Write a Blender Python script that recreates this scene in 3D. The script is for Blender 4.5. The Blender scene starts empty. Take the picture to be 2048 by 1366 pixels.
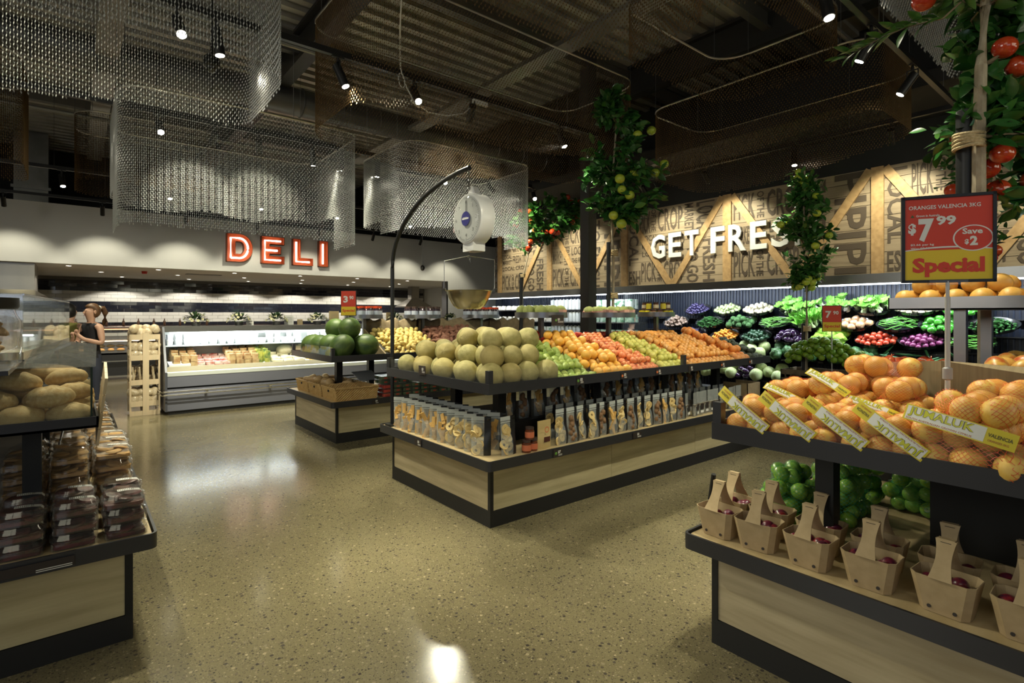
import bpy, math, random
from mathutils import Vector, Matrix, Euler
PI = math.pi
R = random.Random(7)
scene = bpy.context.scene
COL = scene.collection

# ------------------------------------------------------------------ camera
cam_d = bpy.data.cameras.new('camera'); cam = bpy.data.objects.new('camera', cam_d); COL.objects.link(cam)
cam.location = (0, 0, 1.55)
cam.rotation_euler = (PI/2, 0, math.atan2(.7760, .6307) - PI/2)
cam_d.sensor_width = 36; cam_d.lens = 36*1076/2048
cam_d.shift_y = -(683-630)/2048.0
cam_d.clip_start = .05; cam_d.clip_end = 100
scene.camera = cam

# ------------------------------------------------------------------ world, fill light, exposure
w = bpy.data.worlds.new('world'); scene.world = w; w.use_nodes = True
w.node_tree.nodes['Background'].inputs[0].default_value = (.9, .95, 1, 1)
w.node_tree.nodes['Background'].inputs[1].default_value = .03
scene.view_settings.view_transform = 'Standard'; scene.view_settings.look = 'None'
scene.view_settings.gamma = 1; scene.view_settings.use_curve_mapping = False
scene.view_settings.exposure = 0.12
try:
    scene.cycles.use_denoising = True
    scene.cycles.max_bounces = 7; scene.cycles.diffuse_bounces = 3; scene.cycles.glossy_bounces = 3
    scene.cycles.transparent_max_bounces = 24; scene.cycles.transmission_bounces = 4
    scene.cycles.sample_clamp_indirect = 4
    scene.cycles.caustics_reflective = False; scene.cycles.caustics_refractive = False
except Exception: pass
def area(loc, target, sx, sy, power, col):
    l = bpy.data.lights.new('area_light', 'AREA'); l.shape = 'RECTANGLE'; l.size = sx; l.size_y = sy
    l.energy = power; l.color = col
    o = bpy.data.objects.new('area_light', l); COL.objects.link(o); o.location = loc
    o.rotation_euler = (Vector(target)-Vector(loc)).to_track_quat('-Z', 'Y').to_euler(); return o
# daylight through the shop front behind the camera, then added fill panels for the unseen rest of the shop
area((-3.2, -4.6, 2.3), (2.2, 3, .8), 5, 2.6, 34, (.72, .82, 1))
area((-2.2, -.8, 4.6), (2.2, 3.2, 0), 3.5, 3, 38, (1, .96, .72))
area((4.2, -3.0, 2.9), (4.4, 2.5, .6), 4, 1.6, 45, (1, .96, .72))
area((-5.5, 3.2, 3.2), (3.0, 4.2, 1.6), 3, 2.2, 100, (1, .98, .86))

# ------------------------------------------------------------------ materials
MC = {}
def _n(nt, t, **kw):
    n = nt.nodes.new(t)
    for k, v in kw.items(): setattr(n, k, v)
    return n
def mat(name, col, rough=.5, metal=0, col2=None, scale=8, stretch=None, rnd=None, bump=0, bscale=40,
        coat=0, emit=0, ecol=None, lo=.35, hi=.65, detail=3, sss=0, spec=.5, trans=0):
    """principled material: colour, optional second colour by noise, optional third by object random, bump"""
    if name in MC: return MC[name]
    m = bpy.data.materials.new(name); m.use_nodes = True; nt = m.node_tree
    b = nt.nodes['Principled BSDF']; L = nt.links.new
    c = tuple(col)+(1,)
    b.inputs['Base Color'].default_value = c; b.inputs['Roughness'].default_value = rough
    b.inputs['Metallic'].default_value = metal; b.inputs['Coat Weight'].default_value = coat
    b.inputs['Coat Roughness'].default_value = .08
    b.inputs['Specular IOR Level'].default_value = spec
    m.diffuse_color = c
    out = None
    if col2 or bump:
        tc = _n(nt, 'ShaderNodeTexCoord'); mp = _n(nt, 'ShaderNodeMapping')
        L(tc.outputs['Object'], mp.inputs[0])
        if stretch: mp.inputs['Scale'].default_value = stretch
    if col2:
        nz = _n(nt, 'ShaderNodeTexNoise'); nz.inputs['Scale'].default_value = scale; nz.inputs['Detail'].default_value = detail
        L(mp.outputs[0], nz.inputs['Vector'])
        if rnd is not None or True:
            oi = _n(nt, 'ShaderNodeObjectInfo'); ad = _n(nt, 'ShaderNodeVectorMath', operation='ADD')
            L(mp.outputs[0], ad.inputs[0]); ml = _n(nt, 'ShaderNodeMath', operation='MULTIPLY'); ml.inputs[1].default_value = 37
            L(oi.outputs['Random'], ml.inputs[0]); L(ml.outputs[0], ad.inputs[1]); L(ad.outputs[0], nz.inputs['Vector'])
        cr = _n(nt, 'ShaderNodeValToRGB'); cr.color_ramp.elements[0].position = lo; cr.color_ramp.elements[1].position = hi
        cr.color_ramp.elements[0].color = c; cr.color_ramp.elements[1].color = tuple(col2)+(1,)
        L(nz.outputs[0], cr.inputs[0]); out = cr.outputs[0]
    if rnd:
        oi = _n(nt, 'ShaderNodeObjectInfo'); mx = _n(nt, 'ShaderNodeMix', data_type='RGBA')
        ml = _n(nt, 'ShaderNodeMath', operation='MULTIPLY'); ml.inputs[1].default_value = .75
        L(oi.outputs['Random'], ml.inputs[0]); L(ml.outputs[0], mx.inputs[0])
        if out: L(out, mx.inputs[6])
        else: mx.inputs[6].default_value = c
        mx.inputs[7].default_value = tuple(rnd)+(1,); out = mx.outputs[2]
    if out: L(out, b.inputs['Base Color'])
    if bump:
        n2 = _n(nt, 'ShaderNodeTexNoise'); n2.inputs['Scale'].default_value = bscale; n2.inputs['Detail'].default_value = 4
        L(mp.outputs[0], n2.inputs['Vector']); bp = _n(nt, 'ShaderNodeBump'); bp.inputs['Strength'].default_value = bump
        bp.inputs['Distance'].default_value = .01
        L(n2.outputs[0], bp.inputs['Height']); L(bp.outputs[0], b.inputs['Normal'])
    if emit:
        b.inputs['Emission Color'].default_value = tuple(ecol or col)+(1,); b.inputs['Emission Strength'].default_value = emit
    MC[name] = m; return m
def clear(name, col=(1, 1, 1), body=.08, gloss=.10, rough=.03):
    """thin clear plastic or glass sheet: transparent, a little glossy, a little milky"""
    if name in MC: return MC[name]
    m = bpy.data.materials.new(name); m.use_nodes = True; nt = m.node_tree; nt.nodes.clear(); L = nt.links.new
    o = _n(nt, 'ShaderNodeOutputMaterial'); t = _n(nt, 'ShaderNodeBsdfTransparent'); t.inputs[0].default_value = tuple(col)+(1,)
    g = _n(nt, 'ShaderNodeBsdfGlossy'); g.inputs['Roughness'].default_value = rough
    d = _n(nt, 'ShaderNodeBsdfDiffuse'); d.inputs[0].default_value = (.8, .85, .85, 1)
    fr = _n(nt, 'ShaderNodeLayerWeight'); fr.inputs[0].default_value = .5; pw = _n(nt, 'ShaderNodeMath', operation='POWER'); pw.inputs[1].default_value = 4; L(fr.outputs['Facing'], pw.inputs[0])
    a = _n(nt, 'ShaderNodeMath', operation='MULTIPLY_ADD'); a.inputs[1].default_value = .55; a.inputs[2].default_value = gloss*.5; a.use_clamp = True; L(pw.outputs[0], a.inputs[0])
    m1 = _n(nt, 'ShaderNodeMixShader'); m1.inputs[0].default_value = body; L(t.outputs[0], m1.inputs[1]); L(d.outputs[0], m1.inputs[2])
    m2 = _n(nt, 'ShaderNodeMixShader'); L(a.outputs[0], m2.inputs[0]); L(m1.outputs[0], m2.inputs[1]); L(g.outputs[0], m2.inputs[2])
    L(m2.outputs[0], o.inputs[0]); MC[name] = m; return m
def net_mat(name, col, n=46, open_=.70):
    """string net: thin crossing strands by UV, holes between them"""
    m = bpy.data.materials.new(name); m.use_nodes = True; nt = m.node_tree; nt.nodes.clear(); L = nt.links.new
    o = _n(nt, 'ShaderNodeOutputMaterial'); t = _n(nt, 'ShaderNodeBsdfTransparent'); d = _n(nt, 'ShaderNodeBsdfPrincipled')
    d.inputs['Base Color'].default_value = tuple(col)+(1,); d.inputs['Roughness'].default_value = .4
    uv = _n(nt, 'ShaderNodeUVMap'); sx = _n(nt, 'ShaderNodeSeparateXYZ'); L(uv.outputs[0], sx.inputs[0])
    outs = []
    for s in (1, -1):
        a = _n(nt, 'ShaderNodeMath', operation='MULTIPLY'); a.inputs[1].default_value = n*s; L(sx.outputs[0], a.inputs[0])
        b = _n(nt, 'ShaderNodeMath', operation='MULTIPLY_ADD'); b.inputs[1].default_value = n*.7; L(sx.outputs[1], b.inputs[0]); L(a.outputs[0], b.inputs[2])
        f = _n(nt, 'ShaderNodeMath', operation='FRACT'); L(b.outputs[0], f.inputs[0])
        g = _n(nt, 'ShaderNodeMath', operation='GREATER_THAN'); g.inputs[1].default_value = open_; L(f.outputs[0], g.inputs[0]); outs.append(g)
    mx = _n(nt, 'ShaderNodeMath', operation='MAXIMUM'); L(outs[0].outputs[0], mx.inputs[0]); L(outs[1].outputs[0], mx.inputs[1])
    ms = _n(nt, 'ShaderNodeMixShader'); L(mx.outputs[0], ms.inputs[0]); L(t.outputs[0], ms.inputs[1]); L(d.outputs[0], ms.inputs[2])
    L(ms.outputs[0], o.inputs[0]); return m

black = mat('black_steel', (.018, .019, .021), .42, .3)
blackm = mat('matt_black_paint', (.012, .012, .013), .6)
rimm = mat('dark_grey_steel_rim', (.055, .056, .066), .38, .55)
trackm = mat('black_track', (.008, .008, .009), .4)
white = mat('white_paint', (.78, .78, .77), .6)
steel = mat('stainless_steel', (.55, .55, .55), .25, 1)
steeld = mat('brushed_dark_steel', (.22, .22, .23), .35, 1)
chrome = mat('chrome', (.75, .75, .75), .12, 1)
acry = clear('clear_acrylic', body=.02, gloss=.07)
pet = clear('clear_pet_plastic', body=.03, gloss=.20, rough=.05)
film = clear('clear_pouch_film', (.94, .95, .94), body=.24, gloss=.14, rough=.14)
glass = clear('case_glass', (.96, .98, .97), body=.02, gloss=.08, rough=.02)
kraft = mat('kraft_cardboard', (.42, .31, .17), .8, 0, (.47, .35, .20), 30)
card = mat('brown_cardboard', (.28, .21, .12), .8, 0, (.34, .26, .15), 20)
paper = mat('white_paper', (.8, .8, .78), .6)
wood = mat('light_oak_laminate', (.42, .355, .205), .42, 0, (.60, .53, .33), 1.6, (1.2, 1.2, 14), lo=.3, hi=.7, detail=6)
woodtop = mat('oak_shelf_top', (.50, .38, .20), .45, 0, (.60, .47, .27), 2, (1.5, 9, 1), detail=5)
pine = mat('raw_pine', (.66, .54, .36), .6, 0, (.72, .57, .38), 3, (9, 9, 1.5))
beam = mat('honey_oak_beam', (.40, .25, .11), .55, 0, (.52, .34, .16), 3, (1, 6, 6), detail=5)
plankm = mat('weathered_plank', (.25, .19, .12), .6, 0, (.37, .29, .19), 2.2, (1, 1.2, 16), detail=6, rnd=(.33, .255, .165))
inkm = mat('dark_brown_print', (.085, .062, .042), .7)
silver = mat('silver_chain', (.66, .67, .66), .28, .8)
gold = mat('bronze_chain', (.17, .105, .045), .36, .8)
tagm = mat('dark_ticket', (.03, .022, .02), .5)
red = mat('sign_red', (.66, .048, .018), .45)
yellow = mat('sign_yellow', (.80, .58, .02), .45)
tilew = mat('white_glazed_tile', (.72, .71, .66), .07, coat=.5, rnd=(.60, .59, .55))
tileb = mat('black_glazed_tile', (.010, .011, .018), .06, coat=.6, rnd=(.02, .022, .035))
leafm = mat('glossy_leaf', (.022, .10, .020), .28, 0, rnd=(.06, .20, .03), coat=.25)
leafm2 = mat('bright_leaf', (.05, .16, .03), .3, 0, rnd=(.10, .26, .05))
bark = mat('pale_bark', (.42, .36, .26), .8, 0, (.27, .22, .15), 12, (2, 2, 1), bump=.3)
twigm = mat('brown_twig', (.20, .15, .09), .8)
ropem = mat('sisal_rope', (.62, .50, .30), .9, 0, (.45, .35, .19), 90, bump=.5, bscale=200)
lampm = mat('lit_lamp_lens', (1, 1, 1), .3, emit=60, ecol=(1, .93, .72))
ledm = mat('white_led_strip', (1, 1, 1), .3, emit=7, ecol=(.85, .93, 1))
downm = mat('lit_downlight', (1, 1, 1), .3, emit=14, ecol=(1, .93, .78))

# ------------------------------------------------------------------ mesh helpers
def smooth_angle(me, ang=35):
    me.polygons.foreach_set('use_smooth', [True]*len(me.polygons))
    if ang < 179: me.set_sharp_from_angle(angle=math.radians(ang))
class MB:
    def __init__(s): s.v = []; s.f = []; s.m = []
    def add(s, V, F, mi=0, M=None):
        o = len(s.v)
        s.v += [tuple(M @ Vector(p)) for p in V] if M is not None else [tuple(p) for p in V]
        s.f += [tuple(i+o for i in f) for f in F]; s.m += [mi]*len(F); return s
    def box(s, x0, x1, y0, y1, z0, z1, mi=0, M=None):
        V = [(x, y, z) for x in (x0, x1) for y in (y0, y1) for z in (z0, z1)]
        return s.add(V, [(0, 1, 3, 2), (4, 6, 7, 5), (0, 4, 5, 1), (2, 3, 7, 6), (0, 2, 6, 4), (1, 5, 7, 3)], mi, M)
    def rbox(s, x0, x1, y0, y1, z0, z1, r, mi=0, M=None, seg=3):
        """box with rounded vertical corners"""
        pts = []
        for cx, cy, a0 in ((x1-r, y1-r, 0), (x0+r, y1-r, 90), (x0+r, y0+r, 180), (x1-r, y0+r, 270)):
            for k in range(seg+1):
                a = math.radians(a0+90*k/seg); pts.append((cx+r*math.cos(a), cy+r*math.sin(a)))
        return s.prism(pts, z0, z1, mi, M)
    def prism(s, pts, z0, z1, mi=0, M=None):
        n = len(pts); V = [(x, y, z0) for x, y in pts]+[(x, y, z1) for x, y in pts]
        F = [(i, (i+1) % n, n+(i+1) % n, n+i) for i in range(n)]+[tuple(range(n-1, -1, -1)), tuple(range(n, 2*n))]
        return s.add(V, F, mi, M)
    def lathe(s, prof, seg=16, mi=0, M=None, cap=True):
        V = []; F = []; n = len(prof)
        for r, z in prof:
            for k in range(seg):
                a = 2*PI*k/seg; V.append((r*math.cos(a), r*math.sin(a), z))
        for i in range(n-1):
            for k in range(seg):
                k2 = (k+1) % seg; a0 = prof[i][0] < 1e-4; a1 = prof[i+1][0] < 1e-4
                if a0 and a1: continue
                F.append((i*seg, (i+1)*seg+k2, (i+1)*seg+k) if a0 else (i*seg+k, i*seg+k2, (i+1)*seg) if a1 else (i*seg+k, i*seg+k2, (i+1)*seg+k2, (i+1)*seg+k))
        if cap and prof[0][0] > 1e-4: F.append(tuple(range(seg-1, -1, -1)))
        if cap and prof[-1][0] > 1e-4 and not (n == 2 and prof[0][0] < 1e-4): F.append(tuple((n-1)*seg+k for k in range(seg)))
        return s.add(V, F, mi, M)
    def tube(s, pts, rad, seg=8, mi=0, M=None, cap=True):
        pts = [Vector(p) for p in pts]; n = len(pts); V = []; F = []
        rads = rad if isinstance(rad, (list, tuple)) else [rad]*n
        up = Vector((0, 0, 1))
        for i, p in enumerate(pts):
            t = (pts[min(i+1, n-1)]-pts[max(i-1, 0)]).normalized()
            a = t.cross(up)
            if a.length < .05: a = t.cross(Vector((1, 0, 0)))
            a.normalize(); b = t.cross(a)
            for k in range(seg):
                g = 2*PI*k/seg; V.append(p+(a*math.cos(g)+b*math.sin(g))*rads[i])
        for i in range(n-1):
            for k in range(seg):
                k2 = (k+1) % seg; F.append((i*seg+k, (i+1)*seg+k, (i+1)*seg+k2, i*seg+k2))
        if cap: F += [tuple(range(seg)), tuple((n-1)*seg+k for k in range(seg-1, -1, -1))]
        return s.add(V, F, mi, M)
    def ball(s, c, rx, ry=None, rz=None, seg=12, rings=8, mi=0, M=None, fn=None):
        ry = ry or rx; rz = rz or rx; V = [(0, 0, rz)]; F = []
        for i in range(1, rings):
            t = PI*i/rings
            for k in range(seg):
                a = 2*PI*k/seg; V.append((rx*math.sin(t)*math.cos(a), ry*math.sin(t)*math.sin(a), rz*math.cos(t)))
        V.append((0, 0, -rz)); last = len(V)-1
        for k in range(seg):
            k2 = (k+1) % seg
            F.append((0, 1+k, 1+k2)); F.append((last, last-seg+k2, last-seg+k))
            for i in range(rings-2): F.append((1+i*seg+k, 1+(i+1)*seg+k, 1+(i+1)*seg+k2, 1+i*seg+k2))
        if fn: V = [fn(Vector(p)) for p in V]
        V = [Vector(p)+Vector(c) for p in V]
        return s.add(V, F, mi, M)
    def mesh(s, name, mats, ang=35):
        me = bpy.data.meshes.new(name); me.from_pydata(s.v, [], s.f)
        for m in (mats if isinstance(mats, (list, tuple)) else [mats]): me.materials.append(m)
        if len(me.materials) > 1: me.polygons.foreach_set('material_index', s.m)
        if ang: smooth_angle(me, ang)
        me.update(); return me
def ob(name, me, parent=None, loc=(0, 0, 0), rot=(0, 0, 0), sc=None, **kw):
    if isinstance(me, MB): me = me.mesh(name, kw.pop('mats'), kw.pop('ang', 35))
    o = bpy.data.objects.new(name, me); COL.objects.link(o)
    o.location = loc; o.rotation_euler = rot
    if sc is not None: o.scale = sc if isinstance(sc, (tuple, list)) else (sc, sc, sc)
    if parent is not None: o.parent = parent
    for k, v in kw.items(): o[k] = v
    return o
def thing(name, label, cat, loc=(0, 0, 0), rot=(0, 0, 0), group=None, sc=None):
    return ob(name, None, None, loc, rot, sc, label=label, category=cat, **({'group': group} if group else {}))
def struct(name, mb, mats, parent=None, ang=35, **kw):
    if parent is None: kw['kind'] = 'structure'
    return ob(name, mb, parent, mats=mats, ang=ang, **kw)
def T(x, y, z): return Matrix.Translation((x, y, z))
def rot(a, ax): return Matrix.Rotation(a, 4, ax)
ORD = ['first', 'second', 'third', 'fourth', 'fifth', 'sixth', 'seventh', 'eighth', 'ninth', 'tenth', 'eleventh', 'twelfth', 'thirteenth', 'fourteenth', 'fifteenth', 'sixteenth', 'seventeenth']
RXY = lambda: (R.uniform(-PI, PI), R.uniform(-PI, PI), R.uniform(-PI, PI))

# text outlines (Blender's own built-in font)
TXT = {}
def text2d(s, bold=.0):
    key = (s, bold)
    if key in TXT: return TXT[key]
    cu = bpy.data.curves.new('t', 'FONT'); cu.body = s; cu.resolution_u = 2; cu.offset = bold; cu.size = 1; cu.fill_mode = 'FRONT'
    o = bpy.data.objects.new('t', cu); COL.objects.link(o)
    dg = bpy.context.evaluated_depsgraph_get(); me = o.evaluated_get(dg).to_mesh()
    V = [tuple(v.co[:2]) for v in me.vertices]; F = [tuple(p.vertices) for p in me.polygons]
    o.evaluated_get(dg).to_mesh_clear(); COL.objects.unlink(o); bpy.data.objects.remove(o); bpy.data.curves.remove(cu)
    xs = [p[0] for p in V] or [0]; ys = [p[1] for p in V] or [0]
    x0, x1, y0, y1 = min(xs), max(xs), min(ys), max(ys)
    V = [((x-x0)/max(x1-x0, 1e-6), (y-y0)/max(y1-y0, 1e-6)) for x, y in V]
    TXT[key] = (V, F, (x1-x0)/max(y1-y0, 1e-6)); return TXT[key]
def put_text(mb, s, o, u, v, w=None, h=.1, bold=.02, mi=0, thick=0, fn=None):
    """text with lower-left corner o, along unit vectors u (right) and v (up); w x h metres"""
    V, F, asp = text2d(s, bold)
    if w is None: w = h*asp
    o = Vector(o); u = Vector(u); v = Vector(v); n = u.cross(v)
    P = [o+u*(x*w)+v*(y*h) for x, y in V]
    if fn: P = [fn(p) for p in P]
    if not thick: mb.add(P, F, mi)
    else:
        k = len(P); Q = [p+n*thick for p in P]
        from collections import Counter
        c = Counter()
        for f in F:
            for i in range(len(f)):
                a, b = f[i], f[(i+1) % len(f)]; c[(a, b)] += 1
        side = [(a, b, b+k, a+k) for (a, b) in c if (b, a) not in c]
        mb.add(P+Q, [tuple(i+k for i in f) for f in F]+side, mi)
    return w
# ================================================================== SETTING
# ---- floor: polished concrete with exposed stone
def floor_mat():
    m = bpy.data.materials.new('polished_aggregate_concrete'); m.use_nodes = True; nt = m.node_tree; b = nt.nodes['Principled BSDF']; L = nt.links.new
    tc = _n(nt, 'ShaderNodeTexCoord')
    def ramp(src, pts):
        r = _n(nt, 'ShaderNodeValToRGB'); e = r.color_ramp.elements
        while len(e) < len(pts): e.new(.5)
        for i, (p, c) in enumerate(pts): e[i].position = p; e[i].color = tuple(c)+(1,)
        L(src, r.inputs[0]); return r.outputs[0]
    def mix(f, a, c):
        x = _n(nt, 'ShaderNodeMix', data_type='RGBA')
        if isinstance(f, float): x.inputs[0].default_value = f
        else: L(f, x.inputs[0])
        for s, i in ((a, 6), (c, 7)):
            if isinstance(s, tuple): x.inputs[i].default_value = s+(1,)
            else: L(s, x.inputs[i])
        return x.outputs[2]
    nz = _n(nt, 'ShaderNodeTexNoise'); nz.inputs['Scale'].default_value = .7; nz.inputs['Detail'].default_value = 5; L(tc.outputs['Object'], nz.inputs[0])
    base = ramp(nz.outputs[0], [(.3, (.165, .140, .078)), (.7, (.225, .195, .112))])
    out = base
    for sc, thr, pal in ((150, .36, [(0, (.05, .045, .035)), (.35, (.12, .10, .07)), (.55, (.28, .23, .13)), (.8, (.09, .078, .055)), (1, (.34, .29, .18))]),
                         (85, .60, [(0, (.04, .037, .03)), (.35, (.11, .09, .06)), (.6, (.32, .26, .15)), (.8, (.08, .07, .05)), (1, (.40, .34, .22))]),
                         (46, .82, [(0, (.045, .04, .035)), (.5, (.10, .085, .065)), (.75, (.40, .33, .20)), (1, (.06, .05, .04))])):
        vo = _n(nt, 'ShaderNodeTexVoronoi'); vo.inputs['Scale'].default_value = sc; L(tc.outputs['Object'], vo.inputs[0])
        sp = _n(nt, 'ShaderNodeSeparateColor'); L(vo.outputs['Color'], sp.inputs[0])
        colr = ramp(sp.outputs[1], pal)
        a = _n(nt, 'ShaderNodeMath', operation='GREATER_THAN'); a.inputs[1].default_value = thr; L(sp.outputs[0], a.inputs[0])
        d = _n(nt, 'ShaderNodeMath', operation='LESS_THAN'); d.inputs[1].default_value = .38; L(vo.outputs['Distance'], d.inputs[0])
        q = _n(nt, 'ShaderNodeMath', operation='MULTIPLY'); L(a.outputs[0], q.inputs[0]); L(d.outputs[0], q.inputs[1])
        out = mix(q.outputs[0], out, colr)
    L(out, b.inputs['Base Color']); b.inputs['Roughness'].default_value = .22
    n3 = _n(nt, 'ShaderNodeTexNoise'); n3.inputs['Scale'].default_value = 3; L(tc.outputs['Object'], n3.inputs[0])
    mr = _n(nt, 'ShaderNodeMapRange'); mr.inputs[3].default_value = .11; mr.inputs[4].default_value = .21; L(n3.outputs[0], mr.inputs[0]); L(mr.outputs[0], b.inputs['Roughness'])
    return m
struct('floor', MB().box(-8.5, 11.5, -6.5, 19.5, -.1, 0), floor_mat())
# ---- outer walls
wallg = mat('pale_grey_wall', (.62, .62, .60), .7)
darkc = mat('dark_painted_wall', (.018, .018, .018), .8)
struct('wall_left', MB().box(-8.5, -8.4, -6.5, 19.5, 0, 5.4), wallg)
struct('wall_back', MB().box(-8.5, 11.5, -6.5, -6.4, 0, 5.4), wallg)
# deli bulkhead: white upper wall over the open counter, with soffit and full-height return at the right
BY = 14.0; BX = 8.84
struct('wall_front', MB().box(-8.4, BX, BY, BY+.25, 2.577, 3.765).box(BX, 10.9, BY, BY+.25, 0, 3.765), mat('white_bulkhead', (.80, .79, .79), .75))
struct('trim_1', MB().box(BX-.05, BX, BY-.02, BY+.25, 0, 2.577), steeld)
struct('wall_upper', MB().box(-8.4, 11.4, 16.2, 16.3, 2.8, 5.4), darkc)
struct('ceiling_deli', MB().box(-8.4, 11.4, BY+.25, 19.3, 2.6, 2.7), mat('soffit_paint', (.70, .69, .66), .6))
struct('wall_far_right', MB().box(11.4, 11.5, -6.4, 19.5, 0, 5.4), darkc)
struct('wall_deli_side', MB().box(10.9, 11.0, 13.9, 19.3, 0, 3.7), white)
# ---- back wall of the deli in black and white glazed tile: every tile a piece
wd = struct('wall_deli', MB().box(-8.4, 11.4, 19.0, 19.3, 0, 2.6), mat('grout', (.22, .21, .20), .8))
TW, TH = .30, .098
tm = {0: MB().box(0, TW-.006, -.012, .01, 0, TH-.006).mesh('brick', tileb, 0), 1: MB().box(0, TW-.006, -.012, .01, 0, TH-.006).mesh('brick', tilew, 0)}
rows = 16; tiles = []
for r in range(rows):
    z = 2.52-TH*(r+1); band = r//3
    isw = band % 2
    for c in range(56):
        x = -5.2+c*TW+(TW/2 if r % 2 else 0)
        if x > 10.6: continue
        tiles.append((abs(x+.5)+(0 if z > 1.2 else 9), x, z, isw))
tiles.sort()
far = {0: MB(), 1: MB()}
for i, (q, x, z, isw) in enumerate(tiles):
    y = 19.0+R.uniform(-.002, .004); tl = (R.uniform(-.018, .018), 0, R.uniform(-.008, .008))
    if i < 300: ob('brick', tm[isw], wd, (x, y, z), tl)
    else: far[isw].box(0, TW-.006, -.012, .01, 0, TH-.006, 0, T(x, y, z) @ rot(tl[0], 'X') @ rot(tl[2], 'Z'))
ob('brick_course', far[0], wd, mats=tileb, ang=0, kind='stuff'); ob('brick_course', far[1], wd, mats=tilew, ang=0, kind='stuff')
# ---- right wall above the fridges: printed planks and timber braces
WX = 8.05; WZ0, WZ1 = 2.045, 3.46
struct('wall_right', MB().box(WX+.05, WX+.2, -6.4, 10.45, 0, 5.4), darkc)
wr = struct('wall_right_panel', MB().box(WX+.02, WX+.05, -3.2, 10.42, WZ0, WZ1), blackm)
PH = .157; pl = MB().box(-.018, .0, -1.03, 1.03, .003, PH-.003).mesh('plank', plankm, 0)
ys = [10.65-2.06*k for k in range(7)]
for k in range(6):
    yc = ys[k]-1.03
    for r in range(9):
        if k == 0:
            ob('plank', pl, wr, (WX+.02+R.uniform(0, .004), yc-.11, WZ0+r*PH), (0, 0, 0), (1, .89, 1))
        else: ob('plank', pl, wr, (WX+.02+R.uniform(0, .004), yc, WZ0+r*PH), (0, 0, 0), (1, .997, 1))
U = Vector((0, -1, 0)); V3 = Vector((0, 0, 1)); tx = WX-.003
for k in range(6):
    mb = MB(); Y = ys[k]
    def at(a, z): return (tx, Y-a, WZ0+z)
    def horiz(s, a, z, w_, h_): put_text(mb, s, at(a, z), U, V3, w_, h_, .018)
    def vert(s, a, z, w_, h_):   # rotated, reading downwards; column a..a+w_, from z up h_
        put_text(mb, s, (tx, Y-a, WZ0+z+h_), -V3, U, h_, w_, .018)
    if k % 2 == 0:
        vert('LOCAL', .10, .42, .22, .95); horiz('ESH', .10, .06, .26, .26)
        horiz('PICK', .36, .98, .22, .40); vert('OF THE', .60, 1.0, .10, .40); horiz('CROP', .74, .98, .50, .40)
        for q, s in enumerate(('LOCAL', 'MARKET')): horiz(s, .40, .84-.13*q, .34, .10)
        vert('MARKET', 1.28, .95, .17, .44); horiz('FRESH TO', .78, .72, .5, .18); horiz('LOCAL CROP', .40, .56, .86, .10)
        horiz('PICK', .38, .10, .33, .36); vert('OF THE', .73, .10, .09, .36); horiz('CROP', .86, .10, .42, .36)
        vert('TO GO', 1.32, .06, .22, .62); vert('FRESH', 1.62, .06, .22, .70); vert('LOCAL', 1.5, .86, .34, .52)
    else:
        horiz('PICK', .10, .98, .34, .40); vert('OF THE', .47, .98, .11, .40); horiz('CROP', .62, .98, .52, .40)
        horiz('MARKET', .10, .60, .30, .28); vert('FRESH', .44, .56, .16, .38); horiz('LOCAL', .66, .74, .42, .18); horiz('THE FRESH', .66, .58, .42, .11)
        horiz('PICK', .10, .10, .34, .40); vert('OF THE', .46, .10, .11, .40); horiz('CROP', .62, .10, .46, .40)
        vert('TO FRESH', 1.18, .06, .26, 1.32); vert('PIPIPI', 1.55, .06, .38, 1.34)
    ob('printed_lettering', mb, wr, mats=inkm, ang=0)
bm_v = MB().box(-.03, .0, -.07, .07, 0, WZ1-WZ0).mesh('timber_brace', beam, 0)
dl = math.hypot(.93, WZ1-WZ0-.05)
bm_d = MB().box(-.026, .0, -.055, .055, -dl/2, dl/2).mesh('timber_brace', beam, 0)
for k in range(7):
    if k: ob('timber_brace', bm_v, wr, (WX-.002, ys[k], WZ0))
    if k < 6:
        a = math.atan2(.93, WZ1-WZ0-.05)
        for s in (1, -1):
            if k == 0 and s == 1: continue
            ob('timber_brace', bm_d, wr, (WX-.002, ys[k]-1.03+s*.485, (WZ0+WZ1)/2), (s*-a, 0, 0))
ob('timber_brace', bm_v, wr, (WX-.002, 10.36, WZ0))
# GET FRESH: raised white letters, each its own sign letter
xs = 5.90; tot = 2.84; sc_ = []
word = 'GET FRESH'; wid = {'G': 1.0, 'E': .86, 'T': .88, ' ': .42, 'F': .82, 'R': .96, 'S': .92, 'H': .98}
su = sum(wid[c] for c in word)
a = 0
for c in word:
    wc = wid[c]/su*tot
    if c != ' ':
        mb = MB(); put_text(mb, c, (WX-.06, xs-a, 2.545), U, V3, wc*.84, .42, .02, thick=.0); 
        mb2 = MB(); put_text(mb2, c, (0, 0, 0), U, V3, wc*.80, .42, .022, thick=.03)
        o = ob('sign_letter', mb2, None, (WX-.03, xs-a, 2.545), mats=mat('white_sign_letter', (.82, .83, .80), .4), ang=0,
               label="raised white letter %s of the sign on the plank wall" % (c if c != 'E' else ('E of the first word' if a < tot*.3 else 'E of the second word')), category='sign letter')
    a += wc
# ---- refrigerated wall below the planks
fr = struct('trim_2', MB().box(7.45, WX+.02, -3.2, 10.75, 1.955, 2.045), mat('fridge_canopy', (.16, .165, .17), .3, .6))
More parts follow.
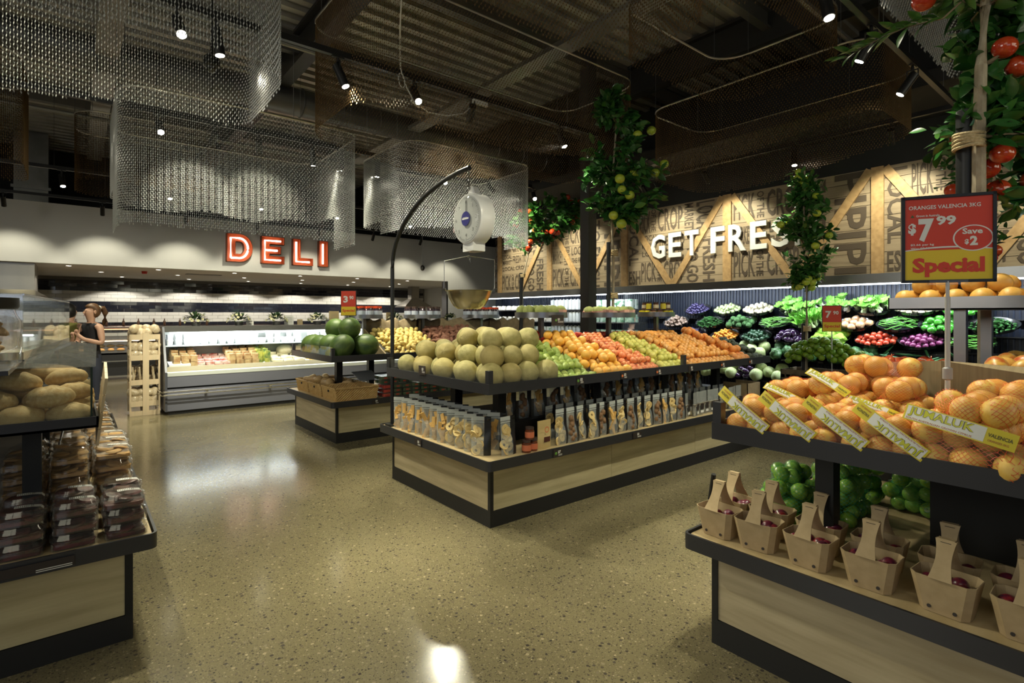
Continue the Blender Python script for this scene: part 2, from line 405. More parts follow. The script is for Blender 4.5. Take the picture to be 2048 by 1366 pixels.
# ---- ceiling: metal deck ribs, joists and beams
struct('ceiling', MB().box(-8.5, 11.5, -6.5, 16.3, 5.32, 5.4), mat('deck_sheet', (.30, .29, .27), .6, .2, (.42, .41, .38), 1.2))
mb = MB()
for k in range(92):
    y = -6+k*.24; mb.box(-8, 11, y, y+.10, 5.26, 5.32)
struct('trim_3', mb, mat('deck_rib', (.62, .60, .55), .45, .5, (.40, .38, .34), 1.5), ang=0)
bmz = mat('black_steel_beam', (.030, .028, .025), .5, .3)
for i, x in enumerate((-6, -1.9, 2.3, 6.5)):
    struct('trim_%d' % (4+i), MB().box(x-.09, x+.09, -6.3, 16.1, 5.22, 5.26).box(x-.012, x+.012, -6.3, 16.1, 4.85, 5.22).box(x-.09, x+.09, -6.3, 16.1, 4.81, 4.85), bmz)
for i, y in enumerate((1.0, 3.1, 5.2, 7.3, 9.4, 11.5)):
    struct('trim_%d' % (8+i), MB().box(-8, 11, y-.05, y+.05, 5.2, 5.26).box(-8, 11, y-.01, y+.01, 5.02, 5.2).box(-8, 11, y-.05, y+.05, 4.99, 5.02), mat('galvanised_purlin', (.22, .21, .19), .4, .8))
# black soffit box over the produce wall, dropped panels
struct('ceiling_soffit', MB().box(6.9, 8.1, -6.3, 10.45, 3.95, 4.1), darkc)
# column
struct('column', MB().box(5.53, 5.69, 5.12, 5.28, 0, 5.3), mat('charcoal_column', (.035, .034, .036), .55))
# ducts and pipes high up
def duct(name, label, mb, m): ob(name, mb, None, mats=m, label=label, category='duct')
dm = mat('galvanised_duct', (.30, .30, .29), .35, .9, (.22, .22, .21), 3)
duct('air_duct', 'galvanised square riser duct in the dark void above the left of the white wall', MB().box(-.95, -.42, 14.6, 15.1, 3.0, 5.3).box(-.99, -.38, 14.56, 15.14, 4.1, 4.16), dm)
mb = MB(); mb.tube([(-7, 8.2, 4.7), (7.9, 8.2, 4.7)], .20, 18)
for k in range(25): mb.lathe([(.2, 0), (.215, .01), (.2, .02)], 18, M=T(-7+k*.6, 8.2, 4.7) @ rot(PI/2, 'Y'), cap=False)
duct('spiral_duct', 'long round ribbed ventilation duct running under the roof deck', mb, mat('dark_duct', (.10, .10, .10), .45, .7))
for i, (y, z, r) in enumerate(((2.2, 4.50, .03), (6.1, 4.5, .025), (10.2, 4.5, .03))):
    ob('ceiling_pipe', MB().tube([(-7.5, y, z), (6.8, y, z)], r, 8), None, mats=mat('grey_pipe', (.25, .25, .24), .4, .7), label=['thin grey pipe under the roof deck nearest the camera', 'thin grey pipe under the roof deck over the centre island', 'thin grey pipe under the roof deck towards the back'][i], category='pipe')
for i, x in enumerate((-3.6, .3, 4.4)):
    mb = MB().box(x-.11, x+.11, -6, 13.5, 4.62, 4.63)
    for q in range(40): mb.box(x-.11, x+.11, -6+q*.48, -5.97+q*.48, 4.63, 4.67)
    mb.box(x-.115, x-.11, -6, 13.5, 4.62, 4.68).box(x+.11, x+.115, -6, 13.5, 4.62, 4.68)
    ob('cable_tray', mb, None, mats=mat('perforated_tray', (.30, .29, .27), .4, .8), ang=0, label=['metal cable tray high at the far left of the ceiling', 'metal cable tray high above the aisle beside the bakery stand', 'metal cable tray high above the centre island'][i], category='cable tray')
ob('smoke_detector', MB().lathe([(0, 0), (.05, 0), (.075, .015), (.08, .04), (.08, .055), (.05, .06)], 18), None, (1.95, 7.63, 4.60), mats=white, label='round white smoke detector on the roof steel above the deli side', category='smoke detector')
# ================================================================== LIGHTS: tracks and lamps
TZ = 3.7
def track(name_label, a, b, z=TZ):
    a = Vector((a[0], a[1], z)); b = Vector((b[0], b[1], z)); d = (b-a).normalized(); s = d.cross(Vector((0, 0, 1)))*.021
    mb = MB(); V = []
    for p in (a, b):
        for q in (s, -s):
            for zz in (0, .05): V.append(p+q+Vector((0, 0, zz)))
    mb.add(V, [(0, 1, 3, 2), (4, 6, 7, 5), (0, 4, 5, 1), (2, 3, 7, 6), (0, 2, 6, 4), (1, 5, 7, 3)])
    t = thing('lighting_track', name_label, 'lighting track')
    ob('rail', mb, t, mats=trackm, ang=0)
    L_ = (b-a).length; n = int(L_/1.6)
    for k in range(n+1):
        p = a+d*(L_*(k+.3)/(n+.6)); ob('suspension_wire', MB().tube([p+Vector((0, 0, .05)), (p.x, p.y, 4.85)], .003, 4), t, mats=steeld)
    return t
track('black lighting track nearest the camera on the left side, over the aisle', (-3.0, 4.39), (4.9, 4.39))
track('second black lighting track from the camera, passing through the silver chain loops', (-3.5, 6.86), (6.0, 6.86))
track('third black lighting track from the camera, in front of the dark void', (-4.0, 10.4), (6.8, 10.4))
track('black lighting track close in front of the white deli wall', (-4.5, 12.9), (8.4, 12.9))
track('black lighting track running along the plank wall', (7.1, -3), (7.1, 6.2))
track('black lighting track over the right-hand orange display', (.9, 1.42), (7.1, 1.42))
body = MB().tube([(0, 0, .03), (0, 0, -.16)], .036, 16).mesh('body', trackm)
lens_on = MB().lathe([(0, -.163), (.03, -.163)], 16).mesh('lens', lampm, 0)
lens_off = MB().lathe([(.0, -.161), (.032, -.161)], 16).mesh('lens', steeld, 0)
bracket = MB().box(-.006, .006, -.042, .042, .0, .012).box(-.006, .006, .036, .044, -.06, .0).box(-.006, .006, -.044, -.036, -.06, 0).tube([(0, 0, .0), (0, 0, .05)], .012, 8).box(-.05, .05, -.016, .016, .04, .056).mesh('bracket', trackm, 0)
LC = {}
def lamp(x, y, target, group, label, power=60, on=True, z=TZ, cone=66, col=(.98, .93, .68)):
    LC[group] = LC.get(group, 0)+1
    t = thing('track_spotlight', '%s from the left, %s' % (ORD[LC[group]-1], label) if 'plank' not in label else '%s from the camera end, %s' % (ORD[LC[group]-1], label), 'spotlight', (x, y, z-.05), group=group)
    ob('bracket', bracket, t)
    d = (Vector(target)-Vector((x, y, z-.10))).normalized()
    e = d.to_track_quat('-Z', 'Y').to_euler()
    b_ = ob('body', body, t, (0, 0, -.05), e); ob('lens', lens_on if on else lens_off, b_)
    l = bpy.data.lights.new('spot_light', 'SPOT'); l.energy = power; l.color = col; l.spot_size = math.radians(cone); l.spot_blend = .6; l.shadow_soft_size = .04
    o = bpy.data.objects.new('spot_light', l); COL.objects.link(o); o.location = Vector((x, y, z-.10))+d*.19; o.rotation_euler = e
G = [('spotlights on the nearest left track', 'black spotlight on the lighting track nearest the camera'),
     ('spotlights on the second track', 'black spotlight on the track passing the silver chains'),
     ('spotlights on the third track', 'black spotlight on the third track'),
     ('spotlights washing the deli wall', 'black spotlight tilted at the white deli wall'),
     ('spotlights along the plank wall', 'black spotlight on the track along the plank wall'),
     ('spotlights over the orange display', 'black spotlight over the orange display')]
for x, tg, on in ((-1.6, (.6, 6.1, 2.9), 1), (-.35, (-.15, 3.35, 1.1), 1), (.557, (.9, 1.6, 0), 1), (.80, (1.3, 4.3, 0), 1), (1.70, (2.6, 3.7, 1.0), 1), (2.41, (2.2, 1.6, 0), 1), (3.06, (3.7, 5.85, 2.9), 1), (4.27, (4.6, 3.5, 1.1), 1)):  # the second lamp listed is unseen, added to brighten the bread
    lamp(x, 4.39, tg, *G[0], power=190)
for x, tg in ((-1.5, (-.6, 5, 1)), (.70, (.9, 3.6, 0)), (1.235, (1.15, 7.85, 3.0)), (1.70, (1.95, 7.85, 3.0)), (2.33, (2.6, 7.3, .9)), (2.70, (3.0, 7.4, 1)), (3.21, (3.2, 7.2, .8)), (4.26, (3.3, 3.9, .8)), (5.1, (6.15, 7.0, 2.9)), (6.04, (4.6, 4.2, 1))):
    lamp(x, 6.86, tg, *G[1], power=190 if tg[2] != 3.0 else 420)
for x in (-1.5, -.15, 1.2, 2.6, 4.0, 5.6):
    lamp(x, 10.4, (x*.9+.3, 9.3, .6), *G[2], power=170)
for k in range(9):
    x = -2.35+1.38*k
    lamp(x, 12.9, (x+.05, 14.0, 1.95), *G[3], power=44, on=False, cone=88)
for y, tg in sorted(((5.4, (8.0, 5.4, 2.7)), (4.3, (8.0, 4.3, 2.7)), (3.05, (6.6, 2.7, 1)), (2.0, (8.0, 2.2, 2.7)), (.6, (8, .6, 2.6)), (-.6, (8, -.4, 2.6)))):
    lamp(7.1, y, tg, *G[4], power=105, cone=84)
for y in (7.6, 9.4): lamp(6.9, y, (8.05, y, 2.6), 'spotlights at the far end of the plank wall', 'black spotlight shining on the far plank wall', power=150, cone=80, z=TZ)
for x, tg in ((1.5, (2.9, 3.1, .4)), (2.7, (2.7, .8, 1.1)), (3.75, (3.5, .9, 1.2)), (4.6, (4.3, 3.1, .5)), (5.6, (5.0, 3.1, .9))):
    lamp(x, 1.42, tg, *G[5], power=130)
# ceiling lamp positions under the deli soffit
dlm = MB().lathe([(0, 0), (.05, 0)], 16).mesh('lens', downm, 0); dlr = MB().lathe([(.05, .004), (.052, -.004), (.065, -.004), (.068, .006)], 16, cap=False).mesh('trim_ring', white)
for (y, x0, n) in ((14.8, -.1, 6), (16.5, .5, 6), (18.2, 1.0, 6)):
    for k in range(n):
        x = x0+1.6*k; t = thing('downlight', 'small round downlight in the deli soffit, %s row, %s from the left' % ({14.8: 'front', 16.5: 'middle', 18.2: 'rear'}[y], ORD[k]), 'downlight', (x, y, 2.597), group='downlights in the deli soffit')
        ob('trim_ring', dlr, t); ob('lens', dlm, t)
        if k < 6 and y != 16.5:
            l = bpy.data.lights.new('spot_light', 'SPOT'); l.energy = 75; l.color = (1, .93, .8); l.spot_size = 2.4; l.shadow_soft_size = .05
            o = bpy.data.objects.new('spot_light', l); COL.objects.link(o); o.location = (x, y, 2.57)
ob('alarm_sounder', MB().lathe([(0, 0), (.05, 0), (.06, .05), (.06, .06)], 14), None, (1.3, 15.6, 2.54), mats=mat('alarm_red', (.5, .03, .02), .4), label='small red alarm unit on the deli soffit near the woman', category='alarm')
ob('vent_grille', MB().box(-.4, .4, -.15, .15, -.012, 0), None, (2.6, 15.9, 2.6), mats=mat('vent', (.25, .25, .24), .5), label='flat grey air vent in the deli soffit', category='vent')

# ================================================================== chain curtains
def loop_pts(x0, x1, y0, y1, r, step):
    seg = []
    c = [(x1-r, y1-r, 0), (x0+r, y1-r, 90), (x0+r, y0+r, 180), (x1-r, y0+r, 270)]
    pts = []
    for i, (cx, cy, a0) in enumerate(c):
        n = max(3, int(r*PI/2/.05))
        for k in range(n+1):
            a = math.radians(a0+90*k/n); pts.append(Vector((cx+r*math.cos(a), cy+r*math.sin(a), 0)))
    out = []; carry = 0
    for i in range(len(pts)):
        a, b = pts[i], pts[(i+1) % len(pts)]; L_ = (b-a).length; t = carry
        while t < L_: out.append(a+(b-a)*(t/L_)); t += step
        carry = t-L_
    return pts, out
def curtain(label, x0, x1, y0, y1, zt, zb, m, railm, r=.28, step=.021, wd_=.0045, seg=.024, keep=None):
    t = thing('chain_curtain', label, 'chain curtain')
    pts, ch = loop_pts(x0, x1, y0, y1, r, step)
    pp = [(p.x, p.y, zt) for p in pts]; pp.append(pp[0]); pp.append(pp[1])
    ob('rail', MB().tube(pp, .009, 6, cap=False), t, mats=railm)
    V = []; F = []
    cx, cy = (x0+x1)/2, (y0+y1)/2
    for i, p in enumerate(ch):
        z = zt-.01; b = zb(p.x, p.y); j = R.uniform(-.01, .01); k = i % 2
        while z > b+j:
            a = .7+(1.5 if k else 0); dx, dy = math.cos(a)*wd_, math.sin(a)*wd_; z2 = z-seg; o = len(V)
            V += [(p.x-dx*.4, p.y-dy*.4, z), (p.x+dx, p.y+dy, z-seg*.5), (p.x+dx*.4, p.y+dy*.4, z2), (p.x-dx, p.y-dy, z-seg*.5)]
            F.append((o, o+1, o+2, o+3)); z = z2; k = 1-k
    me = bpy.data.meshes.new('chains'); me.from_pydata(V, [], F); me.materials.append(m)
    ob('chains', me, t, kind='stuff')
    for i in range(0, len(pts), max(1, len(pts)//6)): ob('hanger', MB().tube([(pts[i].x, pts[i].y, zt), (pts[i].x, pts[i].y, 5.2)], .0025, 4), t, mats=steeld)
    return t
sr = mat('curtain_rail', (.55, .54, .50), .3, .9)
wv = lambda base, amp, f=3.0: (lambda x, y: base+amp*math.sin(f*x+1)*math.cos(f*y))
curtain('silver chain curtain loop hanging in front of the deli letters', .31, 2.66, 6.10, 7.85, 3.70, lambda x, y: 2.42 if y < 7.0 else 2.86+.04*math.sin(6*x), silver, sr, step=.018, wd_=.006)
curtain('silver chain curtain loop behind the curved arm of the hanging scale', 3.13, 5.2, 5.85, 7.35, 3.70, lambda x, y: 2.62+.06*math.sin(2*x) if y < 6.6 else 2.8, silver, sr, step=.018, wd_=.0066)
curtain('silver chain curtain loop at the top left, nearest the bakery stand', -1.9, 1.09, 3.6, 4.9, 4.25, lambda x, y: (3.12 if y < 4.1 else 3.10)+.05*math.sin(3*x), silver, sr, step=.018, wd_=.0062)
curtain('large bronze chain curtain loop in the middle of the ceiling', 1.80, 5.40, 4.15, 5.45, 4.4, lambda x, y: 3.30+.10*math.sin(1.5*x), gold, sr, step=.016, wd_=.0052)
curtain('bronze chain curtain loop above the lime tree towards the plank wall', 5.6, 6.9, 1.7, 4.2, 4.10, lambda x, y: 3.36+.12*math.sin(1.3*y), gold, sr, step=.016, wd_=.0052)
curtain('bronze chain curtain loop at the top edge right of centre, over the aisle', 1.2, 3.25, 1.87, 2.75, 4.30, lambda x, y: 3.45+.05*math.sin(2*y+x), gold, sr, step=.016, wd_=.0052)
curtain('short bronze chain curtain loop between the green apple tree and the orange display', 3.45, 5.1, 1.75, 2.9, 4.10, lambda x, y: 3.68, gold, sr, step=.018, wd_=.005)
curtain('bronze chain curtain loop in the void at the left, behind the nearest silver one', 0, 1.6, 8.6, 9.8, 4.13, lambda x, y: 3.28, gold, sr, step=.018, wd_=.0055)
curtain('bronze chain curtain loop at the far left edge of the ceiling', -2.2, -.40, 7.0, 8.3, 4.1, lambda x, y: 3.08, gold, sr, step=.018, wd_=.0055)
curtain('silver chain curtain loop at the top right behind the red apple tree', 3.2, 5.3, -.6, 1.06, 4.15, lambda x, y: 3.35, silver, sr, step=.018, wd_=.0066)
# thin cords and the dome camera on its drop pole
t = thing('dome_camera', 'black security dome camera on a drop pole in front of the silver chains', 'security camera')
ob('pole', MB().tube([(.88, 5.03, 4.85), (.88, 5.03, 3.66)], .011, 8), t, mats=trackm)
ob('housing', MB().lathe([(0, .05), (.03, .05), (.06, .02), (.065, -.05), (.05, -.06)], 18), t, (.88, 5.03, 3.66), mats=trackm)
ob('dome', MB().ball((0, 0, 0), .045, seg=16, rings=10), t, (.88, 5.03, 3.60), mats=mat('smoked_dome', (.02, .02, .02), .05, coat=1))
# white power cord looping down from the roof to the track
pts = [(1.85, 3.4, 4.85), (1.95, 3.7, 4.4), (2.12, 4.1, 3.95), (2.25, 4.34, 3.74), (2.32, 4.36, 3.60), (2.40, 4.37, 3.50), (2.55, 4.38, 3.44), (2.75, 4.38, 3.45), (2.95, 4.38, 3.52), (3.10, 4.39, 3.66)]
t = thing('power_cord', 'white power cord hanging from the roof in a loop to the nearest track', 'cord')
sm = []
for i in range(len(pts)-1):
    for k in range(4): sm.append(Vector(pts[i]).lerp(Vector(pts[i+1]), k/4))
sm.append(Vector(pts[-1]))
ob('cable', MB().tube(sm, .006, 6), t, mats=white); ob('inline_plug', MB().rbox(-.05, .05, -.016, .016, -.016, .016, .008), t, (2.42, 4.37, 3.49), (0, .5, 0), mats=white)
ob('socket_adaptor', MB().rbox(-.09, .09, -.018, .018, -.02, .02, .008), t, (3.14, 4.37, 3.665), mats=white)
ob('cord_coil', MB().tube([(.03*math.cos(q*.5), .015*math.sin(q*.5), .07*math.sin(q*.5)) for q in range(26)], .005, 5), t, (2.26, 4.34, 3.64), mats=white)
# DELI neon letters
def pos(px): 
    u = (px-1024)/1076; return (BY-.05)*(.6307+.776*u)/(.776-.6307*u)
orange_l = mat('orange_channel_letter', (.42, .085, .022), .45); neon = mat('white_neon_tube', (1, 1, 1), .3, emit=4.5, ecol=(1, .86, .74))
zb_, zt_ = 2.80, 3.46; hh = zt_-zb_
def letter(ch, x0, x1):
    wq = x1-x0; s = .19
    t = thing('channel_letter', 'orange channel letter %s with a white neon tube on the deli wall' % ch, 'sign letter', (x0, BY-.005, zb_))
    if ch == 'D':
        out = [(0, 0), (wq*.5, 0)]+[(wq*.5+wq*.5*math.sin(a), hh/2-hh/2*math.cos(a)) for a in [PI*k/12 for k in range(1, 12)]]+[(wq*.5, hh), (0, hh)]
        hole = [(s, s), (wq*.5, s)]+[(wq*.5+(wq*.5-s)*math.sin(a), hh/2-(hh/2-s)*math.cos(a)) for a in [PI*k/12 for k in range(1, 12)]]+[(wq*.5, hh-s), (s, hh-s)]
        tub = [(s/2, s/2), (wq*.5, s/2)]+[(wq*.5+(wq*.5-s/2)*math.sin(a), hh/2-(hh/2-s/2)*math.cos(a)) for a in [PI*k/12 for k in range(1, 12)]]+[(wq*.5, hh-s/2), (s/2, hh-s/2), (s/2, s/2)]
        tubes = [tub]
    elif ch == 'E':
        m1, m2 = hh/2-s/2, hh/2+s/2
        out = [(0, 0), (wq, 0), (wq, s), (s, s), (s, m1), (wq*.85, m1), (wq*.85, m2), (s, m2), (s, hh-s), (wq, hh-s), (wq, hh), (0, hh)]; hole = None
        tubes = [[(wq-.07, s/2), (s/2, s/2), (s/2, hh-s/2), (wq-.07, hh-s/2)], [(s/2, hh/2), (wq*.85-.07, hh/2)]]
    elif ch == 'L':
        out = [(0, 0), (wq, 0), (wq, s), (s, s), (s, hh), (0, hh)]; hole = None; tubes = [[(wq-.07, s/2), (s/2, s/2), (s/2, hh-.07)]]
    else: out = [(0, 0), (wq, 0), (wq, hh), (0, hh)]; hole = None; tubes = [[(wq/2, .07), (wq/2, hh-.07)]]
    mb = MB(); bk = MB()
    for P_ in ([out, hole] if hole else [out]):
        n = len(P_)
        for i in range(n):
            a_, b_ = Vector(P_[i]), Vector(P_[(i+1) % n]); d_ = (b_-a_).normalized(); nn = Vector((-d_.y, d_.x))*.012
            if P_ is hole: nn = -nn
            q = [a_, b_, b_+nn, a_+nn]
            mb.add([(p.x, 0, p.y) for p in q]+[(p.x, -.13, p.y) for p in q], [(0, 1, 5, 4), (2, 3, 7, 6), (4, 5, 6, 7), (1, 2, 6, 5), (3, 0, 4, 7)])
    if hole:
        n = len(out); bk.add([(p[0], -.02, p[1]) for p in out]+[(p[0], -.02, p[1]) for p in hole], [(i, (i+1) % n, n+(i+1) % n, n+i) for i in range(n)])
    elif ch == 'E':
        for (a0, a1, b0, b1) in ((0, s, 0, hh), (s, wq, 0, s), (s, wq, hh-s, hh), (s, wq*.85, m1, m2)): bk.box(a0, a1, -.02, 0, b0, b1)
    elif ch == 'L': bk.box(0, s, -.02, 0, 0, hh).box(s, wq, -.02, 0, 0, s)
    else: bk.box(0, wq, -.02, 0, 0, hh)
    ob('letter_side', mb, t, mats=orange_l, ang=0); ob('letter_back', bk, t, mats=orange_l, ang=0)
    for tb in tubes: ob('neon_tube', MB().tube([(p[0], -.07, p[1]) for p in tb], .022, 8), t, mats=neon)
letter('D', pos(452), pos(504)); letter('E', pos(521), pos(567)); letter('L', pos(584), pos(624)); letter('I', pos(636), pos(654))
# ================================================================== DISPLAY STANDS
def island(label, x0, x1, y0, y1, ty0, ty1, posts, tray=True):
    """x0..x1, y0..y1 is the base on the floor; the shelf overhangs by .09; the tray spans ty0..ty1"""
    t = thing('produce_stand', label, 'display stand')
    ob('plinth', MB().box(x0, x1, y0, y1, 0, .117), t, mats=blackm)
    ob('core', MB().box(x0+.03, x1-.03, y0+.03, y1-.03, .117, .44), t, mats=blackm)
    n = max(1, round((x1-x0)/1.4)); L_ = (x1-x0-.06)/n
    for k in range(n):
        a = x0+.03+k*L_
        ob('side_panel', MB().box(a+.002, a+L_-.002, y0+.006, y0+.03, .12, .43), t, mats=wood)
        ob('side_panel', MB().box(a+.002, a+L_-.002, y1-.03, y1-.006, .12, .43), t, mats=wood)
    wood_shaded = mat('shaded_oak_laminate_end', (.37, .30, .185), .42, 0, (.54, .46, .31), 1.6, (1.2, 1.2, 14), lo=.3, hi=.7, detail=6)  # side panels' oak with the shade of the end faces in its colour
    ob('end_panel', MB().box(x0+.006, x0+.03, y0+.03, y1-.03, .12, .43), t, mats=wood_shaded); ob('end_panel', MB().box(x1-.03, x1-.006, y0+.03, y1-.03, .12, .43), t, mats=wood_shaded)
    for a in (x0, x1-.03):
        for b in (y0, y1-.03): ob('corner_trim', MB().box(a, a+.03, b, b+.03, .117, .44), t, mats=black)
    ob('shelf_board', MB().rbox(x0-.07, x1+.07, y0-.08, y1+.08, .45, .505, .03), t, mats=woodtop)
    mb = MB()
    def rim(mb, X0, X1, Y0, Y1, z0, z1, th=.012, r=.035):
        pts = []; 
        for cx, cy, a0 in ((X1-r, Y1-r, 0), (X0+r, Y1-r, 90), (X0+r, Y0+r, 180), (X1-r, Y0+r, 270)):
            for k in range(6):
                a = math.radians(a0+18*k); pts.append((cx+r*math.cos(a), cy+r*math.sin(a), math.cos(a), math.sin(a)))
        n_ = len(pts); V = []
        for x, y, nx, ny in pts: V += [(x, y, z0), (x, y, z1), (x-nx*th, y-ny*th, z1), (x-nx*th, y-ny*th, z0)]
        F = []
        for i in range(n_):
            j = (i+1) % n_
            for q in range(4): F.append((4*i+q, 4*j+q, 4*j+(q+1) % 4, 4*i+(q+1) % 4))
        mb.add(V, F)
    rim(mb, x0-.09, x1+.09, y0-.10, y1+.10, .443, .515)
    ob('shelf_rim', mb, t, mats=rimm)
    for (px, py, w_) in posts: ob('post', MB().box(px-w_/2, px+w_/2, py-w_/2, py+w_/2, .505, .99), t, mats=black)
    if tray:
        ob('tray_floor', MB().box(x0-.08, x1+.08, ty0+.01, ty1-.01, .992, 1.01), t, mats=blackm)
        mb = MB(); rim(mb, x0-.09, x1+.09, ty0, ty1, .987, 1.063, .008, .006); ob('tray_rim', mb, t, mats=rimm)
        for cx, cy in ((x0-.085, ty0+.005), (x0-.085, ty1-.045), ((x0+x1)/2+.3, ty0+.002)): ob('rim_post', MB().box(cx, cx+.04, cy, cy+.04, 1.0, 1.155), t, mats=rimm)
    return t
island('long produce stand in the middle, piled with melons, pears and citrus', 2.34, 6.34, 3.13, 4.68, 3.03, 4.62, [(2.75, 3.55, .08), (2.75, 4.2, .08), (3.9, 3.55, .08), (5.0, 3.55, .08), (6.1, 3.55, .08), (6.1, 4.2, .08)])
island('produce stand behind the middle one, with watermelons and potatoes', 2.44, 6.44, 6.36, 7.91, 6.27, 7.78, [(2.72, 7.0, .08), (3.35, 6.75, .08), (3.35, 7.4, .08), (4.6, 6.75, .08), (5.8, 6.75, .08)])
island('right-hand produce stand with bags of oranges above cardboard plum carriers', 2.34, 6.1, -.25, 1.38, -.32, 1.33, [(2.62, .98, .075), (2.62, .1, .075), (3.7, .98, .07), (4.8, .98, .07)])
island('bakery stand at the left edge with plastic boxes of biscuits', -1.75, .217, 3.15, 7.0, 3.10, 3.2, [], tray=False)
# sheets inside the right-hand stand: black filler added for the dark under the tray
def ticket(x, y, z, face, label, txt='$2', fruit=None, w_=.085, h_=.055, grp='price tickets on the tray rims'):
    """small dark price ticket; face = outward normal axis ('-y' or '-x')"""
    t = thing('price_ticket', label, 'price ticket', (x, y, z), (0, 0, 0 if face == '-y' else -PI/2), group=grp)
    ob('card', MB().box(-w_/2, w_/2, -.004, 0, -h_/2, h_/2), t, mats=tagm, ang=0)
    mb = MB(); put_text(mb, txt, (-.002, -.0045, -.004), (1, 0, 0), (0, 0, 1), None, .024, .03)
    for q in range(2): mb.box(.002, w_/2-.008, -.0045, -.0042, -.012-q*.008, -.009-q*.008)
    ob('print', mb, t, mats=paper, ang=0)
    if fruit: ob('picture', MB().ball((-.024, -.0045, 0), .013, .0012, .012, 10, 6), t, mats=fruit)
fr_g = mat('ticket_green', (.12, .30, .05), .5); fr_o = mat('ticket_orange', (.6, .16, .05), .5)
for x, z, f, lb in ((3.17, 1.02, fr_g, 'dark price ticket with a pear picture on the rim below the pears'), (3.72, 1.02, fr_o, 'dark price ticket below the pile of oranges'), (4.22, 1.02, fr_o, 'dark price ticket below the red nectarines'), (4.75, 1.02, None, 'dark price ticket below the yellow apples'), (5.35, 1.02, fr_o, 'dark price ticket below the mandarins'), (5.95, 1.02, fr_o, 'dark price ticket near the far end of the mandarins')):
    ticket(x, 3.028, z, '-y', lb, '$2', f)
ticket(2.92, 3.026, .475, '-y', 'dark price ticket with a green picture on the shelf rim below the honey jars', '$7', fr_g, .10, .062)
ticket(3.9, 3.026, .478, '-y', 'dark price ticket on the shelf rim below the middle pouches', '$6', None, .12, .05)
ticket(2.247, 4.02, .475, '-x', 'dark price ticket on the end rim below the dried mango pouches', '$6', None, .11, .06)
ticket(2.247, 3.95, 1.09, '-x', 'dark price ticket clipped in front of the melons', '$3', None, .11, .075)
ticket(2.9, 6.257, .475, '-y', 'dark price ticket on the rim below the front wicker basket', '$4', None, .09, .04)
# clear guards along the tray edges
def guard(label, x0, y0, x1, y1, z0, z1):
    t = Vector((x1-x0, y1-y0, 0)).normalized(); n = Vector((-t.y, t.x, 0))*.0025
    mb = MB(); P = [Vector((x0, y0, 0)), Vector((x1, y1, 0))]; V = []
    for p in P:
        for s in (n, -n):
            for z in (z0, z1): V.append((p.x+s.x, p.y+s.y, z))
    mb.add(V, [(0, 1, 3, 2), (4, 6, 7, 5), (0, 4, 5, 1), (2, 3, 7, 6), (0, 2, 6, 4), (1, 5, 7, 3)])
    ob('acrylic_guard', mb, None, mats=acry, ang=0, label=label, category='guard')
guard('clear acrylic guard along the end of the melon tray', 2.262, 3.08, 2.262, 4.55, 1.03, 1.145)
guard('clear acrylic guard in front of the melons on the long side', 2.30, 3.045, 2.93, 3.045, 1.03, 1.15)
guard('clear acrylic divider between the melons and the pears', 2.94, 3.05, 2.94, 3.55, 1.02, 1.13)
guard('clear acrylic guard in front of the pears and oranges', 2.96, 3.045, 4.5, 3.045, 1.03, 1.12)
guard('clear acrylic guard in front of the mandarins', 4.6, 3.045, 6.3, 3.045, 1.03, 1.12)
guard('clear acrylic guard in front of the net bags of oranges', 2.275, -.2, 2.275, 1.25, 1.03, 1.15)
guard('clear acrylic guard at the end of the watermelon tray', 2.372, 6.35, 2.372, 7.7, 1.0, 1.17)

# ================================================================== FRUIT MESHES
def apple_fn(p):
    r = math.hypot(p.x, p.y); return Vector((p.x, p.y, p.z*.93-(.35*max(0, .4-r) if p.z > 0 else -.22*max(0, .35-r))))
def prod(name, mb, m, ang=180): return mb.mesh(name, m, ang)
def sphere_me(name, m, fn=None, seg=14, rings=10, rx=1, ry=None, rz=None): return MB().ball((0, 0, 0), rx, ry, rz, seg, rings, fn=fn).mesh(name, m, 180)
orangem = mat('orange_peel', (.76, .35, .03), .40, 0, (.80, .43, .06), 3, bump=.12, bscale=60, rnd=(.74, .42, .10))
valm = mat('valencia_peel', (.78, .45, .07), .40, 0, (.82, .53, .13), 2.5, bump=.15, bscale=45, rnd=(.80, .55, .15))
mandm = mat('mandarin_peel', (.78, .31, .045), .42, 0, (.80, .38, .07), 3, bump=.12, bscale=40, rnd=(.78, .42, .15))
melonm = mat('netted_melon_rind', (.31, .29, .10), .6, 0, (.47, .42, .18), 2.2, bump=.5, bscale=24, rnd=(.47, .36, .13))
wmelm = mat('watermelon_rind', (.035, .08, .022), .50, 0, (.15, .22, .045), 2.2, (1, 1, .35), rnd=(.08, .14, .03), lo=.36, hi=.70)
pearm = mat('green_pear_skin', (.22, .34, .06), .40, 0, (.33, .44, .11), 3, rnd=(.36, .42, .09))
yapm = mat('yellow_apple_skin', (.68, .62, .13), .34, 0, (.76, .68, .22), 3, rnd=(.60, .62, .14))
nectm = mat('nectarine_skin', (.48, .07, .03), .36, 0, (.76, .38, .14), 2.0, rnd=(.72, .20, .07))
redapm = mat('red_apple_skin', (.34, .014, .012), .20, 0, (.52, .06, .02), 2.5, rnd=(.26, .012, .012), coat=.3)
treeap = mat('glossy_red_tree_apple', (.50, .022, .012), .14, 0, (.60, .10, .02), 1.5, coat=.7, rnd=(.58, .05, .015))
grnap = mat('glossy_green_tree_apple', (.36, .50, .04), .22, 0, (.52, .60, .06), 2, coat=.4)
limem = mat('lime_peel', (.08, .22, .012), .36, 0, (.18, .34, .02), 3, bump=.1, bscale=50, rnd=(.22, .34, .025))
gapm = mat('green_apple_skin', (.20, .42, .04), .25, 0, (.34, .55, .08), 3, coat=.3)
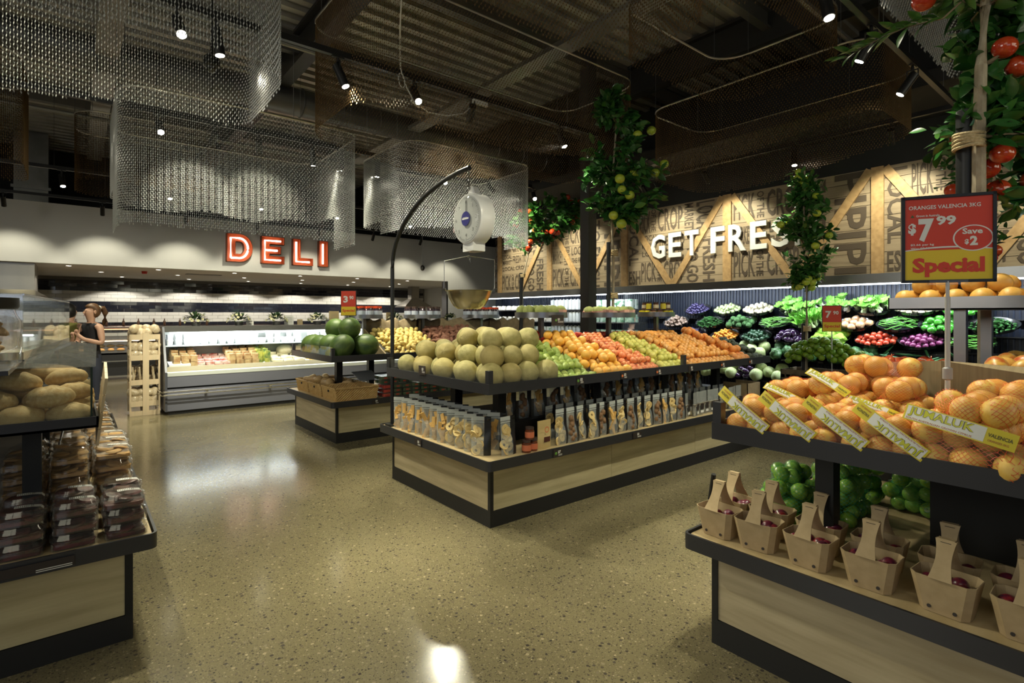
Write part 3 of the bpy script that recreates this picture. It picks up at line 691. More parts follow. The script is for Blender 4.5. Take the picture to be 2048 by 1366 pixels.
potm = mat('yellow_potato_skin', (.64, .46, .12), .55, 0, (.74, .57, .20), 6, rnd=(.60, .46, .17))
spotm = mat('purple_sweet_potato_skin', (.20, .075, .055), .6, 0, (.30, .14, .09), 6, rnd=(.26, .12, .075))
mangom = mat('mango_skin', (.58, .33, .06), .34, 0, (.42, .07, .02), 1.6, rnd=(.66, .42, .10), lo=.42, hi=.6)
rpearm = mat('red_pear_skin', (.26, .022, .014), .18, 0, (.42, .10, .02), 2, coat=.5, rnd=(.38, .05, .02))
plumm = mat('plum_skin', (.045, .012, .035), .28, 0, (.30, .022, .025), 1.8, rnd=(.10, .02, .05), coat=.3)
butm = mat('butternut_skin', (.52, .34, .16), .5, 0, (.60, .42, .21), 4)
orange_me = sphere_me('orange', orangem, lambda p: Vector((p.x, p.y, p.z*.94)), 14, 10)
val_me = sphere_me('orange', valm, lambda p: Vector((p.x, p.y, p.z*.93-(.10*max(0, .25-math.hypot(p.x, p.y))*4 if p.z > 0 else 0))), 20, 14)
mand_me = sphere_me('mandarin', mandm, lambda p: Vector((p.x, p.y, p.z*.84)), 12, 8)
melon_me = sphere_me('melon', melonm, lambda p: p*(1+.012*math.cos(5*math.atan2(p.y, p.x))), 24, 16)
wmel_me = sphere_me('watermelon', wmelm, None, 24, 16, 1, 1, 1.12)
pear_me = prod('pear', MB().lathe([(0, -.95), (.35, -.93), (.72, -.75), (.92, -.4), (.95, -.1), (.80, .30), (.55, .65), (.42, .95), (.33, 1.2), (.15, 1.3), (0, 1.28)], 12).tube([(0, 0, 1.25), (.08, 0, 1.6)], .05, 5), pearm, 180)
apple_y = sphere_me('apple', yapm, apple_fn, 12, 9); nect_me = sphere_me('nectarine', nectm, apple_fn, 12, 9)
apple_r = sphere_me('apple', redapm, apple_fn, 16, 12)
apple_g = prod('apple', MB().ball((0, 0, 0), 1, None, None, 16, 12, fn=apple_fn).tube([(0, 0, .72), (.05, .03, 1.1)], .05, 5), gapm)
tap_me = prod('apple', MB().ball((0, 0, 0), 1, None, None, 20, 14, fn=apple_fn), treeap); tgp_me = prod('apple', MB().ball((0, 0, 0), 1, None, None, 16, 12, fn=apple_fn), grnap)
lime_me = sphere_me('lime', limem, lambda p: Vector((p.x, p.y, p.z*1.12+(.1 if abs(p.z) > .98 else 0)*(1 if p.z > 0 else -1))), 12, 9)
def lumpy(k, a): 
    q = [R.uniform(0, 6) for _ in range(6)]
    return lambda p: Vector((p.x*(1+a*math.sin(k*p.y+q[0])), p.y*(1+a*math.sin(k*p.z+q[1])), p.z*(1+a*math.sin(k*p.x+q[2]))))
pot_me = sphere_me('potato', potm, lumpy(3, .10), 10, 7, 1, .8, 1.2); spot_me = sphere_me('sweet_potato', spotm, lumpy(3, .14), 10, 7, .8, .8, 1.7)
mango_me = sphere_me('mango', mangom, lambda p: Vector((p.x*(1-.15*p.z), p.y*.85, p.z*1.25)), 16, 12)
rpear_me = prod('pear', MB().lathe([(0, -.95), (.35, -.93), (.75, -.72), (.95, -.35), (.93, 0), (.70, .45), (.46, .85), (.36, 1.1), (.2, 1.25), (0, 1.2)], 16).tube([(0, 0, 1.15), (.1, 0, 1.6)], .05, 5), rpearm, 180)
plum_me = sphere_me('plum', plumm, lambda p: p*(1-.05*max(0, math.cos(math.atan2(p.y, p.x)))), 14, 10)
but_me = prod('butternut_pumpkin', MB().lathe([(0, -1), (.5, -.93), (.85, -.6), (.92, -.2), (.72, .2), (.52, .6), (.50, 1.2), (.42, 1.5), (.15, 1.62), (0, 1.6)], 16), butm)

def put(name, me, label, cat, group, loc, r, rotv=None, **kw):
    return ob(name, me, None, loc, rotv or RXY(), r, label=label, category=cat, group=group)
def slope_pile(name, me, label, cat, x0, x1, y0, y1, r, zf, group=None, layers=1, jit=.12, lim=400, up=0):
    """hexagonal rows of fruit on the sloping liner zf(x, y); extra layers sit in the hollows"""
    group = group or name+'s: '+label; n = 0
    for L_ in range(layers):
        dy = 2*r*.87; ny = int((y1-y0-2*r)/dy)+1
        for j in range(max(ny, 1)):
            y = y0+r+j*dy+L_*r*.6
            if y > y1-r*.5: continue
            nx = int((x1-x0)/(2*r*1.02))
            for i in range(nx):
                x = x0+r+i*2*r*1.02+((j+L_) % 2)*r
                if x > x1-r*.6: continue
                if L_ and (R.random() < .12*L_ or x < x0+2*r*L_*.8 or x > x1-2*r*L_*.8 or (j < L_)): continue
                z = zf(x, y)+r*.98+L_*r*1.45
                put(name, me, label, cat, group, (x+R.uniform(-jit, jit)*r, y+R.uniform(-jit, jit)*r, z+R.uniform(-.04, .08)*r), r*R.uniform(.94, 1.05), up and (R.uniform(-.3, .3), R.uniform(-.3, .3), R.uniform(0, 6)) or None)
                n += 1
    return n
# sloping liners under the fruit (black riser boxes)
def riser(label, x0, x1, y0, ym, y1, z0, zm):
    V = []
    for x in (x0, x1): V += [(x, y0, z0-.03), (x, y0, z0), (x, ym, zm), (x, y1, z0), (x, y1, z0-.03)]
    F = [(0, 1, 2, 3, 4), (9, 8, 7, 6, 5)]+[(i, i+5, (i+1) % 5+5, (i+1) % 5) for i in range(5)]
    ob('display_riser', MB().add(V, F), None, mats=blackm, ang=0, label=label, category='riser')
zfc = lambda x, y: 1.012+max(0, min(1, (y-3.12)/.70))*.235
riser('black sloping riser under the fruit of the middle stand', 2.97, 6.38, 3.06, 3.85, 4.58, 1.012, 1.262)
# melons in a stepped heap at the end of the tray
ML = 'pale netted rockmelon in the heap at the end of the middle stand'; mg = 'rockmelons heaped on the middle stand'; mr = .092
for L_, (xa, xb, ya, yb) in enumerate(((2.36, 2.98, 3.15, 4.56), (2.45, 2.96, 3.25, 4.45), (2.55, 2.96, 3.38, 4.02))):
    y = ya; j = 0
    while y < yb:
        x = xa+(.08 if j % 2 else 0)
        while x < xb:
            if not (L_ == 2 and y > 4.1): put('melon', melon_me, 'pale netted rockmelon in the %s of the melon heap' % ('bottom layer', 'middle layer', 'top layer')[L_], 'melon', mg+' %d' % L_, (x+R.uniform(-.008, .008), y+R.uniform(-.008, .008), 1.012+mr+L_*.125), mr*R.uniform(.93, 1.06))
            x += .182
        y += .160; j += 1
slope_pile('pear', pear_me, 'green pear in the pile between the melons and the oranges', 'pear', 2.98, 3.44, 3.07, 3.86, .036, zfc, 'green pears on the middle stand', 2, up=0)
slope_pile('orange', orange_me, 'large orange in the pile between the pears and the nectarines', 'orange', 3.44, 3.93, 3.07, 3.90, .047, zfc, 'oranges on the middle stand', 2)
slope_pile('nectarine', nect_me, 'red and yellow nectarine in the pile beside the yellow apples', 'nectarine', 3.94, 4.36, 3.07, 3.84, .036, zfc, 'nectarines on the middle stand', 2)
slope_pile('apple', apple_y, 'pale yellow apple in the pile next to the nectarines', 'apple', 4.37, 4.80, 3.07, 3.88, .037, zfc, 'yellow apples on the middle stand', 2)
slope_pile('mandarin', mand_me, 'mandarin in the broad pile at the far end of the middle stand', 'mandarin', 4.82, 5.75, 3.07, 3.90, .036, zfc, 'mandarins on the middle stand', 2)
slope_pile('tangelo', sphere_me('tangelo', mat('tangelo_peel', (.84, .30, .06), .4, rnd=(.86, .38, .10))), 'large orange tangelo beside the mandarins at the tray end', 'tangelo', 5.77, 6.10, 3.07, 3.90, .045, zfc, 'tangelos on the middle stand', 2)
slope_pile('avocado', sphere_me('avocado', mat('avocado_skin', (.022, .035, .015), .5, bump=.4, bscale=30), None, 10, 8, 1, 1, 1.35), 'dark avocado at the far end of the middle stand', 'avocado', 6.12, 6.36, 3.07, 3.6, .035, zfc, 'avocados on the middle stand', 2)
zfb = lambda x, y: 1.25-max(0, y-3.9)*.36
slope_pile('apple', apple_r, 'dark red apple on the back slope of the middle stand', 'apple', 3.0, 3.7, 3.88, 4.2, .038, lambda x, y: 1.26, 'red apples behind the pears', 2)
slope_pile('apple', apple_r, 'red apple behind the oranges on the middle stand', 'apple', 3.9, 5.2, 3.92, 4.2, .036, lambda x, y: 1.24, 'red apples behind the oranges', 2)
ob('mesh_liner', MB().box(2.32, 2.97, 3.05, 3.2, 1.012, 1.02), None, mats=mat('crinkled_black_liner', (.02, .02, .02), .3, bump=.8, bscale=60), label='crinkled black plastic liner under the front melons', category='liner')
# second stand: watermelons, potatoes, sweet potatoes
WL = 'large dark green watermelon heaped at the end of the stand behind'
for wi, (x, y, z, r) in enumerate(((2.56, 6.48, 1.16, .145), (2.88, 6.50, 1.16, .15), (2.54, 6.80, 1.16, .145), (2.53, 7.12, 1.15, .14), (2.52, 7.40, 1.15, .14), (2.84, 6.82, 1.16, .145), (2.84, 7.14, 1.15, .14), (2.72, 6.63, 1.38, .14), (2.68, 7.0, 1.37, .135), (2.85, 7.42, 1.15, .13))):
    put('watermelon', wmel_me, 'dark green watermelon '+('at the front corner of its tray', 'next to the sloping cardboard divider', 'second along the tray end', 'third along the tray end', 'fourth along the tray end', 'in the inner row behind the divider one', 'in the middle of the inner row', 'on top of the heap, at the right', 'on top of the heap, at the left', 'at the far inner corner of the heap')[wi], 'watermelon', 'watermelons on the stand behind', (x, y, z), r)
zf2 = lambda x, y: 1.012+max(0, min(1, (y-6.4)/.7))*.27
riser('black sloping riser under the potatoes on the stand behind', 3.10, 6.48, 6.32, 7.05, 7.72, 1.012, 1.29)
slope_pile('potato', pot_me, 'small yellow potato in the pile beside the watermelons', 'potato', 3.15, 3.95, 6.33, 7.05, .036, zf2, 'yellow potatoes on the stand behind', 2, jit=.5)
slope_pile('sweet_potato', spot_me, 'purple sweet potato piled behind the melons', 'sweet potato', 3.98, 4.9, 6.33, 7.1, .036, zf2, 'purple sweet potatoes on the stand behind', 2, jit=.5)
slope_pile('brown_potato', pot_me, 'potato piled at the far end of the stand behind', 'potato', 4.95, 6.3, 6.33, 7.0, .04, zf2, 'potatoes at the far end of the stand behind', 1)
pts = [(6.33, 1.02), (7.05, 1.02), (7.05, 1.36), (6.40, 1.06)]
ob('bin_divider', MB().add([(3.09, y, z) for y, z in pts]+[(3.11, y, z) for y, z in pts], [(0, 1, 2, 3), (7, 6, 5, 4), (0, 4, 5, 1), (1, 5, 6, 2), (2, 6, 7, 3), (3, 7, 4, 0)]), None, mats=card, ang=0, label='sloping cardboard divider between the watermelons and the potatoes', category='divider')
sack = mat('brown_sacking', (.20, .15, .09), .95, 0, (.27, .21, .13), 14, bump=.4, bscale=60)
for x0, x1, lb in ((3.15, 3.95, 'brown paper sack wall behind the yellow potatoes'), (3.98, 5.3, 'brown sacking roll behind the purple sweet potatoes'), (5.3, 6.3, 'brown sacking at the far end of the stand behind')):
    mb = MB(); n_ = 12; V = []; 
    for i in range(n_+1):
        x = x0+(x1-x0)*i/n_; s = .02*math.sin(i*1.7)
        V += [(x, 7.12+s, 1.2), (x, 7.10+s, 1.46+.03*math.sin(i*2.1)), (x, 7.15+s, 1.49+.03*math.sin(i*2.1)), (x, 7.24+s, 1.44), (x, 7.24+s, 1.2)]
    F = [(5*i+k, 5*i+k+1, 5*i+k+6, 5*i+k+5) for i in range(n_) for k in range(4)]
    ob('potato_sack', mb.add(V, F), None, mats=sack, label=lb, category='sack', ang=80)
# round metal plates on stalks along the centre lines
def plate(x, y, z, r, label, zb=1.25):
    t = thing('round_plate_stand', label, 'plate stand', (x, y, 0))
    ob('stem', MB().box(-.022, .022, -.022, .022, zb, z), t, mats=steeld)
    ob('dish', MB().lathe([(0, z), (r, z), (r, z+.055), (r-.006, z+.055), (r-.006, z+.008), (0, z+.008)], 32), t, mats=mat('brushed_plate_rim', (.24, .24, .26), .3, .9))
    return z+.008
def posY(px, Y): 
    u = (px-1024)/1076; return Y*(.6307+.776*u)/(.776-.6307*u)
def jar(x, y, z, h, r, label, grp, glassm, lidm, lab=None):
    t = thing('jar', label, 'jar', (x, y, z), (0, 0, R.uniform(0, 6)), group=grp)
    ob('body', MB().lathe([(0, 0), (r, 0), (r, h*.72), (r*.8, h*.8), (r*.8, h*.84)], 12), t, mats=glassm)
    ob('lid', MB().lathe([(r*.9, h*.82), (r*.92, h), (0, h)], 12), t, mats=lidm)
    if lab: ob('label', MB().lathe([(r*1.02, h*.15), (r*1.02, h*.62)], 12, cap=False), t, mats=lab)
darkj = mat('dark_sauce_glass', (.03, .02, .03), .12, coat=.4); olid = mat('orange_red_lid', (.62, .07, .02), .4); blab = mat('pale_blue_label', (.45, .50, .62), .5)
ylid = mat('dark_lid', (.06, .035, .03), .35); honey = mat('yellow_curd', (.66, .55, .03), .25, coat=.4); brn = mat('brown_preserve', (.17, .06, .02), .2, coat=.5); creaml = mat('cream_label', (.70, .62, .45), .6)
for px, lidm, lb, n_ in ((728, olid, 'with orange-lidded jars near the red price sign', 1), (845, ylid, 'with dark jars beyond the curved black arm', 1), (962, olid, 'with orange-lidded jars below the weighing bowl', 1)):
    X = posY(px, 7.1); d = X*.6307+7.1*.776
    z = plate(X, 7.1, 1.50, 37*d/1076, 'round metal plate on a stalk '+lb)
    rr = 37*d/1076-.055
    for k in range(12):
        a = 2*PI*k/12; jar(X+rr*math.cos(a), 7.1+rr*math.sin(a), z, .165, .046, 'small jar on the round plate '+lb, 'jars on the plate '+lb, darkj, lidm, blab)
capple = mat('custard_apple_skin', (.32, .38, .10), .6, 0, (.42, .46, .16), 8, bump=.9, bscale=14)
def knob_fn(p):
    a = math.atan2(p.y, p.x); t = math.acos(max(-1, min(1, p.z/(p.length or 1)))); return p*(1+.06*math.sin(7*a+(3 if int(t*3) % 2 else 0))*math.sin(9*t))
ca_me = sphere_me('custard_apple', capple, knob_fn, 28, 18)
pinkp = mat('pink_tissue_wrap', (.72, .42, .36), .8)
wrapm = MB().lathe([(0, -.9), (.6, -.8), (1.05, -.3), (1.25, .25), (1.05, .15), (.9, -.2)], 9, cap=False).mesh('tissue_wrap', pinkp, 0)
for px, lb, pink in ((1082, 'left plate', 0), (1217, 'right plate, by the green apple tree', 1)):
    X = posY(px, 3.98); d = X*.6307+3.98*.776; rr = 53*d/1076
    z = plate(X, 3.98, 1.522, rr, 'round metal plate of custard apples, '+lb)
    k = 0
    for (ring, nn) in ((rr-.065, 10), (rr-.18, 4)):
        for q in range(nn):
            a = 2*PI*q/nn+.2; t = thing('custard_apple', 'knobbly green custard apple on the round plate, '+lb, 'custard apple', (X+ring*math.cos(a), 3.98+ring*math.sin(a), z+.058), (R.uniform(-.2, .2), R.uniform(-.2, .2), R.uniform(0, 6)), 'custard apples, '+lb, .056)
            ob('fruit', ca_me, t)
            if pink or (q == 8): ob('tissue_wrap', wrapm, t, (0, 0, -.1))
X = posY(1312, 3.98); d = X*.6307+3.98*.776; rr = 33*d/1076
z = plate(X, 3.98, 1.530, rr+.02, 'round metal plate stacked with yellow and brown jars')
for lay in range(2):
    for q in range(14-4*lay):
        a = 2*PI*q/(14-4*lay); rq = rr-.03-lay*.03; yel = (q % 5 < 3) if lay == 0 else q % 2
        jar(X+rq*math.cos(a), 3.98+rq*math.sin(a), z+lay*.084, .082, .033, ('small jar of yellow curd' if yel else 'small jar of brown preserve')+(' in the lower ring of the stacked plate' if not lay else ' in the upper ring of the stacked plate'), 'curd jars %d %d' % (lay, yel), honey if yel else brn, ylid, honey if yel else creaml)
ticket(posY(1130, 3.6), 3.70, 1.50, '-y', 'dark price ticket with a green fruit picture on the left custard apple plate', '$3', fr_g, .16, .10)
# ================================================================== POUCHES, JARS (lower shelf of the middle stand)
pblack = mat('black_pouch_foil', (.014, .014, .016), .38)
appl = mat('dried_apple_slice', (.80, .66, .34), .7, 0, (.74, .50, .18), 6); mang = mat('dried_mango', (.70, .38, .08), .6, 0, (.78, .52, .2), 6); figm = mat('dried_fig', (.17, .085, .04), .7, 0, (.30, .17, .08), 8)
def ring_mesh():
    mb = MB(); n = 14; V = []
    for k in range(n):
        a = 2*PI*k/n
        for r_, h in ((1, -.12), (1.04, 0), (1, .12), (.35, .1), (.3, 0), (.35, -.1)): V.append((r_*math.cos(a)*(1+.05*math.sin(3*a)), r_*math.sin(a), h))
    F = [(6*k+q, 6*((k+1) % n)+q, 6*((k+1) % n)+(q+1) % 6, 6*k+(q+1) % 6) for k in range(n) for q in range(6)]
    return mb.add(V, F)
ring_a = ring_mesh().mesh('dried_apple_ring', appl, 60)
strip_m = MB().box(-.35, .35, -.12, .12, -1, 1).mesh('dried_mango_strip', mang, 0)
fig_m = sphere_me('dried_fig_piece', figm, lumpy(4, .2), 8, 6)
def sheet(xa, xb, side, W, Hh, D):
    """front (side=-1) or back sheet of a stand-up pouch between xa and xb"""
    n, m_ = 5, 7; V = []; F = []
    for j in range(m_+1):
        z = Hh*j/m_; th = D*math.sin(min(1, j/m_*1.35+.25)*PI)**.7*.5 if j < m_-1 else .001
        for i in range(n+1):
            x = xa+(xb-xa)*i/n; e = max(0, 1-(abs(x)/(W/2))**2)**.5; V.append((x, side*(th*e+.0012), z))
    for j in range(m_):
        for i in range(n):
            q = (j*(n+1)+i, j*(n+1)+i+1, (j+1)*(n+1)+i+1, (j+1)*(n+1)+i); F.append(q if side < 0 else q[::-1])
    return V, F
PW, PH_, PD = .15, .285, .06
pc = MB().add(*sheet(-PW/2, PW*.16, -1, PW, PH_, PD)).add(*sheet(-PW/2, PW*.16, 1, PW, PH_, PD)).mesh('clear_window', film, 180)
pk = MB().add(*sheet(PW*.16, PW/2, -1, PW, PH_, PD)).add(*sheet(PW*.16, PW/2, 1, PW, PH_, PD)).box(PW*.16, PW/2, -.002, .002, PH_-.03, PH_).mesh('black_foil', pblack, 180)
pz = MB().box(-PW/2, PW*.16, -.004, -.0015, PH_-.045, PH_-.038).box(-PW/2, PW*.16, -.004, -.0015, PH_-.03, PH_).mesh('zip_strip', clear('zip_plastic', body=.55, gloss=.2, rough=.2), 0)
plb = MB().box(PW*.22, PW*.42, -.0225, -.022, .10, .19).mesh('small_print', mat('faint_grey_print', (.12, .13, .12), .6), 0)
def pouch(x, y, z, rz, kind, label, grp, s=1):
    t = thing('dried_fruit_pouch', label, 'pouch', (x, y, z), (R.uniform(-.05, .02), 0, rz), grp, s)
    ob('clear_window', pc, t); ob('black_foil', pk, t); ob('zip_strip', pz, t)
    for q in range(8):
        zz = .028+.023*q; xx = R.uniform(-.054, .004)
        me, sc = {'apple': (ring_a, .035), 'mango': (strip_m, .044), 'fig': (fig_m, .025)}[kind]
        ob('dried_'+{'apple': 'apple_ring', 'mango': 'mango_strip', 'fig': 'fruit_piece'}[kind], me, t, (xx, -.008+R.uniform(-.006, .006), zz+.006), (PI/2+R.uniform(-.5, .5), R.uniform(-.5, .5), R.uniform(-.6, .6)) if kind == 'apple' else (R.uniform(-.3, .3), R.uniform(-.5, .5), R.uniform(-.3, .3)), sc)
zs = .507
ye = [3.20+.125*k for k in range(11)]
for i, y in enumerate(ye):
    pouch(2.36+R.uniform(-.01, .01), y+.06, zs, -PI/2+.75, 'mango' if i > 3 else 'apple', 'clear and black pouch along the end shelf of the middle stand, %s from the corner' % ORD[i], 'pouches along the end shelf')
    pouch(2.54+R.uniform(-.01, .01), y+.12, zs+.0, -PI/2+.75, 'mango', 'clear and black pouch, rear row of the end shelf, %s from the corner' % ORD[i], 'pouches in the second end row')
pouch(2.52, 3.14, zs, .10, 'apple', 'clear and black pouch of dried apple rings at the front corner beside the honey jars', 'corner pouch')
for i in range(14):
    x = 3.06+.128*i; k = ('apple', 'fig', 'apple', 'apple', 'fig', 'mango')[i % 6]
    pouch(x, 3.13+R.uniform(-.01, .02), zs, R.uniform(-.05, .25), k, 'clear and black pouch, front row of the long shelf, %s after kraft pouch' % ORD[i], 'pouches in the front row of the long shelf')
    pouch(x+.04, 3.30, zs, R.uniform(-.05, .25), k, 'clear and black pouch in the second row of the long shelf, %s from the left' % ORD[i], 'pouches in the second row of the long shelf')
step = MB().box(2.75, 6.3, 3.46, 4.3, .507, .66)
ob('shelf_step', step, None, mats=blackm, label='black raised step at the back of the long lower shelf', category='step')
for i in range(17):
    pouch(2.85+.18*i, 3.55, .662, R.uniform(-.1, .15), ('mango', 'fig')[i % 2], 'pouch on the raised shaded step under the fruit tray, %s from the left' % ORD[i], 'pouches on the raised step')
herbm = mat('dried_beans', (.05, .04, .035), .6, 0, (.35, .30, .22), 30)
cb_win = MB().add(*sheet(-.05, .05, -1, .1, .24, .06)).add(*sheet(-.05, .05, 1, .1, .24, .06)).mesh('clear_bag', film, 180); cb_in = MB().rbox(-.042, .042, -.018, .018, .008, .12, .015).mesh('contents', herbm); cb_lb = MB().box(-.028, .028, -.034, -.0335, .06, .12).mesh('black_label', tagm, 0); cb_l2 = MB().box(-.026, .026, -.0342, -.034, .025, .05).mesh('white_label', paper, 0)
for i in range(10):
    t = thing('clear_bag', 'clear bag with black and white labels, %s past the pouches on the long shelf' % ORD[i], 'bag', (4.86+.115*i, 3.13+R.uniform(-.02, .03), zs), (0, 0, R.uniform(-.1, .3)), 'clear labelled bags on the long shelf')
    for n_, me in (('clear_bag_film', cb_win), ('contents', cb_in), ('black_label', cb_lb), ('white_label', cb_l2)): ob(n_, me, t)
for i in range(8):
    t = thing('clear_bag', 'clear bag in the second row past the pouches, %s from the left' % ORD[i], 'bag', (4.92+.13*i, 3.32, zs), (0, 0, R.uniform(-.1, .3)), 'clear labelled bags in the second row')
    for n_, me in (('clear_bag_film', cb_win), ('contents', cb_in), ('black_label', cb_lb)): ob(n_, me, t)
hj = mat('dark_honey', (.12, .03, .012), .1, coat=.6); hl = mat('orange_label', (.62, .17, .08), .55)
jar(2.67, 3.11, zs, .092, .036, 'dark jam jar with an orange label, left of the bottom pair', 'jam jars', hj, ylid, hl)
jar(2.745, 3.12, zs, .092, .036, 'dark jam jar with an orange label, right of the bottom pair', 'jam jars b', hj, ylid, hl)
jar(2.705, 3.115, zs+.094, .092, .036, 'dark jam jar with an orange label, stacked on top of the pair', 'jam jars c', hj, ylid, hl)
kp = mat('gold_kraft_pouch', (.58, .44, .20), .5)
t = thing('kraft_pouch', 'gold kraft stand-up pouch with a dark label beside the jam jars', 'pouch', (2.87, 3.13, zs), (0, 0, .08))
ob('pouch_body', MB().add(*sheet(-.075, .075, -1, .15, .215, .06)).add(*sheet(-.075, .075, 1, .15, .215, .06)), t, mats=kp, ang=180)
ob('dark_label', MB().box(-.035, .035, -.0325, -.032, .05, .09), t, mats=mat('maroon_label', (.08, .02, .015), .5), ang=0)
ob('round_logo', MB().lathe([(.016, 0), (.024, 0)], 20, M=T(0, -.03, .145) @ rot(PI/2, 'X'), cap=False), t, mats=hl, ang=0)
ob('cardboard_box', MB().box(0, .008, 0, .3, 0, .25).box(0, .3, 0, .008, 0, .25).box(.292, .3, 0, .3, 0, .25).box(0, .3, 0, .3, 0, .006), None, (6.02, 3.10, .507), mats=card, ang=0, label='open cardboard box at the far end of the long shelf', category='box')

# ================================================================== second stand: wicker baskets and punnets
wick = mat('wicker_cane', (.50, .31, .11), .6, 0, (.62, .42, .18), 25)
def basket(x0, x1, y0, y1, label):
    t = thing('wicker_basket', label, 'basket', (0, 0, 0))
    mb = MB(); H_ = .15; per = []
    for (xa, ya, xb, yb) in ((x0, y0, x1, y0), (x1, y0, x1, y1), (x1, y1, x0, y1), (x0, y1, x0, y0)):
        L_ = math.hypot(xb-xa, yb-ya); n_ = int(L_/.018)
        for k in range(n_): per.append((xa+(xb-xa)*k/n_, ya+(yb-ya)*k/n_))
    n_ = len(per); cx, cy = (x0+x1)/2, (y0+y1)/2; nz = 10; V = []
    for j in range(nz+1):
        z = zs+H_*j/nz; f = .93+.07*j/nz
        for i, (x, y) in enumerate(per):
            b = 1+(.012 if (i+j) % 2 else -.004); V.append((cx+(x-cx)*f*b, cy+(y-cy)*f*b, z))
    F = [(j*n_+i, j*n_+(i+1) % n_, (j+1)*n_+(i+1) % n_, (j+1)*n_+i) for j in range(nz) for i in range(n_)]
    V2 = [(cx+(x-cx)*.9, cy+(y-cy)*.9, z) for x, y, z in V]
    mb.add(V, F); mb.add([(cx+(x-cx)*.94, cy+(y-cy)*.94, z) for x, y, z in V], [f[::-1] for f in F])
    ob('woven_side', mb, t, mats=wick, ang=0); ob('basket_floor', MB().box(cx-(cx-x0)*.92, cx+(x1-cx)*.92, cy-(cy-y0)*.92, cy+(y1-cy)*.92, zs, zs+.008), t, mats=wick)
    pp = [(x, y, zs+H_+.003*math.sin(i)) for i, (x, y) in enumerate(per)]; pp.append(pp[0])
    ob('braided_rim', MB().tube(pp, [.009 if i % 2 else .012 for i in range(len(pp))], 6, cap=False), t, mats=wick)
    ob('hand_hole', MB().rbox(-.02, .02, -.004, .004, -.012, .012, .003), t, (x0-.001, cy, zs+.11), (0, 0, PI/2), mats=blackm)
basket(2.42, 2.97, 6.32, 6.80, 'wicker basket nearest the front corner, almost empty'); basket(2.42, 2.97, 6.83, 7.30, 'middle wicker basket of pumpkins'); basket(2.42, 2.97, 7.33, 7.80, 'wicker basket of pumpkins furthest along the end shelf')
for x, y, z, r, q in ((2.58, 6.98, .66, .07, 1), (2.74, 7.05, .67, .075, 1), (2.62, 7.18, .65, .07, 1), (2.84, 6.95, .64, .065, 1), (2.6, 7.42, .66, .07, 2), (2.75, 7.5, .66, .07, 2), (2.58, 7.62, .66, .07, 2), (2.80, 7.66, .65, .07, 2), (2.70, 6.62, .575, .06, 0), (2.84, 6.50, .575, .055, 0)):
    put('butternut_pumpkin', but_me, ['butternut pumpkin low in the nearly empty front basket', 'butternut pumpkin heaped in the middle wicker basket', 'butternut pumpkin heaped in the furthest wicker basket'][q], 'pumpkin', 'pumpkins in basket %d' % q, (x, y, z), r, (PI/2, R.uniform(-.4, .4), R.uniform(0, 6)))
straw = mat('strawberries', (.45, .015, .01), .35, 0, (.55, .04, .02), 60, bump=.4, bscale=120); dgr = mat('dark_green_punnet_contents', (.02, .06, .025), .4, 0, (.06, .12, .04), 60)
pn_b = MB().box(-.06, .06, -.05, .05, 0, .045).mesh('punnet_tray', pet, 0); pn_c = MB().rbox(-.052, .052, -.043, .043, .004, .042, .01).mesh('berries', straw); pn_d = MB().rbox(-.052, .052, -.043, .043, .004, .042, .01).mesh('contents', dgr); pn_l = MB().box(-.063, .063, -.053, .053, .045, .05).mesh('lid', pet, 0); pn_s = MB().box(-.022, .022, -.0512, -.0505, .016, .032).mesh('label', mat('punnet_label_red', (.42, .05, .03), .5), 0)
for cx_ in range(12):
    for lay in range(5 if cx_ < 4 else 3):
        for row in range(2):
            redp = cx_ == 0 and lay < 3
            t = thing('punnet', 'clear punnet with a red label in the end stack beside the wicker baskets' if redp else 'dark green punnet with a small red label stacked beside the wicker baskets', 'punnet', (3.10+.135*cx_+R.uniform(-.005, .005), 6.36+.12*row+(.08 if lay > 2 else 0), zs+.052*lay), (0, 0, R.uniform(-.05, .05)), 'punnets %d' % redp)
            ob('punnet_tray', pn_b, t); ob('berries' if redp else 'contents', pn_c if redp else pn_d, t); ob('lid', pn_l, t); ob('label', pn_s, t)
ob('price_board', MB().box(-.16, .16, -.11, .11, -.004, .004), None, (3.1, 7.0, .72), (.5, 0, .2), mats=mat('light_grey_board', (.45, .47, .48), .5), label='tilted grey board under the watermelon tray', category='board')
ob('bird_picture_card', MB().box(-.002, .002, -.58, .58, 0, .14), None, (2.392, 6.93, 1.02), mats=mat('pale_blue_print', (.40, .58, .62), .5, 0, (.50, .55, .12), 9, lo=.45, hi=.5), label='printed pale blue and green strip along the end of the watermelon tray', category='print')

# ================================================================== HANGING SCALE on a curved arm
t = thing('scale_arm', 'tall curved black arm rising from the corner of the middle stand', 'scale arm', (2.33, 4.66, .51))
arc = [(0, 0, 0), (0, 0, 1.0), (0, 0, 1.48)]
for k in range(1, 15):
    a = PI/2*k/14; arc.append((0, -1.28*(1-math.cos(a)), 1.48+.68*math.sin(a)))
ob('pole', MB().tube(arc, .0185, 12), t, mats=black); ob('foot', MB().rbox(-.05, .05, -.06, .06, -.002, .012, .01), t, mats=black)
ob('joint_ring', MB().lathe([(.02, 0), (.021, .012)], 12, cap=False), t, (0, 0, .55), mats=steel)
sx, sy = 2.33, 3.385
t = thing('hanging_scale', 'white dial scale hanging from the curved arm above the melons', 'scale', (sx, sy, 2.665))
def rr_(z): return MB().tube([(0, .016*math.cos(a), z+.016*math.sin(a)) for a in [2*PI*k/12 for k in range(13)]], .004, 6)
for k, z in enumerate((-.03, -.09, -.15)):
    ob('chain_ring', rr_(z), t, (0, 0, 0), (0, 0, .6*(k % 2)), mats=chrome)
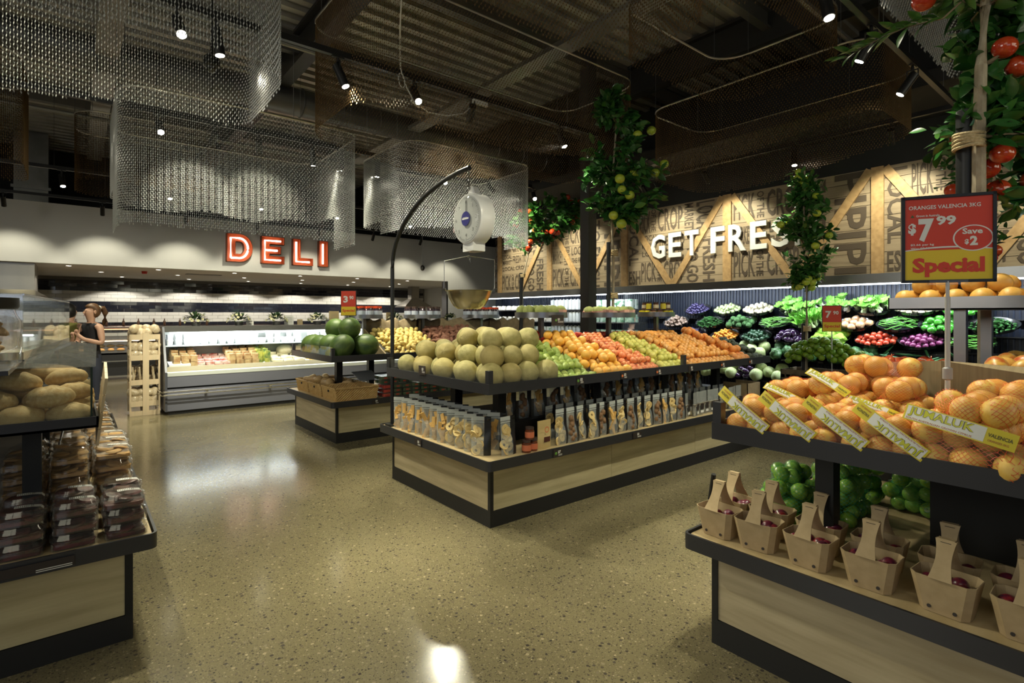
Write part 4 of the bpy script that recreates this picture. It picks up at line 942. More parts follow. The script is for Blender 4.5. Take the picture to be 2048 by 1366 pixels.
ob('hook', MB().tube([(0, 0, 0), (0, 0, -.16)], .005, 6), t, mats=chrome)
cz = -.385
body_ = [(0, .0), (.185, .0), (.198, .02), (.198, .12), (.185, .13), (0, .13)]
ob('case', MB().lathe(body_, 40, M=T(-.02, 0, cz) @ rot(PI/2, 'Y')).prism([(-.06, -.03), (.06, -.03), (.022, .05), (-.022, .05)], 0, .05, 0, T(.02, 0, cz+.20) @ rot(PI/2, 'Z') @ rot(PI/2, 'X')), t, mats=mat('white_enamel', (.82, .82, .82), .3, coat=.3))
ob('base_block', MB().box(-.01, .10, -.07, .07, cz-.245, cz-.16), t, mats=mat('white_enamel', (.82, .82, .82), .3))
ob('dial', MB().lathe([(0, 0), (.175, 0)], 40, M=T(-.024, 0, cz) @ rot(-PI/2, 'Y')), t, mats=mat('dial_face', (.55, .56, .55), .45))
mb = MB()
for k in range(60):
    a = 2*PI*k/60; l_ = .018 if k % 5 == 0 else .008
    M = T(-.026, 0, cz) @ rot(a, 'X'); mb.box(-.001, 0, -.001, .001, .165-l_, .165, 0, M)
for k, s in enumerate(('0', '1', '2', '3', '4', '5', '6', '7')):
    a = -2*PI*k/8; put_text(mb, s, (-.0265, .012+.132*math.sin(a), cz+.125*math.cos(a)-.012), (0, -1, 0), (0, 0, 1), None, .026, 0)
ob('graduations', mb, t, mats=mat('dial_print', (.05, .05, .06), .5), ang=0)
ob('needle', MB().box(-.03, -.028, -.003, .003, cz-.05, cz+.14), t, mats=mat('needle_black', (.03, .03, .03), .4))
ob('blue_badge', MB().lathe([(0, 0), (.055, 0), (.055, .004), (0, .004)], 28, M=T(-.034, 0, cz) @ rot(PI/2, 'Y')), t, mats=mat('navy_badge', (.02, .018, .20), .4))
ob('badge_stroke', MB().box(-.0352, -.0345, -.042, .042, cz-.006, cz+.005).box(-.0352, -.0345, -.02, .035, cz+.007, cz+.010), t, mats=paper, ang=0)
ob('dial_glass', MB().lathe([(0, .03), (.12, .026), (.178, .008), (.185, 0)], 36, M=T(-.03, 0, cz) @ rot(-PI/2, 'Y')), t, mats=clear('dial_cover', body=.03, gloss=.05, rough=.05))
ob('lower_hook', MB().tube([(.0, 0, cz-.24), (0, 0, cz-.27), (.0, .012, cz-.29), (0, .0, cz-.305), (0, -.01, cz-.295), (0, -.02, cz-.33)], .004, 6), t, mats=chrome)
t2 = thing('weighing_bowl', 'shiny metal bowl in a wire hanger below the dial scale', 'bowl', (sx, sy, 2.665))
# camera sees the hanger side on: it lies across the aisle direction
c_, s_ = .62, -.785
ob('wire_hanger', MB().tube([(-.20*c_, -.20*s_, -.915), (-.20*c_, -.20*s_, -.70), (0, 0, -.665), (.20*c_, .20*s_, -.70), (.20*c_, .20*s_, -.915)], .0035, 6), t2, mats=steel)
for s in (-1, 1): ob('clip', MB().tube([(s*.20*c_-.012, s*.20*s_, -.915), (s*.20*c_+.012, s*.20*s_, -.915), (s*.18*c_, s*.18*s_, -.935)], .006, 6), t2, mats=steeld)
ob('bowl', MB().lathe([(0, -1.07), (.085, -1.07), (.12, -1.045), (.155, -.985), (.175, -.932), (.183, -.930), (.170, -.937), (.15, -.985), (.115, -1.035), (.08, -1.06), (0, -1.06)], 40), t2, mats=mat('pressed_steel_bowl', (.50, .46, .36), .22, 1))

# ================================================================== TREES
def leaf_mesh(name, m, L_=1.0):
    n = 5; V = []; F = []
    for i in range(n+1):
        t_ = i/n; w_ = .24*math.sin(PI*min(1, t_*1.02+.01))**.8; z = -.18*t_*t_; V += [(t_, -w_, z+.07*w_*3), (t_, 0, z), (t_, w_, z+.07*w_*3)]
    for i in range(n): F += [(3*i, 3*i+3, 3*i+4, 3*i+1), (3*i+1, 3*i+4, 3*i+5, 3*i+2)]
    return MB().add(V, F)
leaf_a = leaf_mesh('leaf', leafm).mesh('leaf', leafm, 60); leaf_b = leaf_mesh('leaf', leafm2).mesh('leaf', leafm2, 60)
def tree(label, kind, trunk, blobs, nleaf, llen, fme, nfruit, fr_r, seed, tr=.016, rope=(), bright=.2, nbr=26):
    rr = random.Random(seed); base = Vector(trunk[0])
    t = thing(kind, label, 'artificial tree', tuple(base))
    tl = [Vector(p)-base for p in trunk]; n = len(tl)
    ob('trunk', MB().tube(tl, [tr*(1-.45*i/(n-1)) for i in range(n)], 9), t, mats=bark)
    pts = []
    tot = sum(b[3] for b in blobs)
    for q in range(nbr):
        b = rr.choices(blobs, [x[3] for x in blobs])[0]
        c = Vector(b[:3])-base; d = Vector((rr.gauss(0, 1), rr.gauss(0, 1), rr.gauss(0, .8))).normalized()*b[3]*rr.uniform(.45, 1.05)
        d.z *= b[4]; e = c+d
        k = min(range(n), key=lambda i: (tl[i]-e).length+max(0, tl[i].z-e.z+.05)*2); s = tl[k]
        mid = s.lerp(e, .5)+Vector((rr.uniform(-.04, .04), rr.uniform(-.04, .04), rr.uniform(0, .06)))
        br = [s, s.lerp(mid, .5)+Vector((0, 0, .01)), mid, mid.lerp(e, .5), e]
        ob('branch', MB().tube(br, [.006, .005, .0042, .0035, .002], 5), t, mats=twigm)
        for z in range(12):
            f = rr.uniform(.3, 1.05); i = min(3, int(f*4)); pts.append((br[i].lerp(br[i+1], f*4-i), (e-s).normalized()))
    bulk = MB(); lm = leaf_mesh('x', leafm); k = 0
    for q in range(nleaf):
        p, d = rr.choice(pts); p = p+Vector((rr.gauss(0, .045), rr.gauss(0, .045), rr.gauss(0, .045)))
        dd = (d*.6+Vector((rr.gauss(0, .7), rr.gauss(0, .7), rr.gauss(-.1, .5)))).normalized()
        e = dd.to_track_quat('X', 'Z').to_euler(); e.rotate_axis('X', rr.uniform(-1.2, 1.2)); s = llen*rr.uniform(.7, 1.2)
        if k < 290: ob('leaf', leaf_b if rr.random() < bright else leaf_a, t, p, e, s)
        else: bulk.add(lm.v, lm.f, 0 if rr.random() > bright else 1, Matrix.Translation(p) @ e.to_matrix().to_4x4() @ Matrix.Scale(s, 4))
        k += 1
    if bulk.v: ob('foliage', bulk, t, mats=[leafm, leafm2], ang=60, kind='stuff')
    if isinstance(nfruit, int):
        fr = []
        cc = sum((p for p, d in pts), Vector())/len(pts)
        for q in range(nfruit): p, d = rr.choice(pts); fr.append(p+(p-cc).normalized()*.09)
    else: fr = [Vector(p)-base for p in nfruit]
    for p in fr: ob('apple' if 'apple' in kind else 'lime', fme, t, p, (rr.uniform(-.4, .4), rr.uniform(-.4, .4), 0), fr_r*rr.uniform(.9, 1.1))
    for (z, r_, ox, oy) in rope:
        mb = MB()
        for q in range(5): mb.tube([(ox+r_*math.cos(a), oy+r_*.8*math.sin(a), z-base.z+q*(.013 if r_ < .06 else .017)+.004*math.sin(a*2+q)) for a in [2*PI*k/16 for k in range(17)]], .0065 if r_ < .06 else .0092, 6, cap=False)
        ob('rope_tie', mb, t, mats=ropem)
    return t
def pole(x, y, z0, z1, r, label): ob('support_pole', MB().lathe([(0, z0), (r, z0), (r, z1), (r-.004, z1+.004), (0, z1+.004)], 16), None, (x, y, 0), mats=black, label=label, category='pole')
px1 = posY(1217, 3.98)
pole(px1, 3.98, 1.53, 2.36, .023, 'black support pole rising through the right custard apple plate')
tree('tall artificial tree with green apples, tied to the pole in the middle', 'artificial_apple_tree',
     [(px1+.04, 3.95, 1.54), (px1+.05, 3.95, 2.1), (px1+.03, 3.96, 2.6), (px1+.04, 3.95, 3.1), (px1+.10, 3.95, 3.7), (px1+.14, 3.95, 4.05)],
     [(px1+.28, 3.72, 3.2, .30, 1.0), (px1+.15, 3.75, 2.75, .28, .9), (px1-.02, 3.98, 2.78, .34, .9), (px1+.08, 3.98, 3.2, .42, .9), (px1+.12, 3.95, 3.62, .32, 1.0), (px1+.14, 3.95, 3.92, .22, 1.0)], 2100, .115, tgp_me,
     [(px1-.13, 3.80, 2.62), (px1-.02, 3.78, 2.54), (px1+.12, 3.74, 2.66), (px1-.05, 3.75, 2.90), (px1+.02, 3.7, 2.84), (px1+.10, 3.70, 3.09), (px1+.16, 3.70, 3.14), (px1+.36, 3.62, 3.12), (px1+.50, 3.60, 3.24), (px1+.18, 3.72, 3.53), (px1+.4, 3.7, 3.62), (px1-.12, 3.72, 3.0)],
     .053, 3, rope=((1.74, .042, .01, -.01), (2.22, .042, .01, -.01)), bright=.25)
p2 = posY(1042, 7.1)
pole(p2, 7.1, 1.25, 2.27, .03, 'dark pole under the small red apple tree beyond the custard apples')
tree('artificial tree with many small red apples beyond the custard apple plates', 'artificial_apple_tree',
     [(p2+.02, 7.08, 1.5), (p2+.03, 7.08, 2.2), (p2+.12, 7.05, 2.6), (p2+.32, 6.95, 2.95), (p2+.6, 6.8, 3.2), (p2+.85, 6.7, 3.4)],
     [(p2+.12, 7.05, 2.95, .36, .9), (p2+.5, 6.9, 3.1, .42, .9), (p2+.3, 6.95, 3.4, .36, .9), (p2+.85, 6.75, 3.5, .34, .8), (p2+.95, 6.7, 3.2, .3, .7)], 2300, .115, tap_me, 60, .052, 11, bright=.25, nbr=34, rope=((2.2, .045, .0, 0),))
# lime crate and its tree beyond the end of the middle stand
lx0, lx1, ly0, ly1 = 6.62, 7.05, 2.0, 3.0
LX, LY = 6.86, 2.83
t = thing('lime_crate', 'tall printed cardboard crate of limes at the end of the middle stand', 'crate', (0, 0, 0))
ob('crate_side', MB().box(lx0, lx0+.012, ly0, ly1, 0, .90).box(lx1-.012, lx1, ly0, ly1, 0, .90).box(lx0, lx1, ly0, ly0+.012, 0, .90).box(lx0, lx1, ly1-.012, ly1, 0, .90).box(lx0, lx1, ly0, ly1, .80, .84), t, mats=mat('dark_printed_crate', (.10, .075, .045), .7, 0, (.15, .115, .07), 12))
mb = MB(); 
for s, a, z, w_, h_ in (('PICK', .05, .62, .26, .15), ('CROP', .42, .62, .30, .15), ('OF THE', .33, .63, .07, .13), ('LOCAL', .05, .80, .4, .06), ('MARKET', .5, .80, .4, .06), ('FRESH TO GO', .05, .48, .7, .10), ('PICK', .76, .62, .2, .15)):
    put_text(mb, s, (lx0-.001, ly1-a, z), (0, -1, 0), (0, 0, 1), w_, h_, .02)
ob('crate_lettering', mb, t, mats=inkm, ang=0)
slope_pile('lime', lime_me, 'green lime heaped in the tall printed crate', 'lime', lx0+.02, lx1-.02, ly0+.02, ly1-.02, .036, lambda x, y: .86+.26*max(0, 1-((x-6.86)/.30)**2)*max(0, 1-((y-2.62)/.52)**2), 'limes in the printed crate', 3)
pole(LX, LY, .84, 1.44, .028, 'black support pole standing in the limes')
tree('slim artificial lime tree standing over the crate of limes', 'artificial_lime_tree',
     [(LX-.03, LY-.04, .86), (LX-.03, LY-.045, 1.5), (LX-.02, LY-.04, 1.9), (LX, LY, 2.4), (LX, LY, 2.9), (LX+.02, LY, 3.3)],
     [(LX, LY, 2.10, .22, 1), (LX, LY, 2.45, .40, .7), (LX, LY, 2.72, .34, .8), (LX+.02, LY-.02, 3.0, .22, 1), (LX+.04, LY-.02, 3.25, .16, 1)], 1500, .10, prod('apple', MB().ball((0, 0, 0), 1, None, None, 14, 10, fn=apple_fn), grnap), 26, .045, 19, bright=.18, rope=((1.36, .045, 0, -.01),))
# ================================================================== RIGHT STAND
rednet = net_mat('red_string_net', (.75, .10, .04), 56, .90); grnet = net_mat('green_string_net', (.02, .34, .16), 44, .91)
def net_shell(cs, r, seg=40, rings=26, pad=.003):
    c0 = sum(cs, Vector())/len(cs); V = []; UV = []
    for i in range(rings+1):
        th = PI*i/rings
        for k in range(seg+1):
            a = 2*PI*k/seg; d = Vector((math.sin(th)*math.cos(a), math.sin(th)*math.sin(a), math.cos(th))); best = .02
            for c in cs:
                q = c-c0; b = q.dot(d); h = r*r-(q-d*b).length_squared
                if h > 0: best = max(best, b+math.sqrt(h))
                else: best = max(best, (b*.96 if b > 0 else 0))
            V.append(c0+d*(best+pad)); UV.append((k/seg, i/rings))
    F = [(i*(seg+1)+k, (i+1)*(seg+1)+k, (i+1)*(seg+1)+k+1, i*(seg+1)+k+1) for i in range(rings) for k in range(seg)]
    return V, F, UV
def net_obj(cs, r, m, t):
    V, F, UV = net_shell(cs, r); me = bpy.data.meshes.new('net'); me.from_pydata([tuple(v) for v in V], [], F); me.materials.append(m)
    uv = me.uv_layers.new(name='UVMap')
    for l in me.loops: uv.data[l.index].uv = UV[l.vertex_index]
    smooth_angle(me, 180); ob('net', me, t)
jy = mat('label_yellow', (.72, .58, .03), .4); jw = mat('label_white', (.78, .78, .74), .4); jg = mat('lettering_lime_yellow', (.60, .60, .02), .4); jk = mat('lettering_dark_outline', (.12, .10, .02), .4); jr = mat('small_orange_print', (.45, .16, .04), .5)
def jlabel(t, c, u, n, L_=.235, W=.043, bend=.9, flip=False):
    """printed strip: centre c, along u, facing n, gently bent"""
    c = Vector(c); u = Vector(u).normalized(); n = Vector(n).normalized(); u = (u-n*u.dot(n)).normalized(); v = n.cross(u)
    def P(a, b, off=0): return c+u*a+v*b+n*(off-bend*a*a)
    N = 14; mb = MB()
    def strip(a0, a1, b0, b1, off, mi):
        V = []
        for i in range(N+1):
            a = a0+(a1-a0)*i/N; V += [P(a, b0, off), P(a, b1, off)]
        mb.add(V, [(2*i, 2*i+2, 2*i+3, 2*i+1) for i in range(N)], mi)
    strip(-L_/2, L_/2, -W/2, W/2, 0, 0); strip(L_/2, -L_/2, -W/2, W/2, -.001, 0)
    strip(-L_/2+.006, L_/2*.50, -W/2+.004, W/2-.004, .0006, 1)
    def tx_(s, a0, b0, w_, h_, off, bold, mi):
        V, F, _a = text2d(s, bold); mb.add([P(a0+x*w_, b0+y*h_, off) for x, y in V], F, mi)
    tx_('JUMALUK', -L_/2+.012, -W*.24, L_*.62, W*.64, .0010, .045, 3); tx_('JUMALUK', -L_/2+.0135, -W*.215, L_*.61, W*.59, .0014, .015, 2)
    tx_('SOUTH AUSTRALIAN GROWN CITRUS', -L_/2+.010, -W*.40, L_*.62, W*.12, .0012, .02, 4)
    tx_('VALENCIA', L_*.27, -W*.05, L_*.2, W*.22, .0012, .03, 3); tx_('ORANGES 3KG', L_*.28, -W*.32, L_*.17, W*.13, .0012, .02, 4)
    ob('printed_label', mb, t, mats=[jy, jw, jg, jk, jr], ang=0)
def KZ(x, y, z): return (x*1.235, y*1.235, 1.55+(z-1.55)*1.235)
def bag(name, c, size, r, me, nm, seed, label, grp, part_name, yaw=0, lab=None):
    rr = random.Random(seed); t = thing(name, label, 'bag of fruit', c, (0, 0, yaw), grp)
    cs = []; sx_, sy_, sz_ = size; jt = .42 if part_name == 'apple' else .2
    nx, ny, nz = max(1, round(sx_/(2*r))), max(1, round(sy_/(2*r))), max(1, round(sz_/(2*r*.85)))
    for k in range(nz):
        for j in range(ny):
            for i in range(nx):
                if k == nz-1 and nz > 1 and nx*ny > 3 and rr.random() < .2: continue
                f = 1-.12*k
                cs.append(Vector(((i-(nx-1)/2)*2*r*f+rr.uniform(-jt, jt)*r+(r*.5 if k % 2 else 0)*.6, (j-(ny-1)/2)*2*r*f+rr.uniform(-jt, jt)*r+(r*.6 if k % 2 else 0), r+k*2*r*.84+rr.uniform(-jt, jt)*r*.6)))
    for q in cs: ob(part_name, me, t, q, (rr.uniform(0, 6), rr.uniform(0, 6), rr.uniform(0, 6)), r*rr.uniform(.96, 1.03))
    net_obj(cs, r, nm, t)
    if lab: jlabel(t, *lab[:3], **lab[3])
    return t
slz = lambda x: 1.012+(x-2.28)*.28
riser_v = MB().add([(2.42, y, z) for y in (-.28, 1.27) for z in (1.01,)]+[(3.0, y, 1.17) for y in (-.28, 1.27)]+[(3.6, y, 1.17) for y in (-.28, 1.27)]+[(3.6, y, 1.01) for y in (-.28, 1.27)], [(0, 1, 3, 2), (2, 3, 5, 4), (4, 5, 7, 6), (0, 2, 4, 6), (1, 7, 5, 3), (0, 6, 7, 1)])
ob('display_riser', riser_v, None, mats=blackm, ang=0, label='black sloping riser under the net bags of oranges', category='riser')
# front row: labels upside down, running down to the right; bag local frame: -x faces the aisle
fy = [1.19, 1.005, .825, .645]
dn = (0, .83, .56)
for i, y in enumerate(fy):
    bag('orange_bag', (2.405, y, 1.013), (.27, .17, .15), .046, val_me, rednet, 20+i, 'front row net bag of oranges, label upside down, %s' % ['nearest the left corner', 'second from the left', 'third from the left', 'beside the big upright label'][i], 'front bags of oranges', 'orange', lab=((-.152, .0, .128), dn, (-1, 0, .22), dict(L_=.265, W=.050)))
bag('orange_bag', (2.40, .43, 1.013), (.29, .28, .22), .050, val_me, rednet, 31, 'large red net bag of oranges in front with the big upright label', 'front bags of oranges', 'orange', lab=((-.165, .02, .175), (0, -.97, -.22), (-1, 0, .25), dict(L_=.30, W=.055)))
bag('orange_bag', (2.45, .18, 1.013), (.25, .21, .20), .049, val_me, rednet, 32, 'net bag of oranges in front at the right edge of the picture', 'front bags of oranges', 'orange')
bag('orange_bag', (2.47, -.08, 1.013), (.25, .20, .20), .048, val_me, rednet, 33, 'net bag of oranges in front just beyond the right edge', 'front bags of oranges', 'orange')
for i, (x, y, z, lb, lab) in enumerate(((2.72, 1.13, 1.06, 'behind the leftmost front bag, its label upright', ((-.15, .02, .125), (0, -.9, -.42), (-.8, 0, .6), dict(L_=.22, W=.034))),
      (2.72, .94, 1.10, 'with a folded label sliding down between the rear bags', ((-.14, .03, .16), (0, -.80, -.60), (-.75, 0, .65), dict(L_=.22, W=.036))),
      (2.74, .73, 1.10, 'behind the third and fourth front bags', ((-.16, .06, .07), (0, -.93, -.36), (-.8, 0, .6), dict(L_=.22, W=.036))),
      (2.76, .38, 1.12, 'behind the big upright label', ((-.05, -.17, .19), (0, -.97, -.15), (-.6, 0, .8), dict(L_=.2, W=.034))),
      (2.78, .12, 1.13, 'in the second row near the right edge', None))):
    bag('orange_bag', (x, y, z), (.28, .21, .20), .049, val_me, rednet, 50+i, 'second row net bag of oranges, '+lb, 'rear bags of oranges', 'orange', lab=lab)
bag('orange_bag', (2.93, .84, 1.17), (.2, .33, .18), .050, val_me, rednet, 70, 'red net bag of oranges in the rear row below the red pears', 'rear bags of oranges', 'orange')
# pleated cardboard board behind, mangoes and pears
corr = mat('corrugated_board_inside', (.24, .18, .10), .85, 0, (.30, .23, .13), 3, (1, 24, 1))
ob('cardboard_divider', MB().add([(3.02, .66, 1.15), (3.02, .66, 1.345), (3.10, .40, 1.33), (3.10, -.25, 1.22), (3.10, -.25, 1.12), (3.03, .66, 1.15), (3.03, .66, 1.345), (3.11, .40, 1.33), (3.11, -.25, 1.22), (3.11, -.25, 1.12)], [(0, 1, 2, 3, 4), (9, 8, 7, 6, 5), (1, 6, 7, 2), (2, 7, 8, 3), (0, 5, 6, 1)]), None, mats=corr, ang=0, label='corrugated cardboard board standing behind the net bags of oranges', category='divider')
ob('cardboard_divider', MB().add([(3.02, .66, 1.15), (3.02, .66, 1.345), (3.30, 1.0, 1.30), (3.5, 1.22, 1.1), (3.03, .65, 1.15), (3.03, .65, 1.345), (3.31, .99, 1.30), (3.51, 1.21, 1.1)], [(0, 1, 2, 3), (7, 6, 5, 4), (1, 5, 6, 2), (2, 6, 7, 3)]), None, mats=corr, ang=0, label='corrugated cardboard board between the oranges and the red pears', category='divider')
ob('display_riser', MB().box(3.14, 4.4, -.25, 1.25, 1.01, 1.16), None, mats=blackm, ang=0, label='black riser under the red pears and mangoes', category='riser')
slope_pile('pear', rpear_me, 'glossy dark red pear heaped behind the bags of oranges', 'pear', 3.16, 3.75, .62, 1.10, .047, lambda x, y: 1.16, 'red pears behind the oranges', 2)
slope_pile('mango', mango_me, 'red and yellow mango heaped behind the cardboard board', 'mango', 3.14, 3.95, -.2, .58, .052, lambda x, y: 1.18, 'mangoes behind the cardboard board', 2)
# raised metal tray of large yellow-orange fruit
t = thing('raised_tray', 'raised brushed metal tray on legs behind the price sign', 'tray', (0, 0, 0))
TX0, TX1, TY0, TY1 = 3.50, 4.3, .10, 1.0
ob('tray_side', MB().box(TX0, TX1, TY0, TY1, 1.578, 1.585).box(TX0, TX0+.006, TY0, TY1, 1.578, 1.644).box(TX1-.006, TX1, TY0, TY1, 1.578, 1.644).box(TX0, TX1, TY0, TY0+.006, 1.578, 1.644).box(TX0, TX1, TY1-.006, TY1, 1.578, 1.644), t, mats=mat('brushed_tray_steel', (.24, .24, .26), .32, .95, (.30, .29, .30), 4))
for x, y in ((3.58, .70), (3.62, .40), (3.66, .20), (4.2, .7), (4.2, .2)): ob('leg', MB().box(x-.025, x+.025, y-.025, y+.025, 1.01, 1.578), t, mats=steeld)
pom = sphere_me('orange', mat('pale_orange_peel', (.80, .40, .07), .4, 0, (.84, .50, .13), 2.5, bump=.12, bscale=50, rnd=(.80, .44, .10)), lambda p: Vector((p.x, p.y, p.z*.95)), 20, 14)
for i in range(8):
    for j in range(6):
        put('orange', pom, 'large orange on the raised metal tray behind the price sign', 'orange', 'large oranges on the raised tray', (TX0+.065+j*.11, TY1-.065-i*.108, 1.585+.052), .052*R.uniform(.95, 1.05))
for i in range(7):
    for j in range(4): 
        if R.random() < .6: put('orange', pom, 'large orange in the upper layer on the raised metal tray', 'orange', 'upper oranges on the raised tray', (TX0+.15+j*.11, TY1-.12-i*.108, 1.585+.13), .05)
# the big special sign on its clear post
F_ = Vector((-.88, -.475, 0)).normalized()   # sign faces the aisle
sg = Vector((2.60, .548, 0)); ur = Vector((-F_.y, F_.x, 0)); ur = ur if ur.y < 0 else -ur
t = thing('price_sign', 'large red and yellow special price sign on a clear post among the oranges', 'sign', (0, 0, 0))
SW, SH = .295, .335; zc0, zc1 = 1.675, 2.012
def S(a, z, off=0): return sg+ur*a+F_*off+Vector((0, 0, z))
def quad(mb, a0, a1, z0, z1, off, mi=0, th=.0):
    P_ = [S(a0, z0, off), S(a1, z0, off), S(a1, z1, off), S(a0, z1, off)]
    if th: 
        Q_ = [p-F_*th for p in P_]; mb.add(P_+Q_, [(0, 1, 2, 3), (7, 6, 5, 4)]+[(i, i+4, (i+1) % 4+4, (i+1) % 4) for i in range(4)], mi)
    else: mb.add(P_, [(0, 1, 2, 3)], mi)
mb = MB(); b_ = .011
for a0, a1, z0, z1 in ((-SW/2, SW/2, zc0, zc0+b_), (-SW/2, SW/2, zc1-b_, zc1), (-SW/2, -SW/2+b_, zc0, zc1), (SW/2-b_, SW/2, zc0, zc1)): quad(mb, a0, a1, z0, z1, .006, 0, .016)
ob('frame', mb, t, mats=black, ang=0); mb = MB(); quad(mb, -SW/2+.003, SW/2-.003, zc0+.003, zc1-.003, -.002, 0, .006); ob('backing', mb, t, mats=blackm, ang=0)
mb = MB(); zm = zc0+SH*.375; quad(mb, -SW/2+b_, SW/2-b_, zm, zc1-b_, 0, 0); quad(mb, -SW/2+b_, SW/2-b_, zc0+b_, zm, .0002, 1)
P_ = [S(-SW/2+b_+(SW-2*b_)*k/20, zm-.002+.010*math.sin(PI*k/20), .0006) for k in range(21)]+[S(-SW/2+b_+(SW-2*b_)*k/20, zm+.002+.012*math.sin(PI*k/20), .0006) for k in range(20, -1, -1)]
for k in range(20): mb.add([P_[k], P_[k+1], P_[40-k], P_[41-k]], [(0, 1, 2, 3)], 2)
def circ(mb, a, z, r, off, mi, squash=1): mb.add([S(a+r*math.cos(2*PI*k/36), z+r*squash*math.sin(2*PI*k/36), off) for k in range(36)], [tuple(range(36))], mi)
circ(mb, .078, zc0+SH*.50, .062, .0010, 2, .80); circ(mb, .078, zc0+SH*.50, .057, .0014, 0, .80)
def st(s, a, z, w_, h_, bold, mi): put_text(mb, s, S(a, z, .0020), ur, Vector((0, 0, 1)), w_, h_, bold, mi)
st('ORANGES VALENCIA 3KG', -.124, zc1-.052, .225, .015, .015, 2); st('Grown in Australia', -.10, zc1-.081, .075, .009, .02, 2); st('$', -.126, zc0+SH*.555, .026, .046, .05, 2)
mb.add([S(-.118, zc1-.082, .002), S(-.106, zc1-.082, .002), S(-.112, zc1-.071, .002)], [(0, 1, 2)], 3)
st('7', -.093, zc0+SH*.475, .050, .090, .05, 2); st('99', -.036, zc0+SH*.66, .062, .036, .04, 2); st('$2.66 per kg', -.118, zc0+SH*.425, .075, .010, .02, 2); st('Was $9.99', -.118, zc0+SH*.385, .062, .009, .02, 2)
st('Save', .045, zc0+SH*.545, .062, .022, .03, 2); st('$', .052, zc0+SH*.425, .013, .021, .04, 2); st('2', .068, zc0+SH*.415, .024, .036, .05, 2)
st('Special', -.112, zc0+.022, .225, .075, .045, 0)
ob('printed_face', mb, t, mats=[red, yellow, paper, mat('dark_green_print', (.05, .12, .04), .5)], ang=0)
clp = mat('frosted_clear_post', (.55, .56, .57), .15, 0, coat=.5)
ob('post', MB().lathe([(.009, 1.06), (.009, 1.62)], 12, M=T(sg.x, sg.y, 0)).lathe([(.0065, 1.55), (.0065, 1.68)], 12, M=T(sg.x, sg.y, 0)), t, mats=clp)
ob('collar', MB().lathe([(.009, 1.30), (.016, 1.305), (.016, 1.345), (.009, 1.35)], 14, M=T(sg.x, sg.y, 0)), t, mats=mat('grey_plastic', (.35, .35, .37), .4))
mb = MB(); quad(mb, -.06, .06, 1.668, 1.684, .012, 0, .03); ob('clamp', mb, t, mats=acry, ang=0)
# right-hand tree: thick pole, trunk lashed with rope, glossy red apples
pole(3.70, .703, 1.59, 2.64, .043, 'thick dark support pole behind the big price sign')
tx0, ty0 = 3.67, .645
def q3(a, b, z): return (tx0+a*1.235, ty0+b*1.235, 1.55+(z-1.55)*1.235)
tree('large artificial apple tree with big glossy red apples at the right', 'artificial_apple_tree',
     [(tx0, ty0, 1.59), (tx0, ty0, 2.0), q3(.005, 0, 2.3), q3(-.01, -.01, 2.6), q3(.01, -.02, 2.85), q3(.02, -.03, 3.1)],
     [(*q3(-.10, .08, 3.02), .30, .6), (*q3(.3, -.12, 2.75), .36, 1), (*q3(.12, -.2, 3.05), .36, 1), (*q3(.40, -.05, 2.35), .30, 1.2), (*q3(.15, -.16, 2.5), .24, 1)], 1400, .125, tap_me,
     [q3(*p) for p in ((-.05, .0, 2.99), (-.08, .17, 2.93), (.05, -.075, 2.67), (.12, -.11, 2.60), (.12, .0, 2.40), (.10, .01, 2.29), (.16, -.04, 2.30), (.2, -.16, 2.48), (.25, -.02, 2.11), (.1, -.06, 2.24), (.0, -.2, 2.85), (.35, -.13, 2.15), (.3, -.16, 2.75), (.2, -.22, 2.95), (.18, .0, 2.2), (-.3, .14, 3.1))],
     .060, 41, tr=.036, bright=.35, nbr=34, rope=((2.43, .078, .0, .04),))
tb = Vector(q3(0, .02, 2.93))
t = thing('hanging_branch', 'leafy twig reaching out to the left from the large red apple tree', 'branch', tuple(tb))
bp = [Vector(p)-tb for p in (tuple(tb), (3.52, .76, 3.10), (3.45, .90, 3.09), (3.38, 1.03, 3.04), (3.33, 1.16, 2.98))]
ob('twig', MB().tube(bp, [.006, .005, .004, .003, .002], 5), t, mats=twigm)
for q in range(26):
    f = .25+.75*q/25; i = min(3, int(f*4)); p = bp[i].lerp(bp[i+1], f*4-i); dd = Vector((-.55+R.uniform(-.3, .3), .6+R.uniform(-.3, .3), R.uniform(-.5, .4)+(.3 if q % 2 else -.3)))
    ob('leaf', leaf_b, t, p, dd.to_track_quat('X', 'Z').to_euler(), R.uniform(.09, .13))
tree('slender artificial tree with thin foliage at the extreme right edge', 'artificial_apple_tree',
     [(4.6, .80, 1.01), (4.6, .80, 1.9), (4.62, .79, 2.4), (4.6, .8, 2.9)], [(4.6, .82, 2.3, .24, 1.2), (4.62, .80, 2.75, .25, 1.1), (4.6, .8, 3.0, .2, 1)], 500, .07, tap_me, 6, .04, 43, bright=.25)
# ---- lower shelf: folded cardboard carriers of plums
LIDZ = .507
def carrier_mesh():
    mb = MB(); w0, w1, d0, d1, h, th = .125, .165, .085, .118, .112, .0025
    def ringp(w_, d_, z, c=.018): return [(w_/2-c, -d_/2, z), (w_/2, -d_/2+c, z), (w_/2, d_/2-c, z), (w_/2-c, d_/2, z), (-w_/2+c, d_/2, z), (-w_/2, d_/2-c, z), (-w_/2, -d_/2+c, z), (-w_/2+c, -d_/2, z)]
    A = ringp(w0, d0, 0); B = ringp(w1, d1, h); A2 = ringp(w0-2*th, d0-2*th, th); B2 = ringp(w1-2*th, d1-2*th, h)
    V = A+B+B2+A2; F = []
    for i in range(8):
        j = (i+1) % 8
        for q in range(3): F.append((8*q+i, 8*q+j, 8*q+8+j, 8*q+8+i))
    F += [tuple(range(24, 32)), tuple(range(7, -1, -1))]
    return mb.add(V, F)
